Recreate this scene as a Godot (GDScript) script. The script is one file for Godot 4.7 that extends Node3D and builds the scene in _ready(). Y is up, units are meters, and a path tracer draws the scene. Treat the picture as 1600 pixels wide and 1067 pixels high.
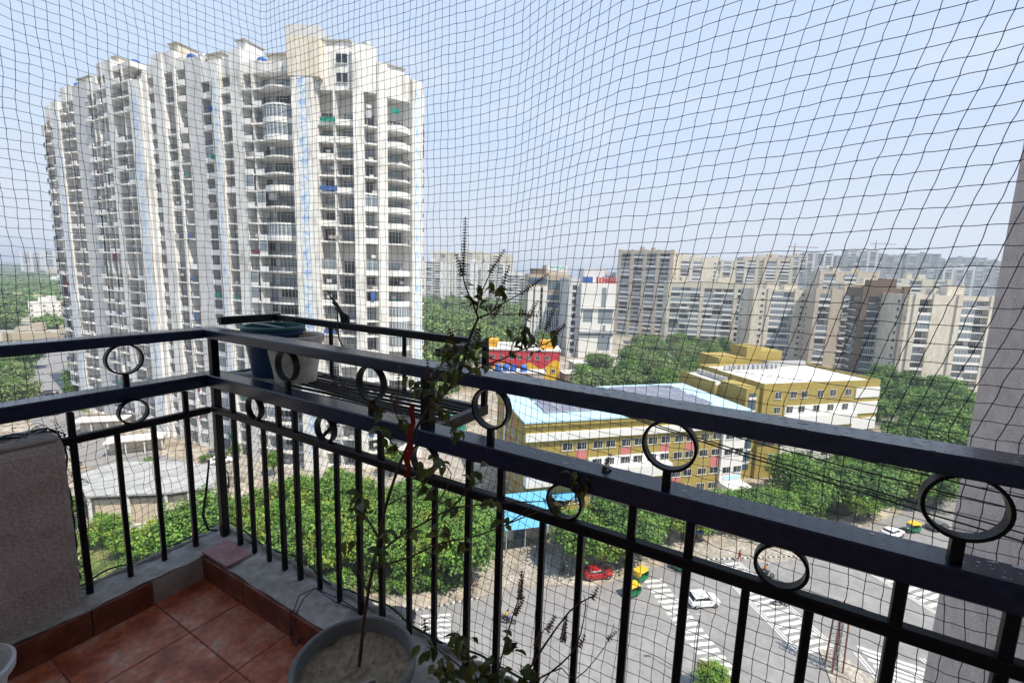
extends Node3D

# Net-screened high-rise balcony looking out over a residential tower, a school and a road junction.
# World: y up, ground at 0, camera at 40 m. Street coordinates are (x, depth) with depth = -z.

const EYE := Vector3(0, 40, 0)
const FLOOR_Y := -1.455          # balcony levels are given relative to the eye
const SILL_Y := -1.34
const RAIL_N := 1.106            # inner face of the front railing, metres out from the eye

var taken := {}
var mat := {}
var rng := RandomNumberGenerator.new()
var balcony_frame := Transform3D()

# ---------------------------------------------------------------- mesh builder
class MB:
	var v := PackedVector3Array()
	var n := PackedVector3Array()
	var c := PackedColorArray()
	var xf := Transform3D()
	var col := Color(1, 1, 1)
	var coloured := false
	func tri(a: Vector3, b: Vector3, d: Vector3) -> void:
		var nn := (d - a).cross(b - a).normalized()
		nn = (xf.basis * nn).normalized()
		v.append(xf * a); v.append(xf * b); v.append(xf * d)
		n.append(nn); n.append(nn); n.append(nn)
		if coloured:
			c.append(col); c.append(col); c.append(col)
	func quad(a: Vector3, b: Vector3, d: Vector3, e: Vector3) -> void:
		tri(a, b, d); tri(a, d, e)
	func smooth(a: Vector3, b: Vector3, d: Vector3, na: Vector3, nb: Vector3, nd: Vector3) -> void:
		v.append(xf * a); v.append(xf * b); v.append(xf * d)
		n.append((xf.basis * na).normalized()); n.append((xf.basis * nb).normalized()); n.append((xf.basis * nd).normalized())
		if coloured:
			c.append(col); c.append(col); c.append(col)
	func box(lo: Vector3, hi: Vector3) -> void:
		var p := [Vector3(lo.x, lo.y, lo.z), Vector3(hi.x, lo.y, lo.z), Vector3(hi.x, hi.y, lo.z), Vector3(lo.x, hi.y, lo.z),
			Vector3(lo.x, lo.y, hi.z), Vector3(hi.x, lo.y, hi.z), Vector3(hi.x, hi.y, hi.z), Vector3(lo.x, hi.y, hi.z)]
		quad(p[4], p[7], p[6], p[5])
		quad(p[1], p[2], p[3], p[0])
		quad(p[5], p[6], p[2], p[1])
		quad(p[0], p[3], p[7], p[4])
		quad(p[7], p[3], p[2], p[6])
		quad(p[0], p[4], p[5], p[1])
	# a box with its long edges chamfered, for things near the eye
	func bevel(lo: Vector3, hi: Vector3, b: float) -> void:
		var s := (hi - lo) * 0.5
		var o := (hi + lo) * 0.5
		b = minf(b, minf(s.x, minf(s.y, s.z)) * 0.6)
		var i := s - Vector3(b, b, b)
		for k in 3:
			var u := (k + 1) % 3
			var w := (k + 2) % 3
			for sg in [-1.0, 1.0]:
				var q := []
				for m in [[-1, -1], [1, -1], [1, 1], [-1, 1]]:
					var p := Vector3()
					p[k] = s[k] * sg; p[u] = i[u] * m[0]; p[w] = i[w] * m[1]
					q.append(o + p)
				if sg > 0: quad(q[0], q[3], q[2], q[1])
				else: quad(q[0], q[1], q[2], q[3])
			for su in [-1.0, 1.0]:
				for sw in [-1.0, 1.0]:
					var e := []
					for sk in [-1.0, 1.0]:
						var p1 := Vector3(); var p2 := Vector3()
						p1[k] = i[k] * sk; p1[u] = s[u] * su; p1[w] = i[w] * sw
						p2[k] = i[k] * sk; p2[u] = i[u] * su; p2[w] = s[w] * sw
						e.append(o + p1); e.append(o + p2)
					if su * sw > 0: quad(e[0], e[2], e[3], e[1])
					else: quad(e[0], e[1], e[3], e[2])
		for sx in [-1.0, 1.0]:
			for sy in [-1.0, 1.0]:
				for sz in [-1.0, 1.0]:
					var a := o + Vector3(s.x * sx, i.y * sy, i.z * sz)
					var bb := o + Vector3(i.x * sx, s.y * sy, i.z * sz)
					var d := o + Vector3(i.x * sx, i.y * sy, s.z * sz)
					if sx * sy * sz > 0: tri(a, d, bb)
					else: tri(a, bb, d)
	# prism over a plan polygon (points in x,z), anticlockwise seen from above or not: both sides are drawn
	func prism(poly: PackedVector2Array, y0: float, y1: float) -> void:
		var ids := Geometry2D.triangulate_polygon(poly)
		var area := 0.0
		for k in poly.size(): area += poly[k].cross(poly[(k + 1) % poly.size()])
		for t in range(0, ids.size(), 3):
			var a := poly[ids[t]]; var b := poly[ids[t + 1]]; var d := poly[ids[t + 2]]
			if (b - a).cross(d - a) < 0.0:
				var w := b
				b = d; d = w
			tri(Vector3(a.x, y1, a.y), Vector3(b.x, y1, b.y), Vector3(d.x, y1, d.y))
			tri(Vector3(a.x, y0, a.y), Vector3(d.x, y0, d.y), Vector3(b.x, y0, b.y))
		for k in poly.size():
			var a := poly[k]; var b := poly[(k + 1) % poly.size()]
			if area > 0.0: quad(Vector3(b.x, y0, b.y), Vector3(b.x, y1, b.y), Vector3(a.x, y1, a.y), Vector3(a.x, y0, a.y))
			else: quad(Vector3(a.x, y0, a.y), Vector3(a.x, y1, a.y), Vector3(b.x, y1, b.y), Vector3(b.x, y0, b.y))
	func tube(pts: PackedVector3Array, rad: Array, sides := 6, caps := true) -> void:
		var rings := []
		var nrm := []
		var up := Vector3(0.13, 0.97, 0.21)
		for k in pts.size():
			var d := (pts[mini(k + 1, pts.size() - 1)] - pts[maxi(k - 1, 0)]).normalized()
			if absf(d.dot(up)) > 0.95: up = Vector3(0.9, 0.1, 0.4)
			var x := d.cross(up).normalized()
			var y := x.cross(d).normalized()
			var r: float = rad[mini(k, rad.size() - 1)]
			var ring := PackedVector3Array(); var rn := PackedVector3Array()
			for s in sides:
				var a := TAU * s / sides
				var e := x * cos(a) + y * sin(a)
				ring.append(pts[k] + e * r); rn.append(e)
			rings.append(ring); nrm.append(rn)
			up = y
		for k in pts.size() - 1:
			for s in sides:
				var t := (s + 1) % sides
				smooth(rings[k][s], rings[k + 1][t], rings[k + 1][s], nrm[k][s], nrm[k + 1][t], nrm[k + 1][s])
				smooth(rings[k][s], rings[k][t], rings[k + 1][t], nrm[k][s], nrm[k][t], nrm[k + 1][t])
		if caps:
			for s in range(1, sides - 1):
				tri(rings[0][0], rings[0][s + 1], rings[0][s])
				var q: PackedVector3Array = rings[-1]
				tri(q[0], q[s], q[s + 1])
	# profile of (radius, y) points turned about the y axis through o
	func lathe(o: Vector3, prof: Array, sides := 32) -> void:
		for k in prof.size() - 1:
			var p: Vector2 = prof[k]; var q: Vector2 = prof[k + 1]
			var d := (q - p).normalized()
			for s in sides:
				var a := TAU * s / sides; var b := TAU * (s + 1) / sides
				var ea := Vector3(cos(a), 0, sin(a)); var eb := Vector3(cos(b), 0, sin(b))
				var na := ea * d.y - Vector3(0, d.x, 0); var nb := eb * d.y - Vector3(0, d.x, 0)
				var A := o + ea * p.x + Vector3(0, p.y, 0); var B := o + eb * p.x + Vector3(0, p.y, 0)
				var C := o + eb * q.x + Vector3(0, q.y, 0); var D := o + ea * q.x + Vector3(0, q.y, 0)
				smooth(A, C, D, na, nb, na)
				smooth(A, B, C, na, nb, nb)
	# flat bar bent to a ring that stands in the plane of u and w, o its centre
	func hoop(o: Vector3, u: Vector3, w: Vector3, r: float, thick: float, wide: float, sides := 28) -> void:
		var ax := u.cross(w).normalized() * wide * 0.5
		for s in sides:
			var a := TAU * s / sides; var b := TAU * (s + 1) / sides
			var ea := u * cos(a) + w * sin(a); var eb := u * cos(b) + w * sin(b)
			var O := [o + ea * r, o + eb * r]
			var I := [o + ea * (r - thick), o + eb * (r - thick)]
			smooth(O[0] - ax, O[0] + ax, O[1] + ax, ea, ea, eb); smooth(O[0] - ax, O[1] + ax, O[1] - ax, ea, eb, eb)
			smooth(I[0] - ax, I[1] + ax, I[0] + ax, -ea, -eb, -ea); smooth(I[0] - ax, I[1] - ax, I[1] + ax, -ea, -eb, -eb)
			quad(O[0] + ax, I[0] + ax, I[1] + ax, O[1] + ax)
			quad(O[0] - ax, O[1] - ax, I[1] - ax, I[0] - ax)
	func into(mesh: ArrayMesh, m: Material) -> ArrayMesh:
		if v.is_empty(): return mesh
		var a := []
		a.resize(Mesh.ARRAY_MAX)
		a[Mesh.ARRAY_VERTEX] = v; a[Mesh.ARRAY_NORMAL] = n
		if coloured: a[Mesh.ARRAY_COLOR] = c
		mesh.add_surface_from_arrays(Mesh.PRIMITIVE_TRIANGLES, a)
		mesh.surface_set_material(mesh.get_surface_count() - 1, m)
		return mesh
	func mesh(m: Material) -> ArrayMesh:
		return into(ArrayMesh.new(), m)

# ---------------------------------------------------------------- naming
func numbered(called: String) -> String:
	var k: int = taken.get(called, 0)
	taken[called] = k + 1
	return called if k == 0 else "%s_%03d" % [called, k]

func tag(o: Node, label: String, category: String, group := "", kind := "") -> Node:
	if label: o.set_meta("label", label)
	if category: o.set_meta("category", category)
	if group: o.set_meta("group", group)
	if kind: o.set_meta("kind", kind)
	return o

func thing(called: String, label: String, category: String, at := Vector3.ZERO, group := "") -> Node3D:
	var o := Node3D.new()
	o.name = numbered(called)
	add_child(o)
	o.position = at
	tag(o, label, category, group)
	return o

func put(called: String, mesh: Mesh, parent: Node, xf := Transform3D()) -> MeshInstance3D:
	var o := MeshInstance3D.new()
	o.name = numbered(called) if parent == self else called
	o.mesh = mesh
	o.transform = xf
	parent.add_child(o, true)
	return o

func shape(called: String, mb: MB, m: Material, parent: Node) -> MeshInstance3D:
	return put(called, mb.mesh(m), parent)

func struct(called: String, mb: MB, m: Material) -> MeshInstance3D:
	var o := shape(called, mb, m, self)
	o.set_meta("kind", "structure")
	return o

func copy(root: Node3D, called: String, at: Vector3, turn: float, size := Vector3.ONE) -> Node3D:
	var r: Node3D = root.duplicate()
	r.name = numbered(called)
	add_child(r)
	r.transform = Transform3D(Basis(Vector3.UP, turn).scaled_local(size), at)
	return r

func street(x: float, depth: float, y := 0.0) -> Vector3:
	return Vector3(x, y, -depth)

# balcony coordinates: s along the front railing (to the right), n outwards, y relative to the eye
func bal(s: float, n: float, y: float) -> Vector3:
	return Vector3(s, y, -n)

func balcony_thing(called: String, label: String, category: String, s: float, n: float, y: float, group := "") -> Node3D:
	var o := thing(called, label, category, Vector3.ZERO, group)
	o.transform = balcony_frame * Transform3D(Basis(), bal(s, n, y))
	return o

# a builder whose vertices are given in balcony coordinates for a thing standing at (s, n, y)
func balcony_mb(s: float, n: float, y: float) -> MB:
	var mb := MB.new()
	mb.xf = Transform3D(Basis(), -bal(s, n, y))
	return mb

# ---------------------------------------------------------------- procedural textures
func noise_image(seed_: int, freq: float, octaves := 4, size := 256, kind := FastNoiseLite.TYPE_SIMPLEX_SMOOTH) -> Image:
	var f := FastNoiseLite.new()
	f.seed = seed_; f.frequency = freq; f.noise_type = kind
	f.fractal_octaves = octaves; f.fractal_type = FastNoiseLite.FRACTAL_FBM
	return f.get_seamless_image(size, size)

func ramp_tex(img: Image, stops: Array, grain: Image = null, grain_amount := 0.0) -> ImageTexture:
	var g := Gradient.new()
	g.offsets = PackedFloat32Array(); g.colors = PackedColorArray()
	var off := PackedFloat32Array(); var cols := PackedColorArray()
	for s in stops:
		off.append(s[0]); cols.append(s[1])
	g.offsets = off; g.colors = cols
	var w := img.get_width(); var h := img.get_height()
	var out := Image.create(w, h, true, Image.FORMAT_RGB8)
	for y in h:
		for x in w:
			var c := g.sample(img.get_pixel(x, y).r)
			if grain != null:
				var k := 1.0 + (grain.get_pixel(x, y).r - 0.5) * grain_amount
				c = Color(c.r * k, c.g * k, c.b * k)
			out.set_pixel(x, y, c)
	out.generate_mipmaps()
	return ImageTexture.create_from_image(out)

func normal_tex(img: Image, strength: float) -> ImageTexture:
	var i := img.duplicate() as Image
	i.convert(Image.FORMAT_RGBA8)
	i.bump_map_to_normal_map(strength)
	i.generate_mipmaps()
	return ImageTexture.create_from_image(i)

# lin: base colour in linear light
func plain(lin: Color, rough := 0.8, metal := 0.0) -> StandardMaterial3D:
	var m := StandardMaterial3D.new()
	m.albedo_color = lin.linear_to_srgb()
	m.roughness = rough
	m.metallic = metal
	return m

func textured(tex: Texture2D, scale: float, rough := 0.8, norm: Texture2D = null, norm_scale := 1.0, world := true) -> StandardMaterial3D:
	var m := StandardMaterial3D.new()
	m.albedo_texture = tex
	m.roughness = rough
	m.uv1_triplanar = true
	m.uv1_world_triplanar = world
	m.uv1_scale = Vector3.ONE * scale
	if norm:
		m.normal_enabled = true
		m.normal_texture = norm
		m.normal_scale = norm_scale
	return m

func sc(r: float, g: float, b: float) -> Color:   # linear base colour as a gradient stop
	return Color(r, g, b).linear_to_srgb()

# ---------------------------------------------------------------- camera, sky, sun
func make_camera_and_light() -> void:
	var cam := Camera3D.new()
	cam.name = "camera"
	add_child(cam)
	cam.transform = Transform3D(Basis(Vector3.RIGHT, deg_to_rad(-8.4)) * Basis(Vector3.BACK, deg_to_rad(1.9)), EYE)
	cam.fov = 73.75
	cam.near = 0.05
	cam.far = 12000.0
	cam.current = true

	var env := Environment.new()
	env.background_mode = Environment.BG_SKY
	var sky := Sky.new()
	var pano := PanoramaSkyMaterial.new()
	pano.panorama = ImageTexture.create_from_image(sky_image())
	sky.sky_material = pano
	env.sky = sky
	env.tonemap_mode = Environment.TONE_MAPPER_LINEAR
	env.tonemap_exposure = 1.32
	env.sdfgi_enabled = true
	env.ssao_enabled = true
	env.ssil_enabled = true
	env.fog_enabled = true
	env.fog_density = 0.00038
	env.fog_light_color = Color(0.84, 0.89, 0.96)
	var we := WorldEnvironment.new()
	we.name = "environment"
	we.environment = env
	add_child(we)

	var sun := DirectionalLight3D.new()
	sun.name = "sun"
	sun.light_energy = 1.6
	sun.light_color = Color(1.0, 0.955, 0.88)
	sun.light_angular_distance = 0.5
	sun.shadow_enabled = true
	add_child(sun)
	# high midday sun, off to the right and a little behind the viewer
	var az := deg_to_rad(129.0)
	var el := deg_to_rad(58.0)
	var towards := Vector3(sin(az) * cos(el), sin(el), -cos(az) * cos(el))
	sun.transform = Transform3D(Basis.looking_at(-towards, Vector3(0, 0, 1)), Vector3(0, 120, 0))

func sky_image() -> Image:
	var w := 1024
	var h := 512
	var img := Image.create(w, h, false, Image.FORMAT_RGBF)
	var f := FastNoiseLite.new()
	f.seed = 11; f.frequency = 1.6; f.fractal_octaves = 5
	var zen := Color(0.36, 0.50, 0.74)
	var mid := Color(0.50, 0.61, 0.775)
	var hor := Color(0.62, 0.665, 0.74)
	for y in h:
		var el := (0.5 - (y + 0.5) / h) * PI
		for x in w:
			var az := ((x + 0.5) / w - 0.5) * TAU
			var t := clampf(sin(el), 0.0, 1.0)
			var c := hor.lerp(mid, smoothstep(0.0, 0.30, t)).lerp(zen, smoothstep(0.25, 1.0, t))
			if el < 0.0: c = hor
			else:
				var d := Vector3(sin(az) * cos(el), sin(el), -cos(az) * cos(el))
				var q := Vector3(d.x, d.y * 2.4, d.z) * 2.0
				var cl := smoothstep(0.16, 0.62, f.get_noise_3dv(q)) * 0.22
				var e := Vector2((az + 0.035) * 5.5, (el - 0.475) * 8.0)
				cl = maxf(cl, exp(-e.length_squared() * 2.2) * clampf(0.8 + f.get_noise_3dv(q * 4.0), 0.0, 1.0))
				e = Vector2((az - 0.36) * 9.0, (el - 0.29) * 18.0)
				cl = maxf(cl, 0.45 * exp(-e.length_squared() * 2.0) * clampf(0.8 + f.get_noise_3dv(q * 4.0), 0.0, 1.0))
				c = c.lerp(Color(0.76, 0.77, 0.79), cl * smoothstep(0.02, 0.15, t))
			img.set_pixel(x, y, c)
	return img

# ---------------------------------------------------------------- materials
func make_materials() -> void:
	var fine := noise_image(3, 0.06, 4)
	var coarse := noise_image(5, 0.012, 5)
	var pebble := noise_image(9, 0.11, 3)
	var streak := noise_image(21, 0.02, 4)
	# stucco of the balcony's own building
	mat.stucco = textured(ramp_tex(coarse, [[0.1, sc(0.37, 0.315, 0.305)], [0.5, sc(0.45, 0.39, 0.38)], [0.9, sc(0.50, 0.44, 0.43)]], pebble, 0.28), 2.6, 0.92, normal_tex(pebble, 5.0), 0.55)
	mat.cement = textured(ramp_tex(coarse, [[0.0, sc(0.19, 0.175, 0.165)], [0.3, sc(0.34, 0.32, 0.30)], [0.7, sc(0.40, 0.375, 0.355)], [1.0, sc(0.48, 0.455, 0.43)]], fine, 0.25), 1.4, 0.92, normal_tex(fine, 3.0), 0.4)
	mat.tiles = []
	for k in 4:
		var im := noise_image(40 + k, 0.011, 5)
		mat.tiles.append(textured(ramp_tex(im, [[0.15, sc(0.34, 0.080, 0.036)], [0.42, sc(0.52, 0.145, 0.070)], [0.62, sc(0.56, 0.195, 0.115)], [0.85, sc(0.60, 0.31, 0.23)]], fine, 0.3), 2.0, 0.42, normal_tex(fine, 1.2), 0.5))
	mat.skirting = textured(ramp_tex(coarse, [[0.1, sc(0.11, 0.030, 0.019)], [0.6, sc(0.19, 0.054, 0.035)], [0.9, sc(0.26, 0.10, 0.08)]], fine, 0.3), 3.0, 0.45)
	mat.loose_tile = textured(ramp_tex(coarse, [[0.1, sc(0.30, 0.15, 0.15)], [0.9, sc(0.40, 0.22, 0.215)]], fine, 0.3), 3.0, 0.5)
	mat.grout = plain(Color(0.20, 0.125, 0.095), 0.95)
	mat.plaster = plain(Color(0.80, 0.79, 0.77), 0.9)
	# black enamel on the railing, sky reflection tinted navy into its rails, tops flecked with droppings and chips
	var flecks := noise_image(77, 0.045, 3)
	mat.paint = textured(ramp_tex(fine, [[0.0, sc(0.006, 0.0065, 0.009)], [1.0, sc(0.013, 0.014, 0.018)]]), 6.0, 0.38, normal_tex(fine, 2.0), 0.35)
	mat.paint.metallic_specular = 0.3
	mat.enamel = textured(ramp_tex(flecks, [[0.0, sc(0.010, 0.017, 0.046)], [1.0, sc(0.016, 0.025, 0.062)]], fine, 0.4), 2.3, 0.24, normal_tex(fine, 1.2), 0.16)
	mat.enamel.clearcoat_enabled = true
	mat.enamel.metallic_specular = 0.42
	mat.enamel.clearcoat = 0.22
	mat.enamel.clearcoat_roughness = 0.22
	mat.dropping = plain(Color(0.80, 0.80, 0.78), 0.95)
	mat.net = plain(Color(0.018, 0.018, 0.045), 0.6)
	mat.rope_green = plain(Color(0.012, 0.045, 0.035), 0.7)
	mat.wire = plain(Color(0.02, 0.016, 0.014), 0.6)
	mat.purple_wire = plain(Color(0.035, 0.025, 0.09), 0.5)
	mat.pot_grey = textured(ramp_tex(coarse, [[0.0, sc(0.15, 0.16, 0.17)], [1.0, sc(0.22, 0.23, 0.24)]], fine, 0.25), 4.0, 0.55)
	mat.soil = textured(ramp_tex(fine, [[0.1, sc(0.24, 0.195, 0.14)], [0.5, sc(0.33, 0.275, 0.205)], [0.9, sc(0.39, 0.335, 0.26)]], coarse, 0.3), 3.0, 0.98, normal_tex(fine, 2.0), 0.3)
	mat.bucket_blue = plain(Color(0.012, 0.045, 0.13), 0.42)
	mat.bucket_teal = plain(Color(0.006, 0.085, 0.085), 0.42)
	mat.pot_white = textured(ramp_tex(coarse, [[0.0, sc(0.36, 0.30, 0.25)], [0.35, sc(0.52, 0.48, 0.43)], [0.8, sc(0.60, 0.57, 0.53)]], fine, 0.35), 5.0, 0.7)
	mat.white_plastic = plain(Color(0.62, 0.64, 0.66), 0.4)
	mat.red_cloth = textured(ramp_tex(fine, [[0.0, sc(0.20, 0.012, 0.012)], [1.0, sc(0.34, 0.022, 0.018)]]), 12.0, 0.9)
	mat.gold = plain(Color(0.75, 0.55, 0.18), 0.4, 0.5)
	mat.bark = textured(ramp_tex(fine, [[0.0, sc(0.045, 0.03, 0.022)], [1.0, sc(0.13, 0.095, 0.07)]]), 9.0, 0.9)
	mat.stem = plain(Color(0.075, 0.042, 0.026), 0.8)
	mat.leaf_near = []
	for c in [Color(0.055, 0.085, 0.018), Color(0.085, 0.115, 0.022), Color(0.135, 0.135, 0.028), Color(0.040, 0.070, 0.020)]:
		var m := plain(c, 0.5)
		m.backlight_enabled = true
		m.backlight = Color(0.22, 0.26, 0.05)
		m.cull_mode = BaseMaterial3D.CULL_DISABLED
		mat.leaf_near.append(m)
	mat.seed = plain(Color(0.15, 0.075, 0.045), 0.9)
	# foliage far below: leaf colours are vertex colours
	mat.foliage = plain(Color(1, 1, 1), 0.6)
	mat.foliage.vertex_color_use_as_albedo = true
	mat.foliage.backlight_enabled = true
	mat.foliage.backlight = Color(0.55, 0.62, 0.16)
	mat.foliage.cull_mode = BaseMaterial3D.CULL_DISABLED
	mat.paintwork = plain(Color(1, 1, 1), 0.8)
	mat.paintwork.vertex_color_use_as_albedo = true
	# street level
	mat.ground = textured(ramp_tex(coarse, [[0.1, sc(0.19, 0.165, 0.13)], [0.5, sc(0.30, 0.265, 0.215)], [0.9, sc(0.38, 0.345, 0.295)]], fine, 0.5), 0.035, 0.95)
	mat.country = textured(ramp_tex(coarse, [[0.2, sc(0.075, 0.115, 0.040)], [0.5, sc(0.11, 0.15, 0.065)], [0.65, sc(0.20, 0.20, 0.14)], [0.85, sc(0.29, 0.27, 0.22)]], fine, 0.5), 0.006, 0.95)
	mat.asphalt = textured(ramp_tex(coarse, [[0.1, sc(0.205, 0.203, 0.206)], [0.5, sc(0.225, 0.223, 0.226)], [0.9, sc(0.25, 0.247, 0.245)]], fine, 0.14), 0.05, 0.9)
	mat.road_paint = textured(ramp_tex(fine, [[0.2, sc(0.25, 0.25, 0.25)], [0.38, sc(0.46, 0.46, 0.455)], [0.55, sc(0.64, 0.64, 0.63)], [1.0, sc(0.72, 0.72, 0.71)]]), 0.55, 0.85)
	mat.pavement = textured(ramp_tex(coarse, [[0.1, sc(0.25, 0.225, 0.19)], [0.9, sc(0.37, 0.345, 0.31)]], fine, 0.5), 0.12, 0.95)
	mat.lawn = textured(ramp_tex(coarse, [[0.1, sc(0.065, 0.10, 0.025)], [0.5, sc(0.105, 0.145, 0.035)], [0.9, sc(0.19, 0.18, 0.08)]], fine, 0.7), 0.09, 0.95)
	mat.kerb_white = plain(Color(0.55, 0.55, 0.53), 0.85)
	mat.kerb_dark = plain(Color(0.10, 0.10, 0.10), 0.85)
	# buildings
	mat.white_wall = textured(ramp_tex(streak, [[0.0, sc(0.36, 0.35, 0.335)], [0.25, sc(0.56, 0.55, 0.535)], [0.45, sc(0.70, 0.695, 0.68)], [1.0, sc(0.78, 0.775, 0.765)]], fine, 0.16), 0.05, 0.88)
	mat.white_wall.uv1_scale = Vector3(0.09, 0.022, 0.09)
	mat.grey_wall = textured(ramp_tex(streak, [[0.0, sc(0.48, 0.48, 0.49)], [1.0, sc(0.62, 0.625, 0.64)]], fine, 0.16), 0.05, 0.88)
	mat.grey_wall.uv1_scale = Vector3(0.09, 0.022, 0.09)
	mat.cream_wall = textured(ramp_tex(streak, [[0.0, sc(0.50, 0.46, 0.37)], [1.0, sc(0.66, 0.62, 0.52)]], fine, 0.16), 0.05, 0.88)
	mat.cream_wall.uv1_scale = Vector3(0.09, 0.022, 0.09)
	mat.beige_wall = textured(ramp_tex(streak, [[0.0, sc(0.46, 0.40, 0.315)], [1.0, sc(0.60, 0.53, 0.43)]], fine, 0.16), 0.05, 0.88)
	mat.beige_wall.uv1_scale = Vector3(0.09, 0.022, 0.09)
	mat.ivory_wall = textured(ramp_tex(streak, [[0.0, sc(0.54, 0.49, 0.41)], [1.0, sc(0.72, 0.67, 0.58)]], fine, 0.16), 0.05, 0.88)
	mat.ivory_wall.uv1_scale = Vector3(0.09, 0.022, 0.09)
	mat.tan_wall = plain(Color(0.40, 0.345, 0.265), 0.9)
	mat.brown_wall = plain(Color(0.16, 0.115, 0.085), 0.9)
	mat.blue_stripe = textured(ramp_tex(streak, [[0.2, sc(0.32, 0.46, 0.70)], [0.4, sc(0.50, 0.61, 0.75)], [0.6, sc(0.62, 0.68, 0.75)], [1.0, sc(0.70, 0.72, 0.75)]], fine, 0.2), 0.1, 0.85)
	mat.slab = plain(Color(0.76, 0.755, 0.745), 0.88)
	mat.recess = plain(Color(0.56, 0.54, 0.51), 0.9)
	mat.concrete = plain(Color(0.27, 0.28, 0.30), 0.9)
	mat.iron = plain(Color(0.055, 0.058, 0.065), 0.6)
	mat.frame = plain(Color(0.60, 0.60, 0.59), 0.6)
	mat.glass = plain(Color(0.035, 0.042, 0.052), 0.12)
	mat.glass_blue = plain(Color(0.06, 0.11, 0.15), 0.10)
	mat.glass_pale = plain(Color(0.20, 0.24, 0.28), 0.2)
	mat.olive = textured(ramp_tex(streak, [[0.0, sc(0.30, 0.23, 0.058)], [1.0, sc(0.365, 0.285, 0.078)]], fine, 0.12), 0.08, 0.88)
	mat.pink = plain(Color(0.50, 0.17, 0.16), 0.88)
	mat.school_white = plain(Color(0.70, 0.70, 0.69), 0.88)
	mat.roof_white = textured(ramp_tex(coarse, [[0.0, sc(0.50, 0.49, 0.47)], [0.5, sc(0.70, 0.69, 0.68)], [1.0, sc(0.76, 0.755, 0.75)]], fine, 0.2), 0.06, 0.9)
	mat.roof_blue = plain(Color(0.40, 0.61, 0.74), 0.6)
	mat.tin_blue = plain(Color(0.13, 0.42, 0.68), 0.5)
	mat.solar = plain(Color(0.15, 0.16, 0.22), 0.35)  # base lightened to imitate the sky mirrored in the panels
	mat.solar_frame = plain(Color(0.55, 0.56, 0.58), 0.4, 0.4)
	mat.red_wall = plain(Color(0.50, 0.035, 0.045), 0.85)
	mat.yellow_wall = plain(Color(0.68, 0.42, 0.012), 0.85)
	mat.orange_wall = plain(Color(0.62, 0.32, 0.015), 0.85)
	mat.tank_blue = plain(Color(0.02, 0.12, 0.50), 0.5)
	mat.sheet_grey = textured(ramp_tex(coarse, [[0.0, sc(0.28, 0.29, 0.30)], [1.0, sc(0.42, 0.43, 0.44)]], fine, 0.2), 0.1, 0.6)
	mat.tarp_green = plain(Color(0.012, 0.24, 0.18), 0.8)
	mat.tarp_blue = plain(Color(0.03, 0.10, 0.36), 0.8)
	mat.tyre = plain(Color(0.018, 0.018, 0.018), 0.85)
	mat.rim = plain(Color(0.38, 0.38, 0.40), 0.35, 0.7)
	mat.car_white = plain(Color(0.74, 0.75, 0.76), 0.25)
	mat.car_grey = plain(Color(0.13, 0.14, 0.15), 0.3)
	mat.car_red = plain(Color(0.33, 0.02, 0.02), 0.3)
	mat.car_black = plain(Color(0.02, 0.022, 0.03), 0.25)
	mat.lamp_red = plain(Color(0.40, 0.02, 0.02), 0.3)
	mat.lamp_clear = plain(Color(0.70, 0.70, 0.68), 0.15)
	mat.auto_green = plain(Color(0.01, 0.13, 0.06), 0.45)
	mat.auto_yellow = plain(Color(0.62, 0.42, 0.02), 0.6)
	mat.rust = plain(Color(0.20, 0.075, 0.045), 0.8)
	mat.galvanised = plain(Color(0.42, 0.43, 0.44), 0.5, 0.4)
	mat.sign_teal = plain(Color(0.03, 0.36, 0.40), 0.6)
	mat.sign_red = plain(Color(0.45, 0.05, 0.05), 0.6)
	mat.tent_orange = plain(Color(0.62, 0.22, 0.10), 0.8)
	mat.tent_blue = plain(Color(0.12, 0.42, 0.66), 0.8)

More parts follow.
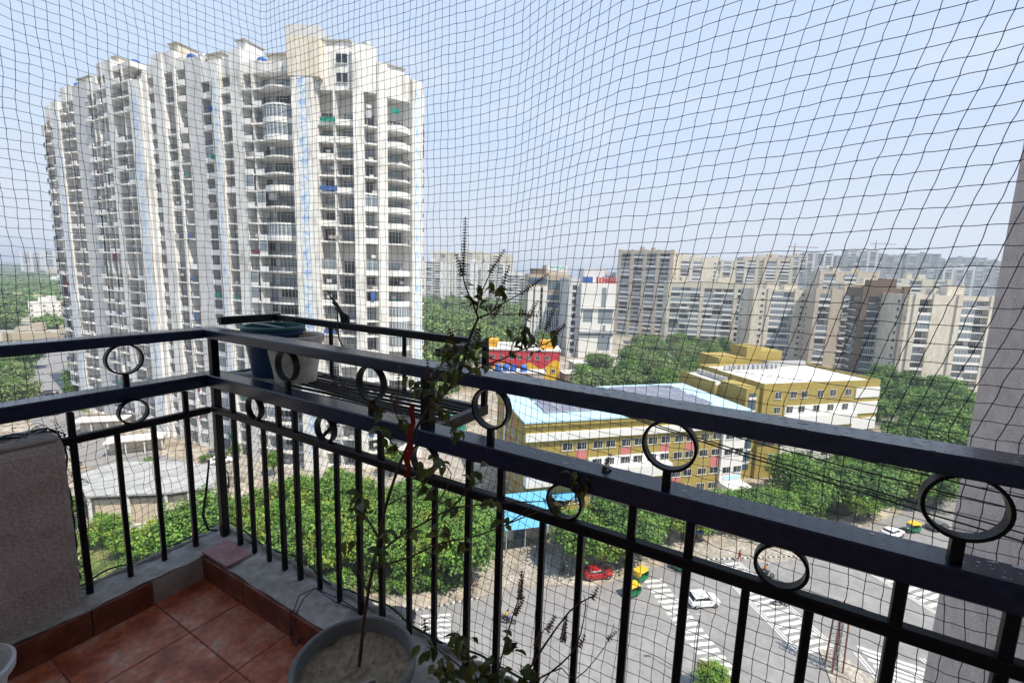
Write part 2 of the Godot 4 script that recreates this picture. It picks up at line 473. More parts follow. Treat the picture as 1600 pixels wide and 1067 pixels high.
# ---------------------------------------------------------------- the balcony itself
func make_balcony_shell() -> void:
	# floor: a grout bed with one mesh per tile
	var f := MB.new()
	f.box(bal(-2.3, 1.0, FLOOR_Y - 0.15), bal(0.9, -1.4, FLOOR_Y - 0.004))
	var bed := struct("balcony_floor", f, mat.grout)
	bed.transform = balcony_frame
	var sx := [-2.19, -1.89, -1.56, -1.23, -0.90, -0.57, -0.24, 0.09, 0.42, 0.75, 0.9]
	var nx := [0.985, 0.78, 0.45, 0.12, -0.21, -0.54, -0.87, -1.2, -1.4]
	var k := 0
	for i in sx.size() - 1:
		for j in nx.size() - 1:
			var m := MB.new()
			m.bevel(bal(sx[i] + 0.0016, nx[j] - 0.0016, FLOOR_Y - 0.012), bal(sx[i + 1] - 0.0016, nx[j + 1] + 0.0016, FLOOR_Y + rng.randf_range(-0.0006, 0.0008)), 0.002)
			shape("tile", m, mat.tiles[(k * 7 + j * 3) % 4], bed)
			k += 1

	# low cement kerb that carries the railing, with its red skirting tiles
	var sill := balcony_thing("balcony_kerb", "low grey cement kerb under the black railing, faced with red skirting tiles", "kerb", -2.27, 1.06, FLOOR_Y - 0.15)
	var o := [-2.27, 1.06, FLOOR_Y - 0.15]
	for part in [[-2.35, 0.9, 0.985, 1.16], [-2.35, -2.185, -1.4, 0.985]]:
		var mb := balcony_mb(o[0], o[1], o[2])
		# cast by hand: the top is a grid with a little unevenness
		var na := maxi(2, int((part[1] - part[0]) / 0.04))
		var nb := maxi(2, int((part[3] - part[2]) / 0.04))
		for a in na:
			for b in nb:
				var q := []
				for e in [[0, 0], [0, 1], [1, 1], [1, 0]]:
					var s: float = lerpf(part[0], part[1], float(a + e[0]) / na)
					var n: float = lerpf(part[2], part[3], float(b + e[1]) / nb)
					q.append(bal(s, n, SILL_Y + 0.0035 * sin(s * 31.0 + n * 17.0) + 0.003 * sin(n * 53.0 - s * 23.0)))
				mb.quad(q[0], q[1], q[2], q[3])
		mb.box(bal(part[0], part[3], FLOOR_Y - 0.15), bal(part[1], part[2], SILL_Y - 0.008))
		shape("kerb_body", mb, mat.cement, sill)
	# ragged outer lip of mortar
	for e in [[Vector2(-2.36, 1.165), Vector2(0.9, 1.165)], [Vector2(-2.355, 0.57), Vector2(-2.355, 1.16)]]:
		var mb := balcony_mb(o[0], o[1], o[2])
		var pts := PackedVector3Array(); var rad := []
		var L: float = (e[1] - e[0]).length()
		for q in int(L / 0.02) + 1:
			var p: Vector2 = e[0].lerp(e[1], q * 0.02 / L)
			pts.append(bal(p.x, p.y, SILL_Y - 0.002 + rng.randf_range(-0.004, 0.006)))
			rad.append(rng.randf_range(0.010, 0.019))
		mb.tube(pts, rad, 6)
		shape("mortar_lip", mb, mat.cement, sill)
	# skirting
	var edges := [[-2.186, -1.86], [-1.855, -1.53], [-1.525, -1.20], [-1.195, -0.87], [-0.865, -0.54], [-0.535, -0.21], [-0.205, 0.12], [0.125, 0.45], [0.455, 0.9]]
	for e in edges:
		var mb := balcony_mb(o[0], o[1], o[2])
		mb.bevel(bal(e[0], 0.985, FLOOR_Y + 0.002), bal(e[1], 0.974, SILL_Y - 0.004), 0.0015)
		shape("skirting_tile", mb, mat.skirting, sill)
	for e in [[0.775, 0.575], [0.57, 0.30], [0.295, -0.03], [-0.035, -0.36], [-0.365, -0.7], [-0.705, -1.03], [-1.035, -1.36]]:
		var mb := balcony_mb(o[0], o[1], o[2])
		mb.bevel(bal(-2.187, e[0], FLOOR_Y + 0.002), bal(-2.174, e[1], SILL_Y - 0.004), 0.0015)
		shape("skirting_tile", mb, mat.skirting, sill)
	var lt := balcony_thing("loose_tile", "dusty mauve floor tile lying on the kerb in the balcony corner", "tile", -2.1, 1.04, SILL_Y + 0.004)
	var tm := MB.new()
	tm.bevel(Vector3(-0.105, 0, -0.058), Vector3(0.105, 0.011, 0.058), 0.002)
	shape("tile_body", tm, mat.loose_tile, lt)

	# parapet on the left: rough stucco with a rounded cement top
	var par := balcony_thing("balcony_parapet", "waist-high rough grey-brown stucco parapet wall at the left edge", "wall", -2.33, -0.4, SILL_Y)
	var pm := balcony_mb(-2.33, -0.4, SILL_Y)
	var prof := [Vector2(-2.245, -1.36), Vector2(-2.245, -0.70), Vector2(-2.252, -0.676), Vector2(-2.272, -0.662), Vector2(-2.42, -0.66), Vector2(-2.43, -0.69), Vector2(-2.43, -1.36)]
	var cuts := [-1.4, 0.555, 0.57]
	for q in prof.size() - 1:
		var a: Vector2 = prof[q]; var b: Vector2 = prof[q + 1]
		for w in 2:
			var in0 := 0.0
			var in1 := 0.012 if w == 1 else 0.0
			var c0 := Vector2(-2.33, -0.9)
			var A0 := bal(a.x, cuts[w], a.y); var B0 := bal(b.x, cuts[w], b.y)
			var a1 := a.move_toward(c0, in1); var b1 := b.move_toward(c0, in1)
			pm.quad(A0, B0, bal(b1.x, cuts[w + 1], b1.y), bal(a1.x, cuts[w + 1], a1.y))
	for q in range(1, prof.size() - 1):
		var c0 := Vector2(-2.33, -0.9)
		var p0: Vector2 = prof[0].move_toward(c0, 0.012); var p1: Vector2 = prof[q].move_toward(c0, 0.012); var p2: Vector2 = prof[q + 1].move_toward(c0, 0.012)
		pm.tri(bal(p0.x, 0.57, p0.y), bal(p1.x, 0.57, p1.y), bal(p2.x, 0.57, p2.y))
	shape("wall_body", pm, mat.stucco, par)
	var cop := balcony_mb(-2.33, -0.4, SILL_Y)
	cop.bevel(bal(-2.425, 0.562, -0.664), bal(-2.252, -1.4, -0.650), 0.006)
	shape("coping", cop, mat.cement, par)

	# the rest of the flat: wall behind, slab overhead, and the wing that closes the right
	var back := MB.new()
	back.box(bal(-2.43, -1.4, -40.0), bal(7.0, -12.0, 22.0))
	back.box(bal(-2.43, 0.95, -40.0), bal(0.9, -1.4, FLOOR_Y - 0.16))
	var bw := struct("wall_behind", back, mat.plaster)
	bw.transform = balcony_frame
	var ceil_ := MB.new()
	ceil_.box(bal(-2.46, 1.5, 1.4), bal(0.9, -1.4, 1.55))
	var cw := struct("ceiling", ceil_, mat.plaster)
	cw.transform = balcony_frame
	var wing := balcony_thing("building_wing", "tall grey-mauve stucco side wall of the building at the right edge", "wall", 3.9, 1.0, -40.0)
	var wm := balcony_mb(3.9, 1.0, -40.0)
	wm.bevel(bal(0.9, 3.083, -40.0), bal(7.0, -1.39, 22.0), 0.02)
	shape("wall_body", wm, mat.stucco, wing)

func make_railing() -> void:
	var o := [-2.29, 1.13, SILL_Y]
	var r := balcony_thing("balcony_railing", "black painted iron balcony railing with rings between its top rails", "railing", o[0], o[1], o[2])
	var bars := [
		["top_rail", bal(-2.395, 1.195, -0.345), bal(0.9, 1.106, -0.303), true],
		["top_rail", bal(-2.395, 1.105, -0.345), bal(-2.305, -1.4, -0.303), true],
		["middle_rail", bal(-2.395, 1.19, -0.580), bal(0.9, 1.106, -0.520), true],
		["middle_rail", bal(-2.395, 1.105, -0.580), bal(-2.305, -1.4, -0.520), true],
		["lower_bar", bal(-2.30, 1.135, -0.703), bal(0.9, 1.104, -0.672), false],
		["lower_bar", bal(-2.31, 1.10, -0.703), bal(-2.28, 0.575, -0.672), false]]
	for b in bars:
		var lo := Vector3(minf(b[1].x, b[2].x), minf(b[1].y, b[2].y), minf(b[1].z, b[2].z))
		var hi := Vector3(maxf(b[1].x, b[2].x), maxf(b[1].y, b[2].y), maxf(b[1].z, b[2].z))
		var mb := balcony_mb(o[0], o[1], o[2])
		mb.bevel(lo, hi, 0.004)
		shape(b[0], mb, mat.enamel if b[3] else mat.paint, r)
		if b[3]: droppings(r, lo, hi, o)
	# posts and balusters: two full ones, then two short ones under a ring
	var full := [-2.13, -1.78, -1.67, -1.293, -1.176, -0.786, -0.668, -0.267, -0.126, 0.272, 0.43, 0.80]
	var short := [-2.012, -1.896, -1.54, -1.417, -1.04, -0.925, -0.522, -0.404, 0.005, 0.129, 0.56, 0.68]
	var spots := []
	for s in full: spots.append([s, 1.12, -0.578])
	for s in short: spots.append([s, 1.12, -0.690])
	for n in [0.608, 1.0]: spots.append([-2.295, n, -0.578])
	for n in [0.743, 0.870]: spots.append([-2.295, n, -0.690])
	for p in spots:
		var mb := balcony_mb(o[0], o[1], o[2])
		var h := 0.0105 if p[2] > -0.6 else 0.0092
		mb.bevel(bal(p[0] - h, p[1] + h, SILL_Y - 0.02), bal(p[0] + h, p[1] - h, p[2]), 0.003)
		shape("baluster", mb, mat.paint, r)
	for p in [[-2.283, 1.128, SILL_Y - 0.02, -0.344, 0.017], [-0.98, 1.145, -0.525, -0.344, 0.019]]:
		var mb := balcony_mb(o[0], o[1], o[2])
		mb.bevel(bal(p[0] - p[4], p[1] + p[4], p[2]), bal(p[0] + p[4], p[1] - p[4], p[3]), 0.003)
		shape("post", mb, mat.paint, r)
	for s in [-1.728, -1.236, -0.720, -0.194, 0.345]:
		var mb := balcony_mb(o[0], o[1], o[2])
		mb.hoop(bal(s, 1.135, -0.405), Vector3.RIGHT, Vector3.UP, 0.066, 0.007, 0.026, 36)
		shape("ring", mb, mat.paint, r)
		var st := balcony_mb(o[0], o[1], o[2])
		st.bevel(bal(s - 0.010, 1.145, -0.524), bal(s + 0.010, 1.125, -0.468), 0.002)
		shape("ring_stub", st, mat.paint, r)
	for s in [-1.955, -1.478, -0.972, -0.458, 0.067, 0.62]:
		var mb := balcony_mb(o[0], o[1], o[2])
		mb.hoop(bal(s, 1.122, -0.624), Vector3.RIGHT, Vector3.UP, 0.054, 0.007, 0.025, 36)
		shape("ring", mb, mat.paint, r)
	var mb2 := balcony_mb(o[0], o[1], o[2])
	mb2.hoop(bal(-2.34, 0.805, -0.405), Vector3.BACK, Vector3.UP, 0.066, 0.007, 0.026, 36)
	shape("ring", mb2, mat.paint, r)
	mb2 = balcony_mb(o[0], o[1], o[2])
	mb2.bevel(bal(-2.35, 0.815, -0.524), bal(-2.33, 0.795, -0.468), 0.002)
	shape("ring_stub", mb2, mat.paint, r)
	mb2 = balcony_mb(o[0], o[1], o[2])
	mb2.hoop(bal(-2.297, 0.805, -0.624), Vector3.BACK, Vector3.UP, 0.054, 0.007, 0.025, 36)
	shape("ring", mb2, mat.paint, r)

# dried bird droppings and chips on top of a rail, thickest towards its near end
func droppings(rail: Node3D, lo: Vector3, hi: Vector3, o: Array) -> void:
	var mb := balcony_mb(o[0], o[1], o[2])
	var along := 0 if hi.x - lo.x > 1.0 else 2
	for k in 170:
		var t := pow(rng.randf(), 0.45)
		var c := Vector3(rng.randf_range(lo.x + 0.008, hi.x - 0.008), hi.y + 0.0007, rng.randf_range(lo.z + 0.008, hi.z - 0.008))
		c[along] = lerpf(lo[along] + 0.02, hi[along] - 0.02, t)
		var r := 0.0012 * pow(5.0, rng.randf() * rng.randf() * 1.2)
		var n := 7
		var ring := []
		var stretch := rng.randf_range(1.0, 2.6)
		for q in n:
			var a := TAU * q / n
			var rr := r * rng.randf_range(0.6, 1.25)
			ring.append(c + Vector3(cos(a) * rr * stretch, 0, sin(a) * rr))
		for q in n: mb.tri(c, ring[q], ring[(q + 1) % n])
	var d := shape("droppings", mb, mat.dropping, rail)
	d.set_meta("kind", "stuff")

func make_rack() -> void:
	var o := [-1.64, 1.34, -0.54]
	var r := balcony_thing("plant_rack", "black iron plant rack bolted outside the railing near the corner", "rack", o[0], o[1], o[2])
	var bars := [
		["rack_rail", -2.33, 1.47, -0.29, -0.97, 1.50, -0.258], ["rack_rail", -2.35, 1.19, -0.29, -2.32, 1.50, -0.252],
		["rack_rail", -0.99, 1.19, -0.285, -0.965, 1.49, -0.258],
		["rack_base_bar", -2.33, 1.47, -0.555, -0.97, 1.50, -0.53], ["rack_base_bar", -2.35, 1.19, -0.555, -2.32, 1.50, -0.53],
		["rack_base_bar", -1.0, 1.15, -0.565, -0.965, 1.50, -0.525],
		["rack_post", -2.345, 1.475, -0.55, -2.32, 1.50, -0.28], ["rack_post", -1.91, 1.48, -0.55, -1.893, 1.497, -0.28],
		["rack_post", -1.42, 1.48, -0.55, -1.403, 1.497, -0.28], ["rack_post", -0.99, 1.475, -0.55, -0.968, 1.50, -0.28]]
	for b in bars:
		var mb := balcony_mb(o[0], o[1], o[2])
		mb.bevel(Vector3(b[1], b[3], -b[5]), Vector3(b[4], b[6], -b[2]), 0.003)
		shape(b[0], mb, mat.paint, r)
	for k in 8:
		var n := 1.215 + k * 0.034
		var mb := balcony_mb(o[0], o[1], o[2])
		var pts := PackedVector3Array()
		for q in 9: pts.append(bal(lerpf(-2.33, -0.97, q / 8.0), n, -0.537 - 0.006 * sin(q * 0.8 + k)))
		mb.tube(pts, [0.0065], 6)
		shape("rod", mb, mat.paint, r)
	var br := balcony_mb(o[0], o[1], o[2])
	br.tube(PackedVector3Array([bal(-1.62, 1.48, -0.545), bal(-1.62, 1.17, -0.74)]), [0.011], 4)
	shape("brace", br, mat.paint, r)

	# what stands on the rack
	var b := balcony_thing("bucket", "dark blue plastic bucket with a teal bucket nested inside, on the rack", "bucket", -2.13, 1.335, -0.53)
	var bm := MB.new()
	bm.lathe(Vector3.ZERO, [Vector2(0.0, 0.004), Vector2(0.096, 0.004), Vector2(0.10, 0.0), Vector2(0.133, 0.205), Vector2(0.147, 0.208), Vector2(0.147, 0.222), Vector2(0.138, 0.226), Vector2(0.132, 0.222), Vector2(0.098, 0.012), Vector2(0.0, 0.012)], 40)
	shape("body", bm, mat.bucket_blue, b)
	bm = MB.new()
	bm.lathe(Vector3.ZERO, [Vector2(0.108, 0.14), Vector2(0.126, 0.222), Vector2(0.143, 0.229), Vector2(0.143, 0.242), Vector2(0.135, 0.246), Vector2(0.128, 0.242), Vector2(0.110, 0.12), Vector2(0.0, 0.118)], 40)
	shape("inner_bucket", bm, mat.bucket_teal, b)
	bm = MB.new()
	var hp := PackedVector3Array()
	for q in 13:
		var a := PI * q / 12.0
		hp.append(Vector3(cos(a) * 0.132, 0.235 + sin(a) * 0.018, sin(a) * 0.06))
	bm.tube(hp, [0.0035], 5)
	shape("handle", bm, mat.galvanised, b)
	var w := balcony_thing("white_pot", "weathered white plastic flower pot beside the blue bucket", "pot", -1.93, 1.31, -0.53)
	bm = MB.new()
	bm.lathe(Vector3.ZERO, [Vector2(0.0, 0.004), Vector2(0.084, 0.004), Vector2(0.09, 0.0), Vector2(0.096, 0.05), Vector2(0.112, 0.13), Vector2(0.118, 0.185), Vector2(0.128, 0.188), Vector2(0.13, 0.215), Vector2(0.124, 0.22), Vector2(0.113, 0.212), Vector2(0.107, 0.15), Vector2(0.0, 0.148)], 40)
	shape("body", bm, mat.pot_white, w)
	bm = MB.new()
	bm.lathe(Vector3(0, 0.17, 0), [Vector2(0.113, 0.0), Vector2(0.06, 0.012), Vector2(0.0, 0.016)], 24)
	shape("soil", bm, mat.soil, w)
	var cl := balcony_thing("floor_cloth", "crumpled grey rag under the blue bucket on the rack", "cloth", -2.13, 1.335, -0.536)
	bm = MB.new()
	var g := 14
	for i in g:
		for j in g:
			var q := []
			for e in [[0, 0], [0, 1], [1, 1], [1, 0]]:
				var x := (float(i + e[0]) / g - 0.5) * 0.36
				var z := (float(j + e[1]) / g - 0.5) * 0.30
				q.append(Vector3(x + 0.012 * sin(z * 40.0), 0.004 + 0.005 * sin(x * 60.0 + z * 35.0) * sin(z * 47.0) - 0.10 * maxf(0, absf(x) - 0.165), z + 0.01 * sin(x * 33.0)))
			bm.quad(q[0], q[3], q[2], q[1])
	shape("rag", bm, mat.cement, cl)
	# tangle of string
	var tg := balcony_thing("string_tangle", "tangled dark purple string lying on the rack rods", "string", -1.72, 1.40, -0.53)
	bm = MB.new()
	for k in 7:
		var pts := PackedVector3Array()
		var p := Vector3(rng.randf_range(-0.11, 0.11), 0.006, rng.randf_range(-0.05, 0.05))
		var a := rng.randf() * TAU
		for q in 16:
			pts.append(p)
			a += rng.randf_range(-1.1, 1.1)
			p += Vector3(cos(a), rng.randf_range(-0.25, 0.3), sin(a) * 0.6) * 0.016
			p.y = clampf(p.y, 0.003, 0.035)
		bm.tube(pts, [0.0022], 4)
	shape("string", bm, mat.purple_wire, tg)
	# bundle of black cable tied to the outer rail, sticking up
	var cb := balcony_thing("cable_bundle", "folded black cable tied upright to the outer rail of the rack", "cable", -1.79, 1.49, -0.26)
	for k in 3:
		bm = MB.new()
		var top := bal(-0.115 + 0.02 * k, 0.0, 0.125 - 0.03 * k)
		bm.tube(PackedVector3Array([bal(0.02 * k - 0.03, 0.006, -0.03), bal(-0.03 + 0.012 * k, 0.008 * k, 0.03), top * 0.6 + bal(0.006, 0, 0.012), top]), [0.006, 0.0085, 0.007, 0.005], 6)
		shape("cable", bm, mat.wire, cb)
	bm = MB.new()
	bm.tube(PackedVector3Array([bal(-0.06, 0, 0.06), bal(-0.035, -0.02, -0.01), bal(-0.005, -0.04, -0.07), bal(0.05, -0.06, -0.11), bal(0.10, -0.07, -0.125)]), [0.004], 5)
	shape("loose_end", bm, mat.wire, cb)
	# clothes lines from the rack to the wing
	var ends := [[-0.97, 1.49, -0.33, 0.9, 1.46, -0.49], [-0.97, 1.49, -0.35, 0.9, 1.52, -0.545], [-0.97, 1.49, -0.37, 0.9, 1.55, -0.615], [-0.97, 1.42, -0.34, 0.9, 1.36, -0.575]]
	var lab := ["topmost dark clothes line stretched outside the railing", "second dark clothes line from the top outside the railing", "lowest dark clothes line stretched outside the railing", "inner dark clothes line running close behind the railing"]
	for k in ends.size():
		var e: Array = ends[k]
		var ln := balcony_thing("clothes_line", lab[k], "clothes line", e[0], e[1], e[2], "clothes lines outside the railing")
		bm = balcony_mb(e[0], e[1], e[2])
		var pts := PackedVector3Array()
		for q in 25:
			var t := q / 24.0
			pts.append(bal(lerpf(e[0], e[3], t), lerpf(e[1], e[4], t), lerpf(e[2], e[5], t) - 0.10 * t * (1.0 - t) + 0.0012 * sin(q * 2.3 + k)))
		bm.tube(pts, [0.0022], 5)
		shape("line", bm, mat.wire, ln)

# ---------------------------------------------------------------- bird net
func net_plan(t: float) -> Vector2:      # arc length -> (s, n) of the net's plan line
	var pts := [Vector2(-2.435, -1.4), Vector2(-2.435, 1.16), Vector2(-2.36, 1.50), Vector2(-0.93, 1.515), Vector2(-0.55, 1.34), Vector2(0.88, 1.26)]
	for k in pts.size() - 1:
		var a: Vector2 = pts[k]; var b: Vector2 = pts[k + 1]
		var L := a.distance_to(b)
		if t <= L or k == pts.size() - 2: return a + (b - a) * (t / L)
		t -= L
	return pts[-1]

func net_point(t: float, y: float, f: FastNoiseLite) -> Vector3:
	var p := net_plan(t)
	# below the rails the net is drawn in to the kerb
	var low := smoothstep(-0.50, -1.30, y)
	var tuck := p
	if p.y > 1.16: tuck.y = 1.175
	if p.x < -2.36: tuck.x = -2.372
	p = p.lerp(tuck, low)
	var s := p.x
	var n := p.y
	# stretched sideways towards the upper right corner
	var k := clampf((s + 1.15) * 0.22, 0.0, 0.42)
	if t > 2.9: s += k * (y + 0.30) * 0.9 if y > -0.3 else 0.0
	var yy := y + clampf(s + 1.1, 0.0, 2.0) * 0.055 * smoothstep(-0.3, 0.3, y)
	# slack: gentle everywhere, loose in the lower left
	var loose := 1.0 + 2.2 * smoothstep(-0.45, -0.75, y) * (1.0 if t < 2.9 else 0.35)
	var a := (0.005 if t < 2.9 else 0.0032) * loose
	s += f.get_noise_3d(t * 60.0, y * 60.0, 0.0) * a * 1.3
	yy += f.get_noise_3d(t * 60.0, y * 60.0, 100.0) * a * 1.3
	n += f.get_noise_3d(t * 25.0, y * 25.0, 200.0) * a * 3.0
	return bal(s, n, yy)

func make_net() -> void:
	var f := FastNoiseLite.new()
	f.seed = 4; f.frequency = 0.12; f.fractal_octaves = 2
	var o := [-1.64, 1.40, SILL_Y]
	var net := balcony_thing("bird_net", "dark knotted bird net stretched over the whole balcony opening", "net", o[0], o[1], o[2])
	var c := 0.0345
	var rows := int((1.40 - SILL_Y) / c) + 1
	var cols := int(5.92 / c)
	var first := int(1.4 / c)                       # nothing of it shows further back than this
	var P := []
	for i in cols + 1:
		var col := PackedVector3Array()
		for j in rows + 1:
			col.append(net_point(i * c, minf(SILL_Y + j * c, 1.40), f))
		P.append(col)
	var across := balcony_mb(o[0], o[1], o[2])
	var down := balcony_mb(o[0], o[1], o[2])
	var knots := balcony_mb(o[0], o[1], o[2])
	var r := 0.00095
	for i in range(first, cols + 1):
		for j in rows + 1:
			var p: Vector3 = P[i][j]
			if i < cols:
				var q: Vector3 = P[i + 1][j]
				strand(across, p, q, r, Vector3(0, rng.randf_range(-0.0022, 0.0018), rng.randf_range(-0.002, 0.002)))
			if j < rows:
				var q2: Vector3 = P[i][j + 1]
				var e: Vector3 = (P[mini(i + 1, cols)][j] - P[maxi(i - 1, 0)][j]).normalized()
				strand(down, p, q2, r, e * rng.randf_range(-0.002, 0.002))
			var k := r * rng.randf_range(1.9, 2.7)
			var d := [Vector3(k, 0, 0), Vector3(0, 0, k), Vector3(-k, 0, 0), Vector3(0, 0, -k)]
			for m in 4:
				knots.tri(p + Vector3(0, k, 0), p + d[m], p + d[(m + 1) % 4])
				knots.tri(p - Vector3(0, k, 0), p + d[(m + 1) % 4], p + d[m])
	shape("cross_strands", across, mat.net, net)
	shape("hanging_strands", down, mat.net, net)
	shape("knots", knots, mat.net, net)
	# border rope along the kerb, green
	for e in [[1.4, 2.56, "border_rope"], [2.56, 5.85, "border_rope"]]:
		var mb := balcony_mb(o[0], o[1], o[2])
		var pts := PackedVector3Array()
		var q := 0
		while e[0] + q * 0.03 <= e[1]:
			var p := net_point(e[0] + q * 0.03, SILL_Y, f)
			pts.append(p + Vector3(0, 0.012 + 0.004 * sin(q * 0.9), 0.012 * sin(q * 0.35)))
			q += 1
		mb.tube(pts, [0.0042], 5)
		shape(e[2], mb, mat.rope_green, net)
	# surplus net bunched on and beside the parapet
	var bunch := balcony_thing("bunched_net", "tangled surplus net bunched along the parapet top and its end", "net", -2.36, 0.4, -0.66)
	var bm := balcony_mb(-2.36, 0.4, -0.66)
	for k in 150:
		var on_top := k < 70
		var p := bal(rng.randf_range(-2.42, -2.33), rng.randf_range(-0.2, 0.58), -0.655) if on_top else bal(rng.randf_range(-2.40, -2.31), rng.randf_range(0.575, 0.625), rng.randf_range(-1.33, -0.66))
		var pts := PackedVector3Array()
		var d := Vector3(rng.randf_range(-0.4, 0.4), rng.randf_range(-0.2, 0.2), rng.randf_range(-1, 1)) if on_top else Vector3(rng.randf_range(-0.5, 0.5), rng.randf_range(-1, 1), rng.randf_range(-0.5, 0.5))
		for q in 8:
			pts.append(p)
			d = (d + Vector3(rng.randf_range(-1, 1), rng.randf_range(-1, 1), rng.randf_range(-1, 1)) * 0.7).normalized()
			p += d * 0.014
			if on_top: p.y = clampf(p.y, -0.657, -0.63)
			else:
				p.z = clampf(p.z, -0.645, -0.573)
				p.y = maxf(p.y, SILL_Y + 0.004)
		bm.tube(pts, [0.0012], 3, false)
	shape("net_tangle", bm, mat.net, bunch)
	bm = balcony_mb(-2.36, 0.4, -0.66)
	for k in 3:
		var pts := PackedVector3Array()
		for q in 30:
			pts.append(bal(-2.36 + 0.02 * sin(q * 0.7 + k * 2.0), -0.2 + q * 0.0262, -0.648 + 0.006 * sin(q * 1.3 + k)))
		for q in 14:
			pts.append(bal(-2.35 + 0.015 * sin(q * 0.9 + k), 0.585 + 0.012 * sin(q * 0.8 + k * 1.7), -0.67 - q * 0.047))
		bm.tube(pts, [0.0035], 5)
	shape("rope", bm, mat.rope_green, bunch)
	# slack rope end by the corner post
	bm = balcony_mb(-2.36, 0.4, -0.66)
	bm.tube(PackedVector3Array([bal(-2.33, 1.10, -0.95), bal(-2.325, 1.075, -1.10), bal(-2.33, 1.055, -1.22), bal(-2.32, 1.07, -1.30), bal(-2.32, 1.11, -1.325)]), [0.004, 0.006, 0.007, 0.006, 0.004], 6)
	shape("rope", bm, mat.rope_green, bunch)
	# loose string on the kerb
	var st := balcony_thing("loose_string", "loop of purple string hanging over the kerb by the grey pot", "string", -1.45, 1.05, SILL_Y)
	for k in 2:
		bm = balcony_mb(-1.45, 1.05, SILL_Y)
		bm.tube(PackedVector3Array([bal(-1.30 + 0.02 * k, 1.12, SILL_Y + 0.006), bal(-1.42, 1.12 - 0.02 * k, SILL_Y + 0.008), bal(-1.53, 1.09, SILL_Y + 0.030), bal(-1.55 + 0.03 * k, 1.03, SILL_Y + 0.028), bal(-1.52 + 0.02 * k, 0.985, SILL_Y + 0.006), bal(-1.515 + 0.02 * k, 0.966, SILL_Y - 0.03), bal(-1.50, 0.955, SILL_Y - 0.085), bal(-1.47 + 0.01 * k, 0.95, SILL_Y - 0.098), bal(-1.44, 0.958, SILL_Y - 0.06)]), [0.0022], 5)
		shape("string", bm, mat.purple_wire, st)

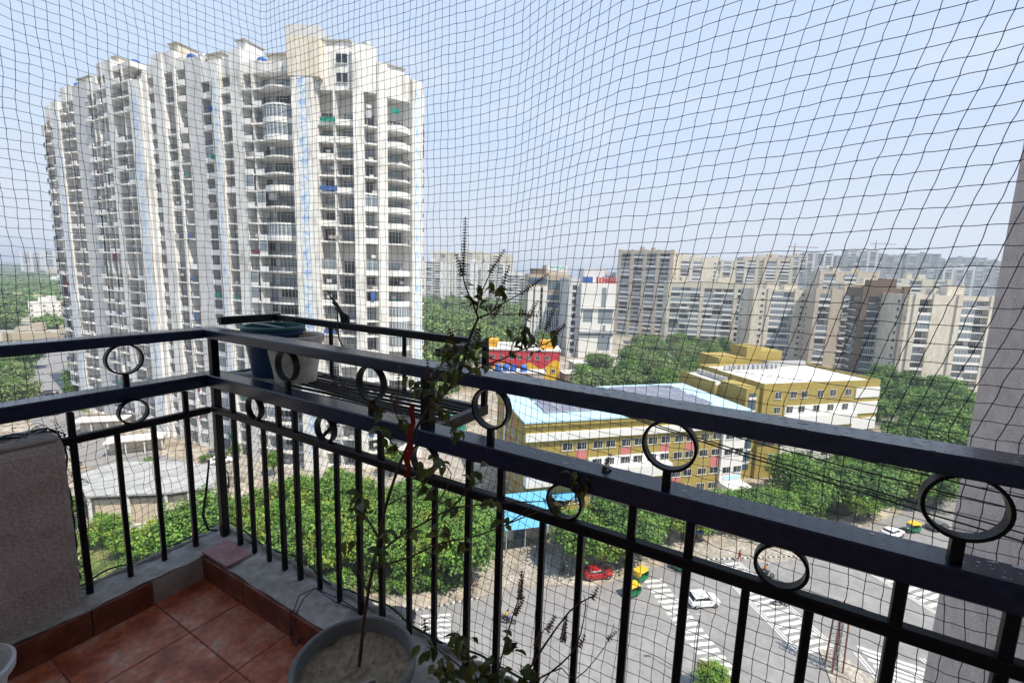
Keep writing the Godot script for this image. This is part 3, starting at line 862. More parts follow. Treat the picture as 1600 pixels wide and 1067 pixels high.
func strand(mb: MB, a: Vector3, b: Vector3, r: float, sag: Vector3) -> void:
	var m1 := a.lerp(b, 0.33) + sag * 0.9
	var m2 := a.lerp(b, 0.67) + sag * 0.6
	mb.tube(PackedVector3Array([a, m1, m2, b]), [r], 3, false)
const TULSI_STEMS := [
	[0.0055,0.0045,[[-0.959,0.820,-1.160],[-0.927,0.816,-0.975],[-0.902,0.819,-0.846],[-0.874,0.823,-0.724],[-0.857,0.833,-0.629],[-0.831,0.848,-0.528]]],
	[0.0045,0.0035,[[-0.831,0.848,-0.528],[-0.809,0.873,-0.450],[-0.774,0.904,-0.363],[-0.731,0.940,-0.306],[-0.705,0.955,-0.253],[-0.686,0.966,-0.169],[-0.668,0.977,-0.116]]],
	[0.0028,0.0015,[[-0.668,0.977,-0.116],[-0.673,0.962,-0.082],[-0.686,0.943,-0.034],[-0.686,0.932,-0.006]]],
	[0.0024,0.0014,[[-0.673,0.974,-0.104],[-0.671,0.987,-0.058],[-0.665,1.002,-0.028],[-0.654,1.008,0.004]]],
	[0.0024,0.0014,[[-0.668,0.977,-0.116],[-0.649,0.999,-0.104],[-0.636,1.030,-0.083],[-0.592,1.067,-0.049]]],
	[0.0018,0.0012,[[-0.646,1.013,-0.098],[-0.638,1.029,-0.062],[-0.631,1.033,-0.032]]],
	[0.0016,0.001,[[-0.649,0.999,-0.104],[-0.617,1.030,-0.107],[-0.585,1.048,-0.102]]],
	[0.0028,0.0014,[[-0.742,0.922,-0.327],[-0.708,0.965,-0.278],[-0.674,1.008,-0.251],[-0.625,1.048,-0.226],[-0.592,1.079,-0.203],[-0.537,1.122,-0.186],[-0.514,1.135,-0.155]]],
	[0.0016,0.0012,[[-0.592,1.079,-0.203],[-0.589,1.081,-0.157],[-0.581,1.085,-0.121]]],
	[0.0016,0.0012,[[-0.551,1.114,-0.190],[-0.542,1.119,-0.147]]],
	[0.0022,0.0012,[[-0.705,0.955,-0.253],[-0.705,0.932,-0.204],[-0.708,0.919,-0.169]]],
	[0.0026,0.0012,[[-0.809,0.873,-0.450],[-0.812,0.848,-0.400],[-0.819,0.832,-0.362],[-0.816,0.834,-0.337]]],
	[0.002,0.0012,[[-0.813,0.858,-0.491],[-0.824,0.818,-0.436],[-0.836,0.799,-0.386],[-0.847,0.793,-0.349]]],
	[0.0022,0.0012,[[-0.774,0.904,-0.363],[-0.756,0.892,-0.305],[-0.755,0.881,-0.269]]],
	[0.0022,0.0012,[[-0.793,0.893,-0.400],[-0.761,0.946,-0.399],[-0.728,0.977,-0.424]]],
	[0.003,0.0014,[[-0.874,0.823,-0.724],[-0.862,0.773,-0.643],[-0.863,0.749,-0.593],[-0.860,0.739,-0.562]]],
	[0.0032,0.0014,[[-0.893,0.824,-0.788],[-0.810,0.837,-0.705],[-0.737,0.856,-0.649],[-0.674,0.881,-0.605],[-0.595,0.927,-0.589],[-0.529,0.977,-0.586],[-0.475,1.019,-0.586]]],
	[0.0028,0.0012,[[-0.901,0.819,-0.827],[-0.781,0.842,-0.757],[-0.694,0.869,-0.701],[-0.622,0.911,-0.680],[-0.556,0.961,-0.650],[-0.501,1.015,-0.601]]],
	[0.0022,0.0012,[[-0.857,0.833,-0.629],[-0.781,0.842,-0.575],[-0.721,0.854,-0.519]]],
	[0.002,0.001,[[-0.737,0.856,-0.649],[-0.695,0.869,-0.571],[-0.669,0.873,-0.504],[-0.704,0.852,-0.463]]],
	[0.0022,0.001,[[-0.674,0.881,-0.605],[-0.643,0.922,-0.552],[-0.635,0.938,-0.511]]],
	[0.0018,0.001,[[-0.556,0.961,-0.650],[-0.493,1.020,-0.622],[-0.443,1.072,-0.612],[-0.411,1.102,-0.570],[-0.421,1.096,-0.516]]],
	[0.0014,0.0008,[[-0.411,1.102,-0.570],[-0.371,1.137,-0.536],[-0.354,1.147,-0.499]]],
	[0.0022,0.001,[[-0.918,0.821,-0.904],[-0.916,0.787,-0.814],[-0.905,0.771,-0.725]]],
]
const TULSI_SPIKES := [
	[[-0.686,0.932,-0.006],[-0.689,0.942,0.138]],
	[[-0.686,0.932,-0.006],[-0.709,0.930,0.048]],
	[[-0.654,1.008,0.004],[-0.628,1.035,0.065]],
	[[-0.631,1.033,-0.032],[-0.622,1.050,0.026]],
	[[-0.592,1.067,-0.049],[-0.534,1.112,0.006]],
	[[-0.585,1.048,-0.102],[-0.545,1.083,-0.108]],
	[[-0.581,1.085,-0.121],[-0.560,1.108,-0.066]],
	[[-0.542,1.119,-0.147],[-0.524,1.141,-0.082]],
	[[-0.514,1.135,-0.155],[-0.498,1.156,-0.129]],
	[[-0.630,1.022,-0.082],[-0.654,1.020,-0.123]],
	[[-0.677,0.971,-0.168],[-0.666,0.989,-0.135]],
	[[-0.816,0.834,-0.337],[-0.817,0.844,-0.238]],
	[[-0.847,0.793,-0.349],[-0.872,0.790,-0.333]],
	[[-0.819,0.832,-0.362],[-0.838,0.833,-0.306]],
	[[-0.755,0.881,-0.269],[-0.762,0.888,-0.221]],
	[[-0.699,0.924,-0.202],[-0.715,0.927,-0.146]],
	[[-0.756,0.892,-0.314],[-0.750,0.906,-0.360]],
	[[-0.708,0.919,-0.169],[-0.723,0.922,-0.141]],
	[[-0.475,1.019,-0.586],[-0.448,1.046,-0.575]],
	[[-0.354,1.147,-0.499],[-0.348,1.162,-0.472]],
]
const TULSI_LEAVES := [
	[[-0.675,0.950,-0.070],5,0.026],
	[[-0.667,0.966,-0.038],3,0.015],
	[[-0.644,1.014,-0.051],5,0.024],
	[[-0.656,0.996,-0.088],3,0.017],
	[[-0.633,1.020,-0.045],3,0.017],
	[[-0.673,0.951,-0.177],9,0.039],
	[[-0.688,0.931,-0.210],9,0.042],
	[[-0.710,0.906,-0.193],6,0.029],
	[[-0.663,0.968,-0.221],6,0.033],
	[[-0.588,1.069,-0.164],7,0.031],
	[[-0.609,1.057,-0.200],5,0.024],
	[[-0.578,1.075,-0.147],4,0.017],
	[[-0.514,1.135,-0.159],3,0.017],
	[[-0.559,1.109,-0.192],4,0.024],
	[[-0.730,0.906,-0.270],8,0.036],
	[[-0.705,0.933,-0.263],6,0.026],
	[[-0.773,0.870,-0.287],8,0.035],
	[[-0.756,0.892,-0.314],6,0.029],
	[[-0.736,0.915,-0.359],5,0.026],
	[[-0.727,0.966,-0.428],6,0.027],
	[[-0.802,0.842,-0.379],5,0.022],
	[[-0.830,0.803,-0.349],3,0.016],
	[[-0.830,0.791,-0.404],4,0.019],
	[[-0.864,0.737,-0.563],8,0.030],
	[[-0.854,0.754,-0.602],6,0.021],
	[[-0.898,0.752,-0.713],3,0.019],
	[[-0.738,0.844,-0.511],9,0.034],
	[[-0.704,0.852,-0.480],7,0.028],
	[[-0.721,0.854,-0.554],6,0.025],
	[[-0.674,0.881,-0.596],8,0.031],
	[[-0.695,0.869,-0.677],9,0.037],
	[[-0.651,0.894,-0.702],5,0.022],
	[[-0.629,0.930,-0.524],7,0.028],
	[[-0.588,0.931,-0.584],5,0.022],
	[[-0.840,0.820,-0.692],5,0.025],
	[[-0.870,0.814,-0.764],4,0.022],
	[[-0.420,1.097,-0.534],9,0.026],
	[[-0.407,1.105,-0.570],5,0.020],
	[[-0.364,1.141,-0.527],3,0.016],
	[[-0.817,0.833,-0.457],4,0.019],
	[[-0.781,0.842,-0.683],4,0.022],
	[[-0.556,0.961,-0.641],3,0.019],
	[[-0.454,1.054,-0.608],3,0.016],
]
const SHRUB_STEMS := [
	[0.004,0.002,[[-0.529,0.849,-1.109],[-0.577,0.845,-1.034],[-0.624,0.852,-0.958]]],
	[0.004,0.0015,[[-0.487,0.874,-1.107],[-0.457,0.948,-1.007],[-0.396,1.042,-0.887],[-0.348,1.104,-0.860]]],
	[0.003,0.001,[[-0.474,0.881,-1.051],[-0.417,0.983,-1.034],[-0.376,1.053,-0.991],[-0.366,1.082,-0.891],[-0.372,1.078,-0.853]]],
	[0.003,0.001,[[-0.516,0.857,-1.072],[-0.522,0.923,-0.944],[-0.513,0.974,-0.844],[-0.510,0.987,-0.805]]],
	[0.002,0.0008,[[-0.457,0.948,-1.007],[-0.457,0.972,-0.949],[-0.425,1.025,-0.907]]],
	[0.002,0.0008,[[-0.417,0.983,-1.034],[-0.365,1.036,-1.070],[-0.314,1.112,-1.007],[-0.301,1.143,-0.954]]],
	[0.0025,0.001,[[-0.577,0.845,-1.034],[-0.641,0.808,-0.950],[-0.679,0.797,-0.924]]],
	[0.0025,0.001,[[-0.558,0.832,-1.037],[-0.525,0.898,-0.982],[-0.503,0.922,-0.934]]],
]
const SHRUB_LEAVES := [
	[[-0.672,0.790,-0.933],5,0.023],
	[[-0.628,0.792,-0.967],7,0.034],
	[[-0.617,0.856,-0.958],7,0.032],
	[[-0.577,0.844,-0.993],8,0.037],
	[[-0.614,0.800,-1.003],8,0.039],
	[[-0.547,0.873,-1.010],8,0.038],
	[[-0.499,0.889,-1.017],6,0.034],
	[[-0.503,0.922,-0.943],6,0.027],
	[[-0.474,0.927,-1.017],5,0.029],
	[[-0.625,0.852,-0.921],4,0.021],
	[[-0.449,0.953,-1.035],4,0.024],
	[[-0.552,0.836,-1.018],8,0.039],
]
const SHRUB_SPIKES := [
	[[-0.513,0.974,-0.854],[-0.514,0.985,-0.777]],
	[[-0.522,0.969,-0.901],[-0.506,0.990,-0.852]],
	[[-0.441,1.004,-0.937],[-0.428,1.023,-0.897]],
	[[-0.407,1.035,-0.973],[-0.407,1.047,-0.905]],
	[[-0.355,1.100,-0.870],[-0.345,1.117,-0.838]],
	[[-0.369,1.057,-0.991],[-0.359,1.075,-0.961]],
	[[-0.683,0.795,-0.897],[-0.694,0.800,-0.870]],
	[[-0.311,1.126,-0.995],[-0.292,1.148,-0.973]],
	[[-0.456,0.972,-0.968],[-0.452,0.986,-0.929]],
]
const CLOTH_LINE := [ [-0.779,0.855,-0.339],[-0.780,0.849,-0.376],[-0.779,0.843,-0.417],[-0.781,0.842,-0.452],[-0.789,0.844,-0.493],[-0.797,0.845,-0.536] ]

# ---------------------------------------------------------------- plants on the balcony
func leaf_mesh(m: Material, l: float, w: float, fold: float, droop: float) -> ArrayMesh:
	# an ovate leaf lying along +x, folded on its midrib and drooping to the tip
	var mb := MB.new()
	var st := [[0.0, 0.08], [0.15, 0.55], [0.35, 0.95], [0.55, 1.0], [0.78, 0.68], [1.0, 0.03]]
	for k in st.size() - 1:
		var a: Array = st[k]; var b: Array = st[k + 1]
		var A := Vector3(a[0] * l, -droop * l * a[0] * a[0], 0); var B := Vector3(b[0] * l, -droop * l * b[0] * b[0], 0)
		for sd in [-1.0, 1.0]:
			var Ao: Vector3 = A + Vector3(0, fold * w * a[1] * 0.5, sd * w * a[1] * 0.5)
			var Bo: Vector3 = B + Vector3(0, fold * w * b[1] * 0.5, sd * w * b[1] * 0.5)
			if sd > 0: mb.quad(A, B, Bo, Ao)
			else: mb.quad(A, Ao, Bo, B)
	return mb.mesh(m)

func grow(root: Node3D, o: Vector3, stems: Array, spikes: Array, leaves: Array, leaf_len: float, fuller: float) -> void:
	for s in stems:
		var pts := PackedVector3Array(); var raw := []
		for q in s[2]: raw.append(bal(q[0], q[1], q[2]) - o)
		for k in raw.size() - 1:                       # smooth the polyline
			for t in 3:
				var p0: Vector3 = raw[maxi(k - 1, 0)]; var p3: Vector3 = raw[mini(k + 2, raw.size() - 1)]
				var a: Vector3 = raw[k]; var b: Vector3 = raw[k + 1]
				pts.append(a.cubic_interpolate(b, p0, p3, t / 3.0))
		pts.append(raw[-1])
		var rad := []
		for k in pts.size(): rad.append(lerpf(s[0], s[1], float(k) / (pts.size() - 1)) * (1.0 + 0.12 * sin(k * 2.1)))
		var mb := MB.new()
		mb.tube(pts, rad, 6)
		shape("stem", mb, mat.stem, root)
	for s in spikes:
		var a := bal(s[0][0], s[0][1], s[0][2]) - o
		var b := bal(s[1][0], s[1][1], s[1][2]) - o
		var d := b - a
		var mb := MB.new()
		mb.tube(PackedVector3Array([a, a.lerp(b, 0.5) + Vector3(0.002, 0, 0.001), b]), [0.0016, 0.0013, 0.0008], 4)
		var x := d.cross(Vector3(0.3, 0.2, 1)).normalized()
		var y := d.normalized().cross(x)
		var whorls := maxi(3, int(d.length() / 0.0068))
		for k in whorls:
			var c := a.lerp(b, (k + 0.3) / whorls)
			var sz := lerpf(0.0078, 0.0042, float(k) / whorls)
			for q in 6:
				var an := TAU * q / 6.0 + k * 0.5 + rng.randf_range(-0.25, 0.25)
				var e := (x * cos(an) + y * sin(an) - d.normalized() * 0.25).normalized()
				var p := c + e * 0.0012
				var tip := c + e * (0.0012 + sz * rng.randf_range(0.9, 1.6))
				var side := e.cross(d.normalized()) * sz * 0.5
				var up := d.normalized() * sz * 0.42
				mb.tri(p, p.lerp(tip, 0.6) + side, tip + up * 0.3); mb.tri(p, tip + up * 0.3, p.lerp(tip, 0.6) - side)
				mb.tri(p + up, p.lerp(tip, 0.6) + side, tip); mb.tri(p - up, tip, p.lerp(tip, 0.6) - side)
		shape("seed_spike", mb, mat.seed, root)
	var variants := []
	for k in 4:
		for m in mat.leaf_near:
			variants.append(leaf_mesh(m, leaf_len * (0.72 + 0.16 * k), leaf_len * (0.46 + 0.07 * k), 0.25 + 0.12 * k, 0.15 + 0.13 * ((k * 3) % 4)))
	for c in leaves:
		var at := bal(c[0][0], c[0][1], c[0][2]) - o
		for k in int(c[1] * fuller):
			var an := rng.randf() * TAU
			var p: Vector3 = at + Vector3(rng.randfn(0, 0.45), rng.randfn(0, 0.45), rng.randfn(0, 0.35)) * c[2]
			var bs := Basis(Vector3.UP, an) * Basis(Vector3.BACK, rng.randf_range(-1.25, 0.35)) * Basis(Vector3.RIGHT, rng.randf_range(-0.7, 0.7))
			# a petiole back to the cluster's middle carries each leaf
			put("leaf", variants[rng.randi() % variants.size()], root, Transform3D(bs, p))
		var pm := MB.new()
		for k in 4:
			pm.tube(PackedVector3Array([at, at + Vector3(rng.randfn(0, 0.5), rng.randfn(0, 0.4), rng.randfn(0, 0.4)) * c[2]]), [0.0009, 0.0006], 4)
		shape("twig", pm, mat.stem, root)

func make_balcony_plants() -> void:
	var ps := -0.955; var pn := 0.80; var rim := -1.12
	var pot := balcony_thing("flower_pot", "large round grey plastic pot of cracked dry soil on the tiles", "pot", ps, pn, FLOOR_Y)
	var h := rim - FLOOR_Y
	var mb := MB.new()
	mb.lathe(Vector3.ZERO, [Vector2(0, 0.006), Vector2(0.115, 0.006), Vector2(0.12, 0.0), Vector2(0.158, h - 0.045), Vector2(0.171, h - 0.042), Vector2(0.1755, h - 0.034), Vector2(0.1765, h - 0.008), Vector2(0.172, h - 0.001), Vector2(0.166, h), Vector2(0.161, h - 0.004), Vector2(0.155, h - 0.05), Vector2(0.148, h - 0.09)], 56)
	shape("body", mb, mat.pot_grey, pot)
	mb = MB.new()                                      # soil: lumpy disc, cracked into plates
	var f := FastNoiseLite.new()
	f.seed = 31; f.frequency = 16.0; f.fractal_octaves = 3
	var cell := FastNoiseLite.new()
	cell.seed = 8; cell.noise_type = FastNoiseLite.TYPE_CELLULAR; cell.frequency = 15.0
	cell.cellular_return_type = FastNoiseLite.RETURN_DISTANCE2_SUB
	var hgt := func(x: float, z: float) -> float:
		var crack := smoothstep(0.0, 0.10, cell.get_noise_2d(x, z) + 1.0)
		return h - 0.048 + 0.011 * f.get_noise_2d(x, z) - 0.010 * (1.0 - crack) - 0.012 * exp(-(x * x + z * z) * 900.0)
	var g := 84
	for i in g:
		for j in g:
			var x0 := (float(i) / g - 0.5) * 0.33; var x1 := (float(i + 1) / g - 0.5) * 0.33
			var z0 := (float(j) / g - 0.5) * 0.33; var z1 := (float(j + 1) / g - 0.5) * 0.33
			if Vector2((x0 + x1) * 0.5, (z0 + z1) * 0.5).length() > 0.156: continue
			mb.quad(Vector3(x0, hgt.call(x0, z0), z0), Vector3(x1, hgt.call(x1, z0), z0), Vector3(x1, hgt.call(x1, z1), z1), Vector3(x0, hgt.call(x0, z1), z1))
	shape("soil", mb, mat.soil, pot)
	mb = MB.new()                                      # a broken shard stuck in the soil
	mb.xf = Transform3D(Basis(Vector3.UP, 0.9) * Basis(Vector3.BACK, 0.12), Vector3(0.07, h - 0.06, 0.03))
	mb.prism(PackedVector2Array([Vector2(-0.035, -0.003), Vector2(0.035, -0.004), Vector2(0.036, 0.004), Vector2(-0.034, 0.005)]), 0.0, 0.045)
	shape("shard", mb, mat.cement, pot)

	var o := bal(ps, pn, rim - 0.05)
	var tulsi := balcony_thing("tulsi_plant", "leggy basil plant with brown seed spikes growing in the grey pot", "plant", ps, pn, rim - 0.05)
	grow(tulsi, o, TULSI_STEMS, TULSI_SPIKES, TULSI_LEAVES, 0.030, 1.5)

	# red votive cloth knotted round its stem
	var c0: Array = CLOTH_LINE[0]
	var cl := balcony_thing("red_cloth", "narrow red cloth with gold dots tied to the basil stem", "cloth", c0[0], c0[1], c0[2])
	mb = balcony_mb(c0[0], c0[1], c0[2])
	var wd := [0.005, 0.011, 0.017, 0.018, 0.016, 0.006]
	var rows := 24; var colsn := 8
	var at := func(a: int, b: int) -> Vector3:
		var t := float(a) / rows * (CLOTH_LINE.size() - 1)
		var k := mini(int(t), CLOTH_LINE.size() - 2)
		var p0: Array = CLOTH_LINE[k]; var p1: Array = CLOTH_LINE[k + 1]
		var p := bal(p0[0], p0[1], p0[2]).lerp(bal(p1[0], p1[1], p1[2]), t - k)
		var w := lerpf(wd[k], wd[k + 1], t - k)
		var u := float(b) / colsn * 2.0 - 1.0
		return p + Vector3(0.866, 0, 0.5) * u * w * 0.75 + Vector3(-0.5, 0, 0.866) * (0.006 * sin(u * 5.0 + a * 0.35) + 0.004 * sin(a * 0.8))
	for a in rows:
		for b in colsn:
			mb.quad(at.call(a, b), at.call(a, b + 1), at.call(a + 1, b + 1), at.call(a + 1, b))
	shape("fabric", mb, mat.red_cloth, cl)
	for k in 7:
		mb = balcony_mb(c0[0], c0[1], c0[2])
		var p: Vector3 = at.call(9 + k * 2, 2 + (k * 3) % 5) + Vector3(-0.5, 0, 0.866) * 0.002
		mb.lathe(p, [Vector2(0, -0.0016), Vector2(0.0016, 0), Vector2(0, 0.0016)], 6)
		shape("gold_dot", mb, mat.gold, cl)

	# bushy plant at the lower edge, in its own pot
	var q: Vector3 = bal(SHRUB_STEMS[0][2][0][0], SHRUB_STEMS[0][2][0][1], 0)
	var pot2 := balcony_thing("shrub_pot", "dark pot of the leafy shrub at the bottom edge", "pot", q.x, -q.z, FLOOR_Y)
	mb = MB.new()
	mb.lathe(Vector3.ZERO, [Vector2(0, 0.005), Vector2(0.08, 0.0), Vector2(0.105, 0.17), Vector2(0.115, 0.172), Vector2(0.115, 0.195), Vector2(0.104, 0.197), Vector2(0.10, 0.165), Vector2(0.0, 0.17)], 32)
	shape("body", mb, mat.pot_grey, pot2)
	var sh := balcony_thing("leafy_shrub", "dark glossy-leaved shrub with dry seed twigs at the bottom edge", "plant", q.x, -q.z, FLOOR_Y + 0.17)
	var so := bal(q.x, -q.z, FLOOR_Y + 0.17)
	var stems := SHRUB_STEMS.duplicate(true)
	for s in stems: s[2].push_front([q.x, -q.z, FLOOR_Y + 0.17])
	grow(sh, so, stems, SHRUB_SPIKES, SHRUB_LEAVES, 0.032, 1.7)

	# rim of another pot, just inside the left edge of the view
	var wp := balcony_thing("white_planter", "white plastic planter just inside the lower left corner", "pot", -2.02, 0.205, FLOOR_Y)
	mb = MB.new()
	mb.lathe(Vector3.ZERO, [Vector2(0, 0.005), Vector2(0.09, 0.0), Vector2(0.12, 0.18), Vector2(0.135, 0.182), Vector2(0.137, 0.205), Vector2(0.128, 0.21), Vector2(0.118, 0.2), Vector2(0.11, 0.14), Vector2(0, 0.14)], 40)
	shape("body", mb, mat.white_plastic, wp)

# ---------------------------------------------------------------- trees and planting
# one tree: tapered trunk with limbs, and a crown of leaf faces gathered in clumps
func tree_meshes(seed_: int, h: float, cr: float, clumps: int, per: int, leaf: float, tone: Array, base := 0.32) -> Array:
	var g := RandomNumberGenerator.new()
	g.seed = seed_
	var wood := MB.new()
	var lean := Vector3(g.randf_range(-0.06, 0.06), 0, g.randf_range(-0.06, 0.06)) * h
	var r0 := 0.028 * h
	wood.tube(PackedVector3Array([Vector3(0, -0.1, 0), lean * 0.3 + Vector3(0, h * base * 0.6, 0), lean * 0.7 + Vector3(0, h * base * 1.3, 0), lean + Vector3(0, h * 0.78, 0)]), [r0, r0 * 0.8, r0 * 0.6, r0 * 0.2], 7)
	var crown := MB.new()
	crown.coloured = true
	var cy := h * (base + 1.0) * 0.5
	var ry := h * (1.0 - base) * 0.5
	for k in clumps:
		var d := Vector3(g.randfn(), g.randfn() * 0.9, g.randfn()).normalized()
		var rr := pow(g.randf(), 0.45) * g.randf_range(0.78, 1.06)
		var c := lean * 0.8 + Vector3(d.x * cr * rr, cy + d.y * ry * rr, d.z * cr * rr)
		var cs := cr * g.randf_range(0.20, 0.36)
		if k % 3 == 0:
			var s := lean * 0.6 + Vector3(0, h * g.randf_range(base * 0.9, 0.62), 0)
			wood.tube(PackedVector3Array([s, s.lerp(c, 0.5) + Vector3(0, 0.03 * h, 0), c]), [r0 * 0.42, r0 * 0.25, r0 * 0.08], 5, false)
		var t: Color = tone[g.randi() % tone.size()]
		var b := g.randf_range(0.66, 1.3)
		for q in per:
			var e := Vector3(g.randfn(), g.randfn() * 0.75, g.randfn()) * 0.5
			var p := c + e * cs
			var nn := (e.normalized() * 0.45 + Vector3(g.randf_range(-0.8, 0.8), g.randf_range(0.1, 1.5), g.randf_range(-0.8, 0.8))).normalized()
			var x := nn.cross(Vector3(g.randf_range(-1, 1), g.randf_range(-1, 1), g.randf_range(-1, 1))).normalized()
			var y := nn.cross(x)
			var l := leaf * g.randf_range(0.6, 1.35)
			var j := b * g.randf_range(0.72, 1.3)
			crown.col = Color(t.r * j * g.randf_range(0.9, 1.12), t.g * j, t.b * j)
			crown.tri(p - x * l * 0.55, p + y * l * 0.34, p + x * l * 0.55)
			crown.tri(p - x * l * 0.55, p + x * l * 0.55, p - y * l * 0.34)
	return [wood.mesh(mat.bark), crown.mesh(mat.foliage)]

var tree_kinds := {}

func make_tree_kinds() -> void:
	var deep := [Color(0.060, 0.140, 0.026), Color(0.080, 0.170, 0.032), Color(0.050, 0.115, 0.024)]
	var mid := [Color(0.100, 0.210, 0.030), Color(0.130, 0.250, 0.036), Color(0.085, 0.180, 0.030)]
	var lime := [Color(0.125, 0.260, 0.028), Color(0.165, 0.300, 0.030), Color(0.095, 0.215, 0.026), Color(0.20, 0.27, 0.032)]
	var dust := [Color(0.145, 0.210, 0.070), Color(0.175, 0.240, 0.085), Color(0.120, 0.185, 0.060)]
	var pale := [Color(0.150, 0.245, 0.065), Color(0.185, 0.275, 0.075), Color(0.120, 0.205, 0.055)]
	tree_kinds = {
		"broad": tree_meshes(1, 9.0, 4.3, 105, 62, 0.46, mid),
		"lime": tree_meshes(2, 8.0, 3.7, 105, 66, 0.42, lime),
		"lime2": tree_meshes(12, 7.0, 3.4, 95, 66, 0.40, lime + mid),
		"deep": tree_meshes(3, 10.0, 4.6, 105, 62, 0.48, deep + mid),
		"dusty": tree_meshes(4, 8.5, 4.4, 80, 56, 0.55, dust),
		"far": tree_meshes(5, 10.0, 5.4, 60, 40, 0.9, pale),
		"far2": tree_meshes(6, 9.0, 5.0, 60, 40, 0.9, pale + dust),
		"bush": tree_meshes(7, 2.4, 1.7, 30, 40, 0.28, lime + mid, 0.12),
		"bush2": tree_meshes(8, 2.0, 1.5, 28, 40, 0.26, mid + dust, 0.1),
		"slim": tree_meshes(9, 6.5, 2.0, 50, 55, 0.34, lime + mid, 0.3)}

func tree(kind: String, x: float, d: float, size: float, called: String, label: String, group: String, category := "tree") -> void:
	var o := thing(called, label, category, street(x, d), group)
	o.transform = Transform3D(Basis(Vector3.UP, rng.randf() * TAU).scaled(Vector3(size, size * rng.randf_range(0.9, 1.12), size)), street(x, d))
	put("trunk", tree_kinds[kind][0], o)
	put("crown", tree_kinds[kind][1], o)

func scatter(kinds: Array, spots: Array, lo: float, hi: float, called: String, label: String, group: String, category := "tree") -> void:
	for k in spots.size():
		tree(kinds[k % kinds.size()], spots[k][0], spots[k][1], rng.randf_range(lo, hi), called, label, group, category)

func rows_between(a: Vector2, b: Vector2, count: int, jitter: float) -> Array:
	var out := []
	for k in count:
		var p := a.lerp(b, (k + 0.5) / count)
		out.append([p.x + rng.randf_range(-jitter, jitter), p.y + rng.randf_range(-jitter, jitter)])
	return out

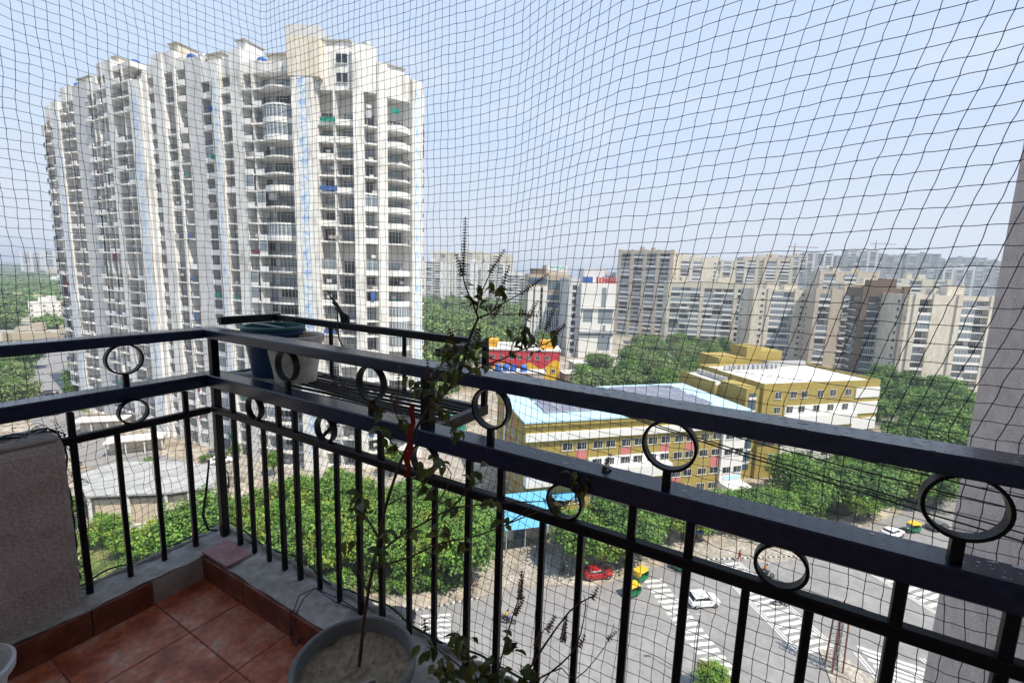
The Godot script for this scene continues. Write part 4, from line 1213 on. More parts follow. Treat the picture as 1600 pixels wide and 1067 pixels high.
func make_trees() -> void:
	# green belt between the kerb and the tower's court, seen through the balusters
	var near := rows_between(Vector2(-44, 56), Vector2(-3, 55.0), 14, 1.0)
	near += rows_between(Vector2(-43, 61), Vector2(-4, 60.5), 12, 1.3)
	near += rows_between(Vector2(-39, 66), Vector2(-7, 66), 10, 1.4)
	scatter(["lime", "broad", "lime2", "lime"], near, 0.74, 1.0, "roadside_tree", "lime-green leafy tree in the belt behind the left kerb", "trees of the belt behind the left kerb")
	scatter(["lime2", "slim", "broad"], rows_between(Vector2(-36, 72), Vector2(-10, 71), 8, 1.6), 0.6, 0.85, "court_tree", "small tree in the court in front of the white towers", "trees of the court before the towers")
	scatter(["bush", "bush2"], rows_between(Vector2(-46, 53.2), Vector2(-7, 52.6), 26, 0.9), 0.6, 1.0, "belt_bush", "bush under the trees behind the left kerb", "bushes under the trees behind the left kerb", "bush")
	# left garden
	scatter(["lime2", "bush", "slim", "bush", "lime"], rows_between(Vector2(-66, 62), Vector2(-45, 56), 9, 2.2), 0.5, 0.75, "garden_tree", "low bright tree in the garden below the parapet", "trees of the garden below the parapet")
	scatter(["bush", "bush2"], rows_between(Vector2(-70, 56), Vector2(-40, 50), 22, 3.2), 0.7, 1.3, "garden_bush", "rounded bush in the garden below the parapet", "bushes of the garden below the parapet", "bush")
	scatter(["bush", "bush2", "slim"], [[-62, 88], [-60, 91], [-57, 90], [-70, 84], [-47, 88], [-45, 83], [-33, 82], [-27, 80], [-23, 84]], 0.6, 1.1, "courtyard_bush", "bush at the foot of the white towers", "bushes at the foot of the towers", "bush")
	# beyond the left road
	scatter(["broad", "dusty", "deep"], rows_between(Vector2(-128, 118), Vector2(-205, 176), 13, 6.0) + rows_between(Vector2(-126, 108), Vector2(-215, 164), 13, 6.0) + rows_between(Vector2(-118, 122), Vector2(-160, 168), 6, 3.0), 0.6, 1.0, "verge_tree", "tree on the dry verge beyond the left road", "trees on the verge beyond the left road")
	scatter(["far", "far2"], rows_between(Vector2(-215, 225), Vector2(-330, 262), 16, 16.0), 0.9, 1.3, "distant_tree", "tree of the green strip at the far left", "trees of the green strip at the far left")
	# in front of the school
	scatter(["broad", "lime", "deep"], [[10.0, 57.8], [13.5, 58.3], [17.2, 59.6], [20.5, 62.5], [12, 62.5], [16, 64.0]], 0.78, 0.95, "school_gate_tree", "tree beside the blue tin canopy, over the parked rickshaws", "trees by the blue canopy")
	scatter(["broad", "lime", "deep", "lime2"], rows_between(Vector2(22, 65), Vector2(46, 71), 9, 1.4), 0.62, 0.85, "school_front_tree", "tree along the front wall of the yellow school", "trees along the school front")
	scatter(["broad", "lime", "deep", "broad"], rows_between(Vector2(49, 79), Vector2(88, 91), 11, 2.0) + rows_between(Vector2(50, 72), Vector2(90, 84), 11, 2.0) + rows_between(Vector2(58, 76), Vector2(98, 90), 8, 1.5), 0.68, 0.98, "playground_tree", "leafy tree in the playground right of the school", "trees of the playground")
	scatter(["deep", "broad", "lime"], rows_between(Vector2(88, 98), Vector2(150, 130), 14, 5.0) + rows_between(Vector2(100, 92), Vector2(140, 112), 8, 4.0) + rows_between(Vector2(98, 118), Vector2(165, 160), 14, 6.0) + rows_between(Vector2(112, 145), Vector2(150, 172), 8, 5.0), 0.85, 1.25, "boundary_tree", "tall tree before the apartment blocks at the right", "trees before the right-hand apartments")
	# grove behind the school's solar roof
	scatter(["dusty", "deep", "dusty", "broad"], rows_between(Vector2(19, 138), Vector2(62, 150), 11, 4.0) + rows_between(Vector2(26, 160), Vector2(90, 176), 15, 6.0) + rows_between(Vector2(30, 186), Vector2(110, 205), 16, 7.0) + rows_between(Vector2(62, 215), Vector2(125, 238), 14, 7.0) + rows_between(Vector2(72, 245), Vector2(100, 255), 6, 6.0), 0.85, 1.25, "grove_tree", "tree of the grove behind the blue solar roof", "grove behind the solar roof")
	# wood between the tower and the glass office
	var wood := []
	for r in 13:
		var d := 128.0 + r * 34.0 + r * r * 0.6
		var w := 8 + r
		for k in w:
			var x := lerpf(-0.24 * d, 0.075 * d, (k + rng.randf_range(0.1, 0.9)) / w)
			var dd := d + rng.randf_range(-13, 13)
			if dd < 192.0 and x > -17.0: continue
			wood.append([x, dd])
	scatter(["far", "far2", "far"], wood, 0.95, 1.5, "wood_tree", "tree of the dense wood behind the red and yellow house", "wood behind the red house")
	# woodland that runs on to the horizon, a single mass
	var mm := MultiMesh.new()
	mm.transform_format = MultiMesh.TRANSFORM_3D
	mm.mesh = tree_kinds["far"][1]
	var places := []
	for k in 2600:
		var d := 620.0 * pow(5.2, rng.randf())
		var x := rng.randf_range(-1.35, 1.25) * d
		if x / d > -0.30 and d < 900.0: continue
		places.append([x, d])
	for k in 260:
		var d := rng.randf_range(330.0, 640.0)
		places.append([-d * rng.randf_range(0.93, 1.22), d])
	mm.instance_count = places.size()
	for k in places.size():
		var sz := rng.randf_range(1.0, 1.9)
		mm.set_instance_transform(k, Transform3D(Basis(Vector3.UP, rng.randf() * TAU).scaled(Vector3(sz * 1.4, sz * 0.85, sz * 1.4)), street(places[k][0], places[k][1], -2.0)))
	var mi := MultiMeshInstance3D.new()
	mi.name = "distant_woodland"
	mi.multimesh = mm
	add_child(mi)
	tag(mi, "hazy green woodland spreading out to the horizon", "woodland", "", "stuff")
	# lower edge, under the railing
	tree("lime", 20.6, 38.6, 0.47, "pavement_tree", "bright tree top at the bottom edge beside the zebra crossing", "")
	tree("bush", -12.0, 43.5, 1.0, "pavement_bush", "small bush at the bottom edge behind the grey pot", "", "bush")
const TOWER_RIGHT := [
	[-58.1, 92.6, -56.4, 92.0, "P", 77.5, "b"],
	[-56.4, 92.0, -54.0, 91.0, "B", 78.1, ""],
	[-54.0, 91.0, -51.3, 90.0, "P", 79.2, ""],
	[-51.3, 90.0, -47.3, 89.0, "B", 76.9, ""],
	[-47.3, 89.0, -41.2, 88.0, "R", 76.7, ""],
	[-40.7, 87.0, -36.8, 87.0, "P", 79.7, "b"],
	[-37.2, 88.0, -30.3, 88.0, "B", 78.4, "v"],
	[-30.2, 87.6, -28.4, 88.0, "P", 79.5, ""],
	[-28.4, 88.0, -26.3, 89.0, "B", 79.7, "v"],
	[-26.3, 89.0, -24.8, 90.0, "P", 77.2, ""],
	[-24.9, 90.5, -21.2, 93.0, "R", 76.4, "v"],
	[-21.2, 93.0, -19.6, 95.0, "P", 76.0, "b"],
	[-19.9, 96.5, -19.8, 100.0, "B", 75.5, ""],
]
const TOWER_MIDDLE := [
	[-82.3, 103.0, -78.7, 101.5, "P", 77.5, "b"],
	[-78.7, 101.5, -77.5, 101.0, "P", 78.4, ""],
	[-77.5, 101.0, -75.1, 100.0, "S", 80.3, ""],
	[-75.1, 100.0, -72.3, 98.8, "P", 81.6, ""],
	[-72.3, 98.8, -69.2, 97.5, "B", 81.7, "v"],
	[-69.1, 97.3, -68.5, 97.0, "P", 80.6, ""],
	[-68.5, 97.0, -66.4, 96.3, "B", 80.1, "v"],
	[-66.2, 96.0, -62.1, 94.6, "N", 79.7, "g"],
	[-62.1, 94.6, -57.1, 92.6, "B", 78.4, ""],
]
const TOWER_LEFT := [
	[-125.6, 126.0, -121.3, 123.0, "B", 74.3, ""],
	[-121.3, 123.0, -116.3, 120.5, "B", 78.2, ""],
	[-115.8, 120.0, -112.5, 118.5, "P", 78.3, "b"],
	[-112.5, 118.5, -107.5, 116.0, "B", 81.3, ""],
	[-107.5, 116.0, -100.6, 112.5, "N", 80.9, "g"],
	[-100.6, 112.5, -96.4, 110.5, "B", 81.3, "v"],
	[-96.2, 110.3, -95.7, 110.0, "P", 81.2, ""],
	[-95.7, 110.0, -91.9, 108.0, "B", 83.7, "v"],
	[-91.5, 107.6, -89.1, 106.5, "P", 83.2, ""],
	[-89.1, 106.5, -82.3, 103.0, "B", 81.9, "v"],
]

# ---------------------------------------------------------------- facades
# geometry of one storey's fittings, collected per material key; xf places it
func pick(mbs: Dictionary, key: String, xf: Transform3D) -> MB:
	if not mbs.has(key): mbs[key] = MB.new()
	mbs[key].xf = xf
	return mbs[key]

func finish(mbs: Dictionary, called: String, parent: Node, xf := Transform3D(), stuff := false) -> MeshInstance3D:
	var o := put(called, joined(mbs), parent, xf)
	if stuff: o.set_meta("kind", "stuff")
	return o

func joined(mbs: Dictionary) -> ArrayMesh:
	var am := ArrayMesh.new()
	for k in mbs: mbs[k].into(am, mat[k])
	return am

func front_line(w: float, proj: float, bow: float) -> PackedVector2Array:
	var out := PackedVector2Array()
	if bow <= 0.0:
		out.append(Vector2(0, proj)); out.append(Vector2(w, proj))
	else:
		for k in 9:
			var t := k / 8.0
			out.append(Vector2(w * t, proj + bow * (1.0 - pow(2.0 * t - 1.0, 2.0))))
	return out

# z runs outwards from the facade line; the back wall of the recess is at -inset
func geo_balcony(mbs: Dictionary, xf: Transform3D, w: float, style: int, inset: float, proj: float, bow: float, fh: float, coarse: bool) -> void:
	var line := front_line(w, proj, bow)
	var poly := PackedVector2Array([Vector2(0, -inset + 0.01)])
	for p in line: poly.append(p)
	poly.append(Vector2(w, -inset + 0.01))
	pick(mbs, "slab", xf).prism(poly, -0.16, 0.14)
	for k in line.size() - 1:
		var a := line[k]; var b := line[k + 1]
		var L := a.distance_to(b)
		var d := (b - a) / L
		var bx := xf * Transform3D(Basis(Vector3(d.x, 0, d.y), Vector3.UP, Vector3(-d.y, 0, d.x)), Vector3(a.x, 0, a.y))
		match style:
			0:      # iron bars
				var m := pick(mbs, "iron", bx)
				m.box(Vector3(0, 1.02, -0.10), Vector3(L, 1.08, -0.04))
				var step := 0.6 if coarse else 0.26
				var th := 0.035 if coarse else 0.013
				var q := step * 0.5
				while q < L:
					m.box(Vector3(q - th, 0.14, -0.09), Vector3(q + th, 1.02, -0.05))
					q += step
			1:      # masonry parapet
				pick(mbs, "slab", bx).box(Vector3(0, 0.14, -0.14), Vector3(L, 0.92, -0.015))
				pick(mbs, "iron", bx).box(Vector3(0, 1.04, -0.10), Vector3(L, 1.09, -0.05))
			2:      # glazed in
				pick(mbs, "slab", bx).box(Vector3(0, 0.14, -0.12), Vector3(L, 0.80, -0.015))
				pick(mbs, "glass_pale", bx).box(Vector3(0, 0.80, -0.09), Vector3(L, fh - 0.17, -0.07))
				var m2 := pick(mbs, "frame", bx)
				m2.box(Vector3(0, fh - 0.62, -0.11), Vector3(L, fh - 0.54, -0.045))
				var n := maxi(1, int(L / 1.1))
				for q in n + 1:
					m2.box(Vector3(clampf(L * q / n - 0.04, 0, L - 0.08), 0.80, -0.11), Vector3(clampf(L * q / n + 0.04, 0.08, L), fh - 0.17, -0.045))

func geo_window(mbs: Dictionary, xf: Transform3D, w: float, style: int, z: float, fh: float) -> void:
	var pane := "glass_pale" if style >= 10 else "glass"
	style = style % 10
	# style 0: door and window; 1: broad window; 2: narrow window; 3: door with fanlight
	var x0 := w * 0.07; var x1 := w * 0.93
	var y0 := 0.16; var y1 := 2.55
	if style == 1:
		x0 = w * 0.12; x1 = w * 0.88; y0 = 0.95
	elif style == 2:
		x0 = w * 0.5 - minf(0.7, w * 0.36); x1 = w * 0.5 + minf(0.7, w * 0.36); y0 = 1.0; y1 = 2.3
	elif style == 3:
		x0 = w * 0.2; x1 = w * 0.8
	y1 = minf(y1, fh - 0.35)
	var f := pick(mbs, "frame", xf)
	pick(mbs, pane, xf).box(Vector3(x0 + 0.04, y0 + 0.04, z + 0.005), Vector3(x1 - 0.04, y1 - 0.04, z + 0.025))
	f = pick(mbs, "frame", xf)
	f.box(Vector3(x0, y0, z + 0.002), Vector3(x0 + 0.08, y1, z + 0.07))
	f.box(Vector3(x1 - 0.08, y0, z + 0.002), Vector3(x1, y1, z + 0.07))
	f.box(Vector3(x0 + 0.08, y1 - 0.08, z + 0.002), Vector3(x1 - 0.08, y1, z + 0.07))
	f.box(Vector3(x0 + 0.08, y0, z + 0.002), Vector3(x1 - 0.08, y0 + 0.06, z + 0.07))
	var n := maxi(1, int(round((x1 - x0) / 0.75)))
	for q in range(1, n): f.box(Vector3(lerpf(x0, x1, float(q) / n) - 0.035, y0 + 0.06, z + 0.003), Vector3(lerpf(x0, x1, float(q) / n) + 0.035, y1 - 0.08, z + 0.065))
	if style != 2: f.box(Vector3(x0 + 0.08, 1.98, z + 0.003), Vector3(x1 - 0.08, 2.04, z + 0.06))

# one vertical strip of a building between plan points a and b (x, depth), seen from outside with a on the left
func strip(bld: Node3D, a: Vector2, b: Vector2, kind: String, top: float, o: Dictionary) -> void:
	var fh: float = o.get("fh", 3.0)
	var y0: float = o.get("y0", 0.0)
	var wall: String = o.get("wall", "white_wall")
	var core: float = o.get("core", 0.0)
	var single: bool = o.get("single", false)
	var gaps: Array = o.get("gaps", [])
	var inset: float = o.get("inset", 1.5)
	var g := RandomNumberGenerator.new()
	g.seed = int(o.get("seed", 1))
	var pa := Vector3(a.x, 0, -a.y) - bld.position
	var pb := Vector3(b.x, 0, -b.y) - bld.position
	var w := pa.distance_to(pb)
	var dir := (pb - pa) / w
	var bx := Transform3D(Basis(dir, Vector3.UP, dir.cross(Vector3.UP)), pa)
	var m := MB.new()
	m.xf = bx
	var floors := mini(int((top - y0 - 0.8) / fh), int(o.get("floors", 99)))
	match kind:
		"P":
			m.box(Vector3(0, 0, -maxf(core, inset)), Vector3(w, top, o.get("proj", 0.45)))
			shape("pier", m, mat[wall], bld)
			if o.has("stripe"):
				var st := MB.new()
				st.xf = bx
				st.box(Vector3(w * 0.32, 3.0, o.get("proj", 0.45) - 0.02), Vector3(w * 0.68, top - 1.5, o.get("proj", 0.45) + 0.05))
				shape("stripe", st, mat[o.stripe], bld)
		"N":
			m.box(Vector3(0, 0, -maxf(core, inset)), Vector3(w, top, 0.0))
			shape("wall", m, mat[wall], bld)
		"W":
			m.box(Vector3(0, 0, -maxf(core, inset)), Vector3(w, top, 0.0))
			shape("wall", m, mat[wall], bld)
			fittings(bld, bx, w, floors, fh, y0, single, gaps, func(mbs, xf, k): geo_window(mbs, xf, w, 2, 0.0, fh), "window", 1, g)
		"S":
			if core > 0.0:
				m.box(Vector3(0, 0, -core), Vector3(w, top, -4.0))
				shape("wall", m, mat[o.get("back", "recess")], bld)
			fittings(bld, bx, w, floors, fh, y0, single, gaps, func(mbs, xf, k): pick(mbs, wall, xf).box(Vector3(0, -0.35, -0.3), Vector3(w, 0.75, 0.0)), "spandrel", 1, g)
			var cap := MB.new()
			cap.xf = bx
			cap.box(Vector3(0, y0 + floors * fh - 0.3, -1.4), Vector3(w, top, 0.05))
			shape("parapet", cap, mat[wall], bld)
		"B", "R":
			if core > 0.0:
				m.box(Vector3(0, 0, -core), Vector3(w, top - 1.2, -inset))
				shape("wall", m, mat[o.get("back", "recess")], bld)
			var cap := MB.new()
			cap.xf = bx
			cap.box(Vector3(0, y0 + floors * fh - 0.16, -maxf(core, inset + 0.4)), Vector3(w, top, o.get("roof_proj", 0.1)))
			shape("parapet", cap, mat[wall], bld)
			var bow: float = minf(1.3, w * 0.28) if kind == "R" else 0.0
			var proj: float = o.get("bproj", 0.35)
			var sty: Array = o.get("styles", [0, 0, 1, 0, 2, 0])
			fittings(bld, bx, w, floors, fh, y0, single, gaps, func(mbs, xf, k): geo_balcony(mbs, xf, w, sty[k % sty.size()], inset, proj, bow, fh, not single), "balcony", sty.size(), g)
			var ws: Array = o.get("wins", [0, 3, 10, 1, 13, 0, 11])
			fittings(bld, bx, w, floors, fh, y0, single, gaps, func(mbs, xf, k): geo_window(mbs, xf, w, ws[k % ws.size()], -inset, fh), "window", ws.size(), g)

func fittings(bld: Node3D, bx: Transform3D, w: float, floors: int, fh: float, y0: float, single: bool, gaps: Array, make: Callable, called: String, variants: int, g: RandomNumberGenerator) -> void:
	if single:
		var cache := {}
		for k in range(0, floors):
			if k in gaps: continue
			var v := g.randi() % variants
			if not cache.has(v):
				var mbs := {}
				make.call(mbs, Transform3D(), v)
				cache[v] = joined(mbs)
			put(called, cache[v], bld, bx * Transform3D(Basis(), Vector3(0, y0 + k * fh, 0)))
	else:
		var mbs := {}
		for k in range(0, floors):
			if k in gaps: continue
			make.call(mbs, bx * Transform3D(Basis(), Vector3(0, y0 + k * fh, 0)), g.randi() % variants)
		finish(mbs, called + "_column", bld, Transform3D(), true)

# an apartment block on a rectangular plan; A is the front left corner, turn the angle of the front (radians)
# pattern letters: P pier, N blank, W window, B balcony, R bowed balcony, S dark slot
func block(called: String, label: String, A: Vector2, turn: float, width: float, depth: float, top: float, front: String, left: String, right: String, o: Dictionary, group := "") -> Node3D:
	var u := Vector2(cos(turn), sin(turn))          # along the front, (x, depth)
	var v := Vector2(-sin(turn), cos(turn))         # away from the viewer
	var c := A + u * width * 0.5 + v * depth * 0.5
	var bld := thing(called, label, "building", street(c.x, c.y), group)
	var i := 1.5
	var poly := PackedVector2Array()
	for q in [A + u * i + v * i, A + u * (width - i) + v * i, A + u * (width - i) + v * (depth - i * 0.2), A + u * i + v * (depth - i * 0.2)]:
		poly.append(Vector2(q.x - c.x, -(q.y - c.y)))
	var m := MB.new()
	m.prism(poly, 0.0, top - 0.6)
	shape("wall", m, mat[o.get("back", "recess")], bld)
	var rf := MB.new()
	rf.prism(poly, top - 0.6, top - 0.3)
	shape("roof", rf, mat.cement, bld)
	var B := A + u * width
	var D := A + v * depth
	var C := B + v * depth
	var wd := {"P": 1.3, "N": 2.6, "W": 2.8, "B": 3.6, "R": 4.0, "S": 1.7}
	var n := 0
	for face in [[A, B, front], [D, A, left], [B, C, right]]:
		if face[2] == "": continue
		var tot := 0.0
		for ch in face[2]: tot += wd[ch]
		var t := 0.0
		for ch in face[2]:
			var q := o.duplicate()
			q.seed = int(o.get("seed", 1)) * 31 + n
			n += 1
			var t1: float = t + wd[ch] / tot
			strip(bld, face[0].lerp(face[1], t), face[0].lerp(face[1], t1), ch, top + (0.5 if ch == "P" else 0.0), q)
			t = t1
	# roof-top rooms and tanks
	var g := RandomNumberGenerator.new()
	g.seed = int(o.get("seed", 1)) + 5
	for k in int(o.get("rooms", 2)):
		var p := A + u * width * g.randf_range(0.15, 0.7) + v * depth * g.randf_range(0.3, 0.7) - c
		var r := MB.new()
		r.xf = Transform3D(Basis(Vector3.UP, turn), Vector3(p.x, top - 0.3, -p.y))
		r.box(Vector3.ZERO, Vector3(g.randf_range(3, 6), g.randf_range(2.4, 4.2), g.randf_range(3, 5)))
		shape("roof_room", r, mat[o.get("wall", "white_wall")], bld)
	return bld

# ---------------------------------------------------------------- the white towers
func make_towers() -> void:
	var sets := [
		[TOWER_RIGHT, "white curved apartment tower with pale blue stripes, nearest of the three", 3],
		[TOWER_MIDDLE, "white apartment tower with a column of black openings, middle of the three", 17],
		[TOWER_LEFT, "stepped white apartment tower farthest left of the three", 29]]
	for q in sets:
		var bays: Array = q[0]
		var mid: Array = bays[bays.size() / 2]
		var bld := thing("apartment_tower", q[1], "building", street(mid[0], mid[1]), "white apartment towers on the left")
		var k := 0
		var fine := []
		for b in bays:                                  # broad balcony bays are halved by a fin
			var w := Vector2(b[0], b[1]).distance_to(Vector2(b[2], b[3]))
			if b[4] == "B" and w > 3.7:
				var c0 := 0.5 - 0.19 / w; var c1 := 0.5 + 0.19 / w
				fine.append([b[0], b[1], lerpf(b[0], b[2], c0), lerpf(b[1], b[3], c0), "B", b[5], b[6]])
				fine.append([lerpf(b[0], b[2], c0), lerpf(b[1], b[3], c0), lerpf(b[0], b[2], c1), lerpf(b[1], b[3], c1), "P", b[5], "f"])
				fine.append([lerpf(b[0], b[2], c1), lerpf(b[1], b[3], c1), b[2], b[3], "B", b[5], b[6]])
			else: fine.append(b)
		for b in fine:
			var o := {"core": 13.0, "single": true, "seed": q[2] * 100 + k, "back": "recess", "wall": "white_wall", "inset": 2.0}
			if b[6] == "b":
				o.stripe = "blue_stripe"
				o.proj = 0.9
			if b[6] == "f": o.proj = 0.2
			if b[6] == "g": o.wall = "grey_wall"  # shade on these white panels, put into the wall colour as grey
			if b[6] == "v":
				o.gaps = [23, 14 - k % 2, 5 + k % 3]
				if q[2] == 3: o.floors = 24
			o.bproj = [0.15, 0.45, 0.3, 0.7][k % 4]
			o.styles = [[0, 0, 1, 0, 0, 2], [0, 1, 0, 0, 0], [1, 0, 1, 2, 0, 1]][k % 3]
			strip(bld, Vector2(b[0], b[1]), Vector2(b[2], b[3]), b[4], b[5], o)
			k += 1
		tower_extras(bld, bays, q[2])

func tower_extras(bld: Node3D, bays: Array, seed_: int) -> void:
	var g := RandomNumberGenerator.new()
	g.seed = seed_
	# air conditioners and tarpaulins hung on the balconies
	var ac := MB.new()
	ac.bevel(Vector3(-0.45, 0, -0.16), Vector3(0.45, 0.62, 0.16), 0.04)
	var ac_mesh := ac.mesh(mat.frame)
	for b in bays:
		if not b[4] in ["B", "R"]: continue
		var pa := Vector3(b[0], 0, -b[1]) - bld.position
		var pb := Vector3(b[2], 0, -b[3]) - bld.position
		var w := pa.distance_to(pb)
		var dir := (pb - pa) / w
		var bx := Transform3D(Basis(dir, Vector3.UP, dir.cross(Vector3.UP)), pa)
		for k in 24:
			if g.randf() < 0.48: put("air_conditioner", ac_mesh, bld, bx * Transform3D(Basis(), Vector3(g.randf_range(0.2, 0.8) * w, k * 3.0 + 0.141 + (0.0 if g.randf() < 0.6 else 1.1), g.randf_range(-1.2, 0.05))))
			var r := g.randf()
			if r < 0.2:
				var t := MB.new()
				t.coloured = true
				t.col = [Color(0.012, 0.22, 0.17), Color(0.05, 0.12, 0.34), Color(0.35, 0.30, 0.28), Color(0.20, 0.05, 0.10), Color(0.45, 0.45, 0.47)][g.randi() % 5]
				var a := g.randf_range(0.05, 0.4) * w
				var c := a + g.randf_range(0.25, 0.5) * w
				var y := k * 3.0 + (1.15 if r < 0.14 else 2.7)
				var y2 := y - g.randf_range(0.6, 1.0) if r < 0.14 else y - g.randf_range(1.2, 2.2)
				for s in 8:
					var x0 := lerpf(a, c, s / 8.0); var x1 := lerpf(a, c, (s + 1) / 8.0)
					var z0 := 0.42 + 0.05 * sin(s * 1.9); var z1 := 0.42 + 0.05 * sin((s + 1) * 1.9)
					t.quad(Vector3(x0, y2 + 0.06 * sin(s * 2.3), z0), Vector3(x0, y, 0.40), Vector3(x1, y, 0.40), Vector3(x1, y2 + 0.06 * sin((s + 1) * 2.3), z1))
				var o := put("hung_cloth", t.mesh(mat.paintwork), bld, bx)
				o.set_meta("label", "cloth or tarpaulin hung over a balcony")
	# rooms, tanks and water towers on the roof
	for k in bays.size():
		var b: Array = bays[k]
		var pa := Vector3(b[0], 0, -b[1]) - bld.position
		var pb := Vector3(b[2], 0, -b[3]) - bld.position
		var w := pa.distance_to(pb)
		var dir := (pb - pa) / w
		var bx := Transform3D(Basis(dir, Vector3.UP, dir.cross(Vector3.UP)), pa)
		if k % 2 == 0 and w > 2.5:
			var m := MB.new()
			m.xf = bx
			var hh := g.randf_range(0.8, 2.2)
			m.box(Vector3(w * 0.08, b[5] - 0.02, -5.0), Vector3(w * 0.86, b[5] + hh, -1.2))
			shape("roof_room", m, mat.white_wall if k % 4 else mat.cream_wall, bld)
			var c := MB.new()
			c.xf = bx
			c.box(Vector3(w * 0.02, b[5] + hh, -5.3), Vector3(w * 0.92, b[5] + hh + 0.25, -0.9))
			shape("roof_canopy", c, mat.cement, bld)
		elif w > 2.0:
			var m := MB.new()
			m.xf = bx
			m.lathe(Vector3(w * 0.5, b[5], -2.6), [Vector2(0.9, 0), Vector2(0.95, 1.1), Vector2(0.8, 1.5), Vector2(0.3, 1.75), Vector2(0, 1.78)], 14)
			shape("water_tank", m, mat.tarp_blue if k % 3 == 0 else mat.galvanised, bld)
	if seed_ == 3:
		# the broad cream attic storeys over the striped pier and the lift tower above them
		var m := MB.new()
		m.box(Vector3(-41.2, 73.4, -94.0) - bld.position, Vector3(-35.6, 79.9, -86.0) - bld.position)
		shape("attic", m, mat.ivory_wall, bld)
		m = MB.new()
		m.box(Vector3(-43.2, 78.0, -96.0) - bld.position, Vector3(-37.0, 83.6, -90.0) - bld.position)
		shape("lift_tower", m, mat.grey_wall, bld)
		for e in [[-33.2, -31.2, 76.4, 78.0], [-33.2, -31.2, 73.2, 74.8]]:
			var mbs := {}
			pick(mbs, "glass", Transform3D()).box(Vector3(e[0], e[2], -87.89) - bld.position, Vector3(e[1], e[3], -87.85) - bld.position)
			pick(mbs, "frame", Transform3D()).box(Vector3((e[0] + e[1]) * 0.5 - 0.05, e[2], -87.85) - bld.position, Vector3((e[0] + e[1]) * 0.5 + 0.05, e[3], -87.8) - bld.position)
			pick(mbs, "frame", Transform3D()).box(Vector3(e[0] - 0.1, e[2] - 0.12, -87.89) - bld.position, Vector3(e[1] + 0.1, e[2], -87.7) - bld.position)
			finish(mbs, "window", bld)

# ---------------------------------------------------------------- school
func school_window(parent: Node3D, x: float, y: float, z: float, w := 1.85, h := 1.3) -> void:
	var mbs := {}
	var t := Transform3D()
	pick(mbs, "glass", t).box(Vector3(x - w / 2 + 0.05, y - h / 2 + 0.05, z - 0.14), Vector3(x + w / 2 - 0.05, y + h / 2 - 0.05, z + 0.006))
	var f := pick(mbs, "frame", t)
	f.box(Vector3(x - w / 2, y + h / 2 - 0.05, z), Vector3(x + w / 2, y + h / 2 + 0.02, z + 0.05))
	f.box(Vector3(x - w / 2 - 0.1, y - h / 2 - 0.06, z), Vector3(x + w / 2 + 0.1, y - h / 2 + 0.02, z + 0.14))
	f.box(Vector3(x - w / 2, y - h / 2 + 0.02, z), Vector3(x - w / 2 + 0.07, y + h / 2 - 0.05, z + 0.07))
	f.box(Vector3(x + w / 2 - 0.07, y - h / 2 + 0.02, z), Vector3(x + w / 2, y + h / 2 - 0.05, z + 0.07))
	f.box(Vector3(x - 0.03, y - h / 2 + 0.02, z), Vector3(x + 0.03, y + h / 2 - 0.05, z + 0.04))
	f.box(Vector3(x + w * 0.24, y - h / 2 + 0.02, z), Vector3(x + w * 0.26, y + h / 2 - 0.05, z + 0.035))
	finish(mbs, "window", parent)

func part_box(called: String, m: Material, parent: Node, lo: Vector3, hi: Vector3) -> MeshInstance3D:
	var mb := MB.new()
	mb.box(lo, hi)
	return shape(called, mb, m, parent)

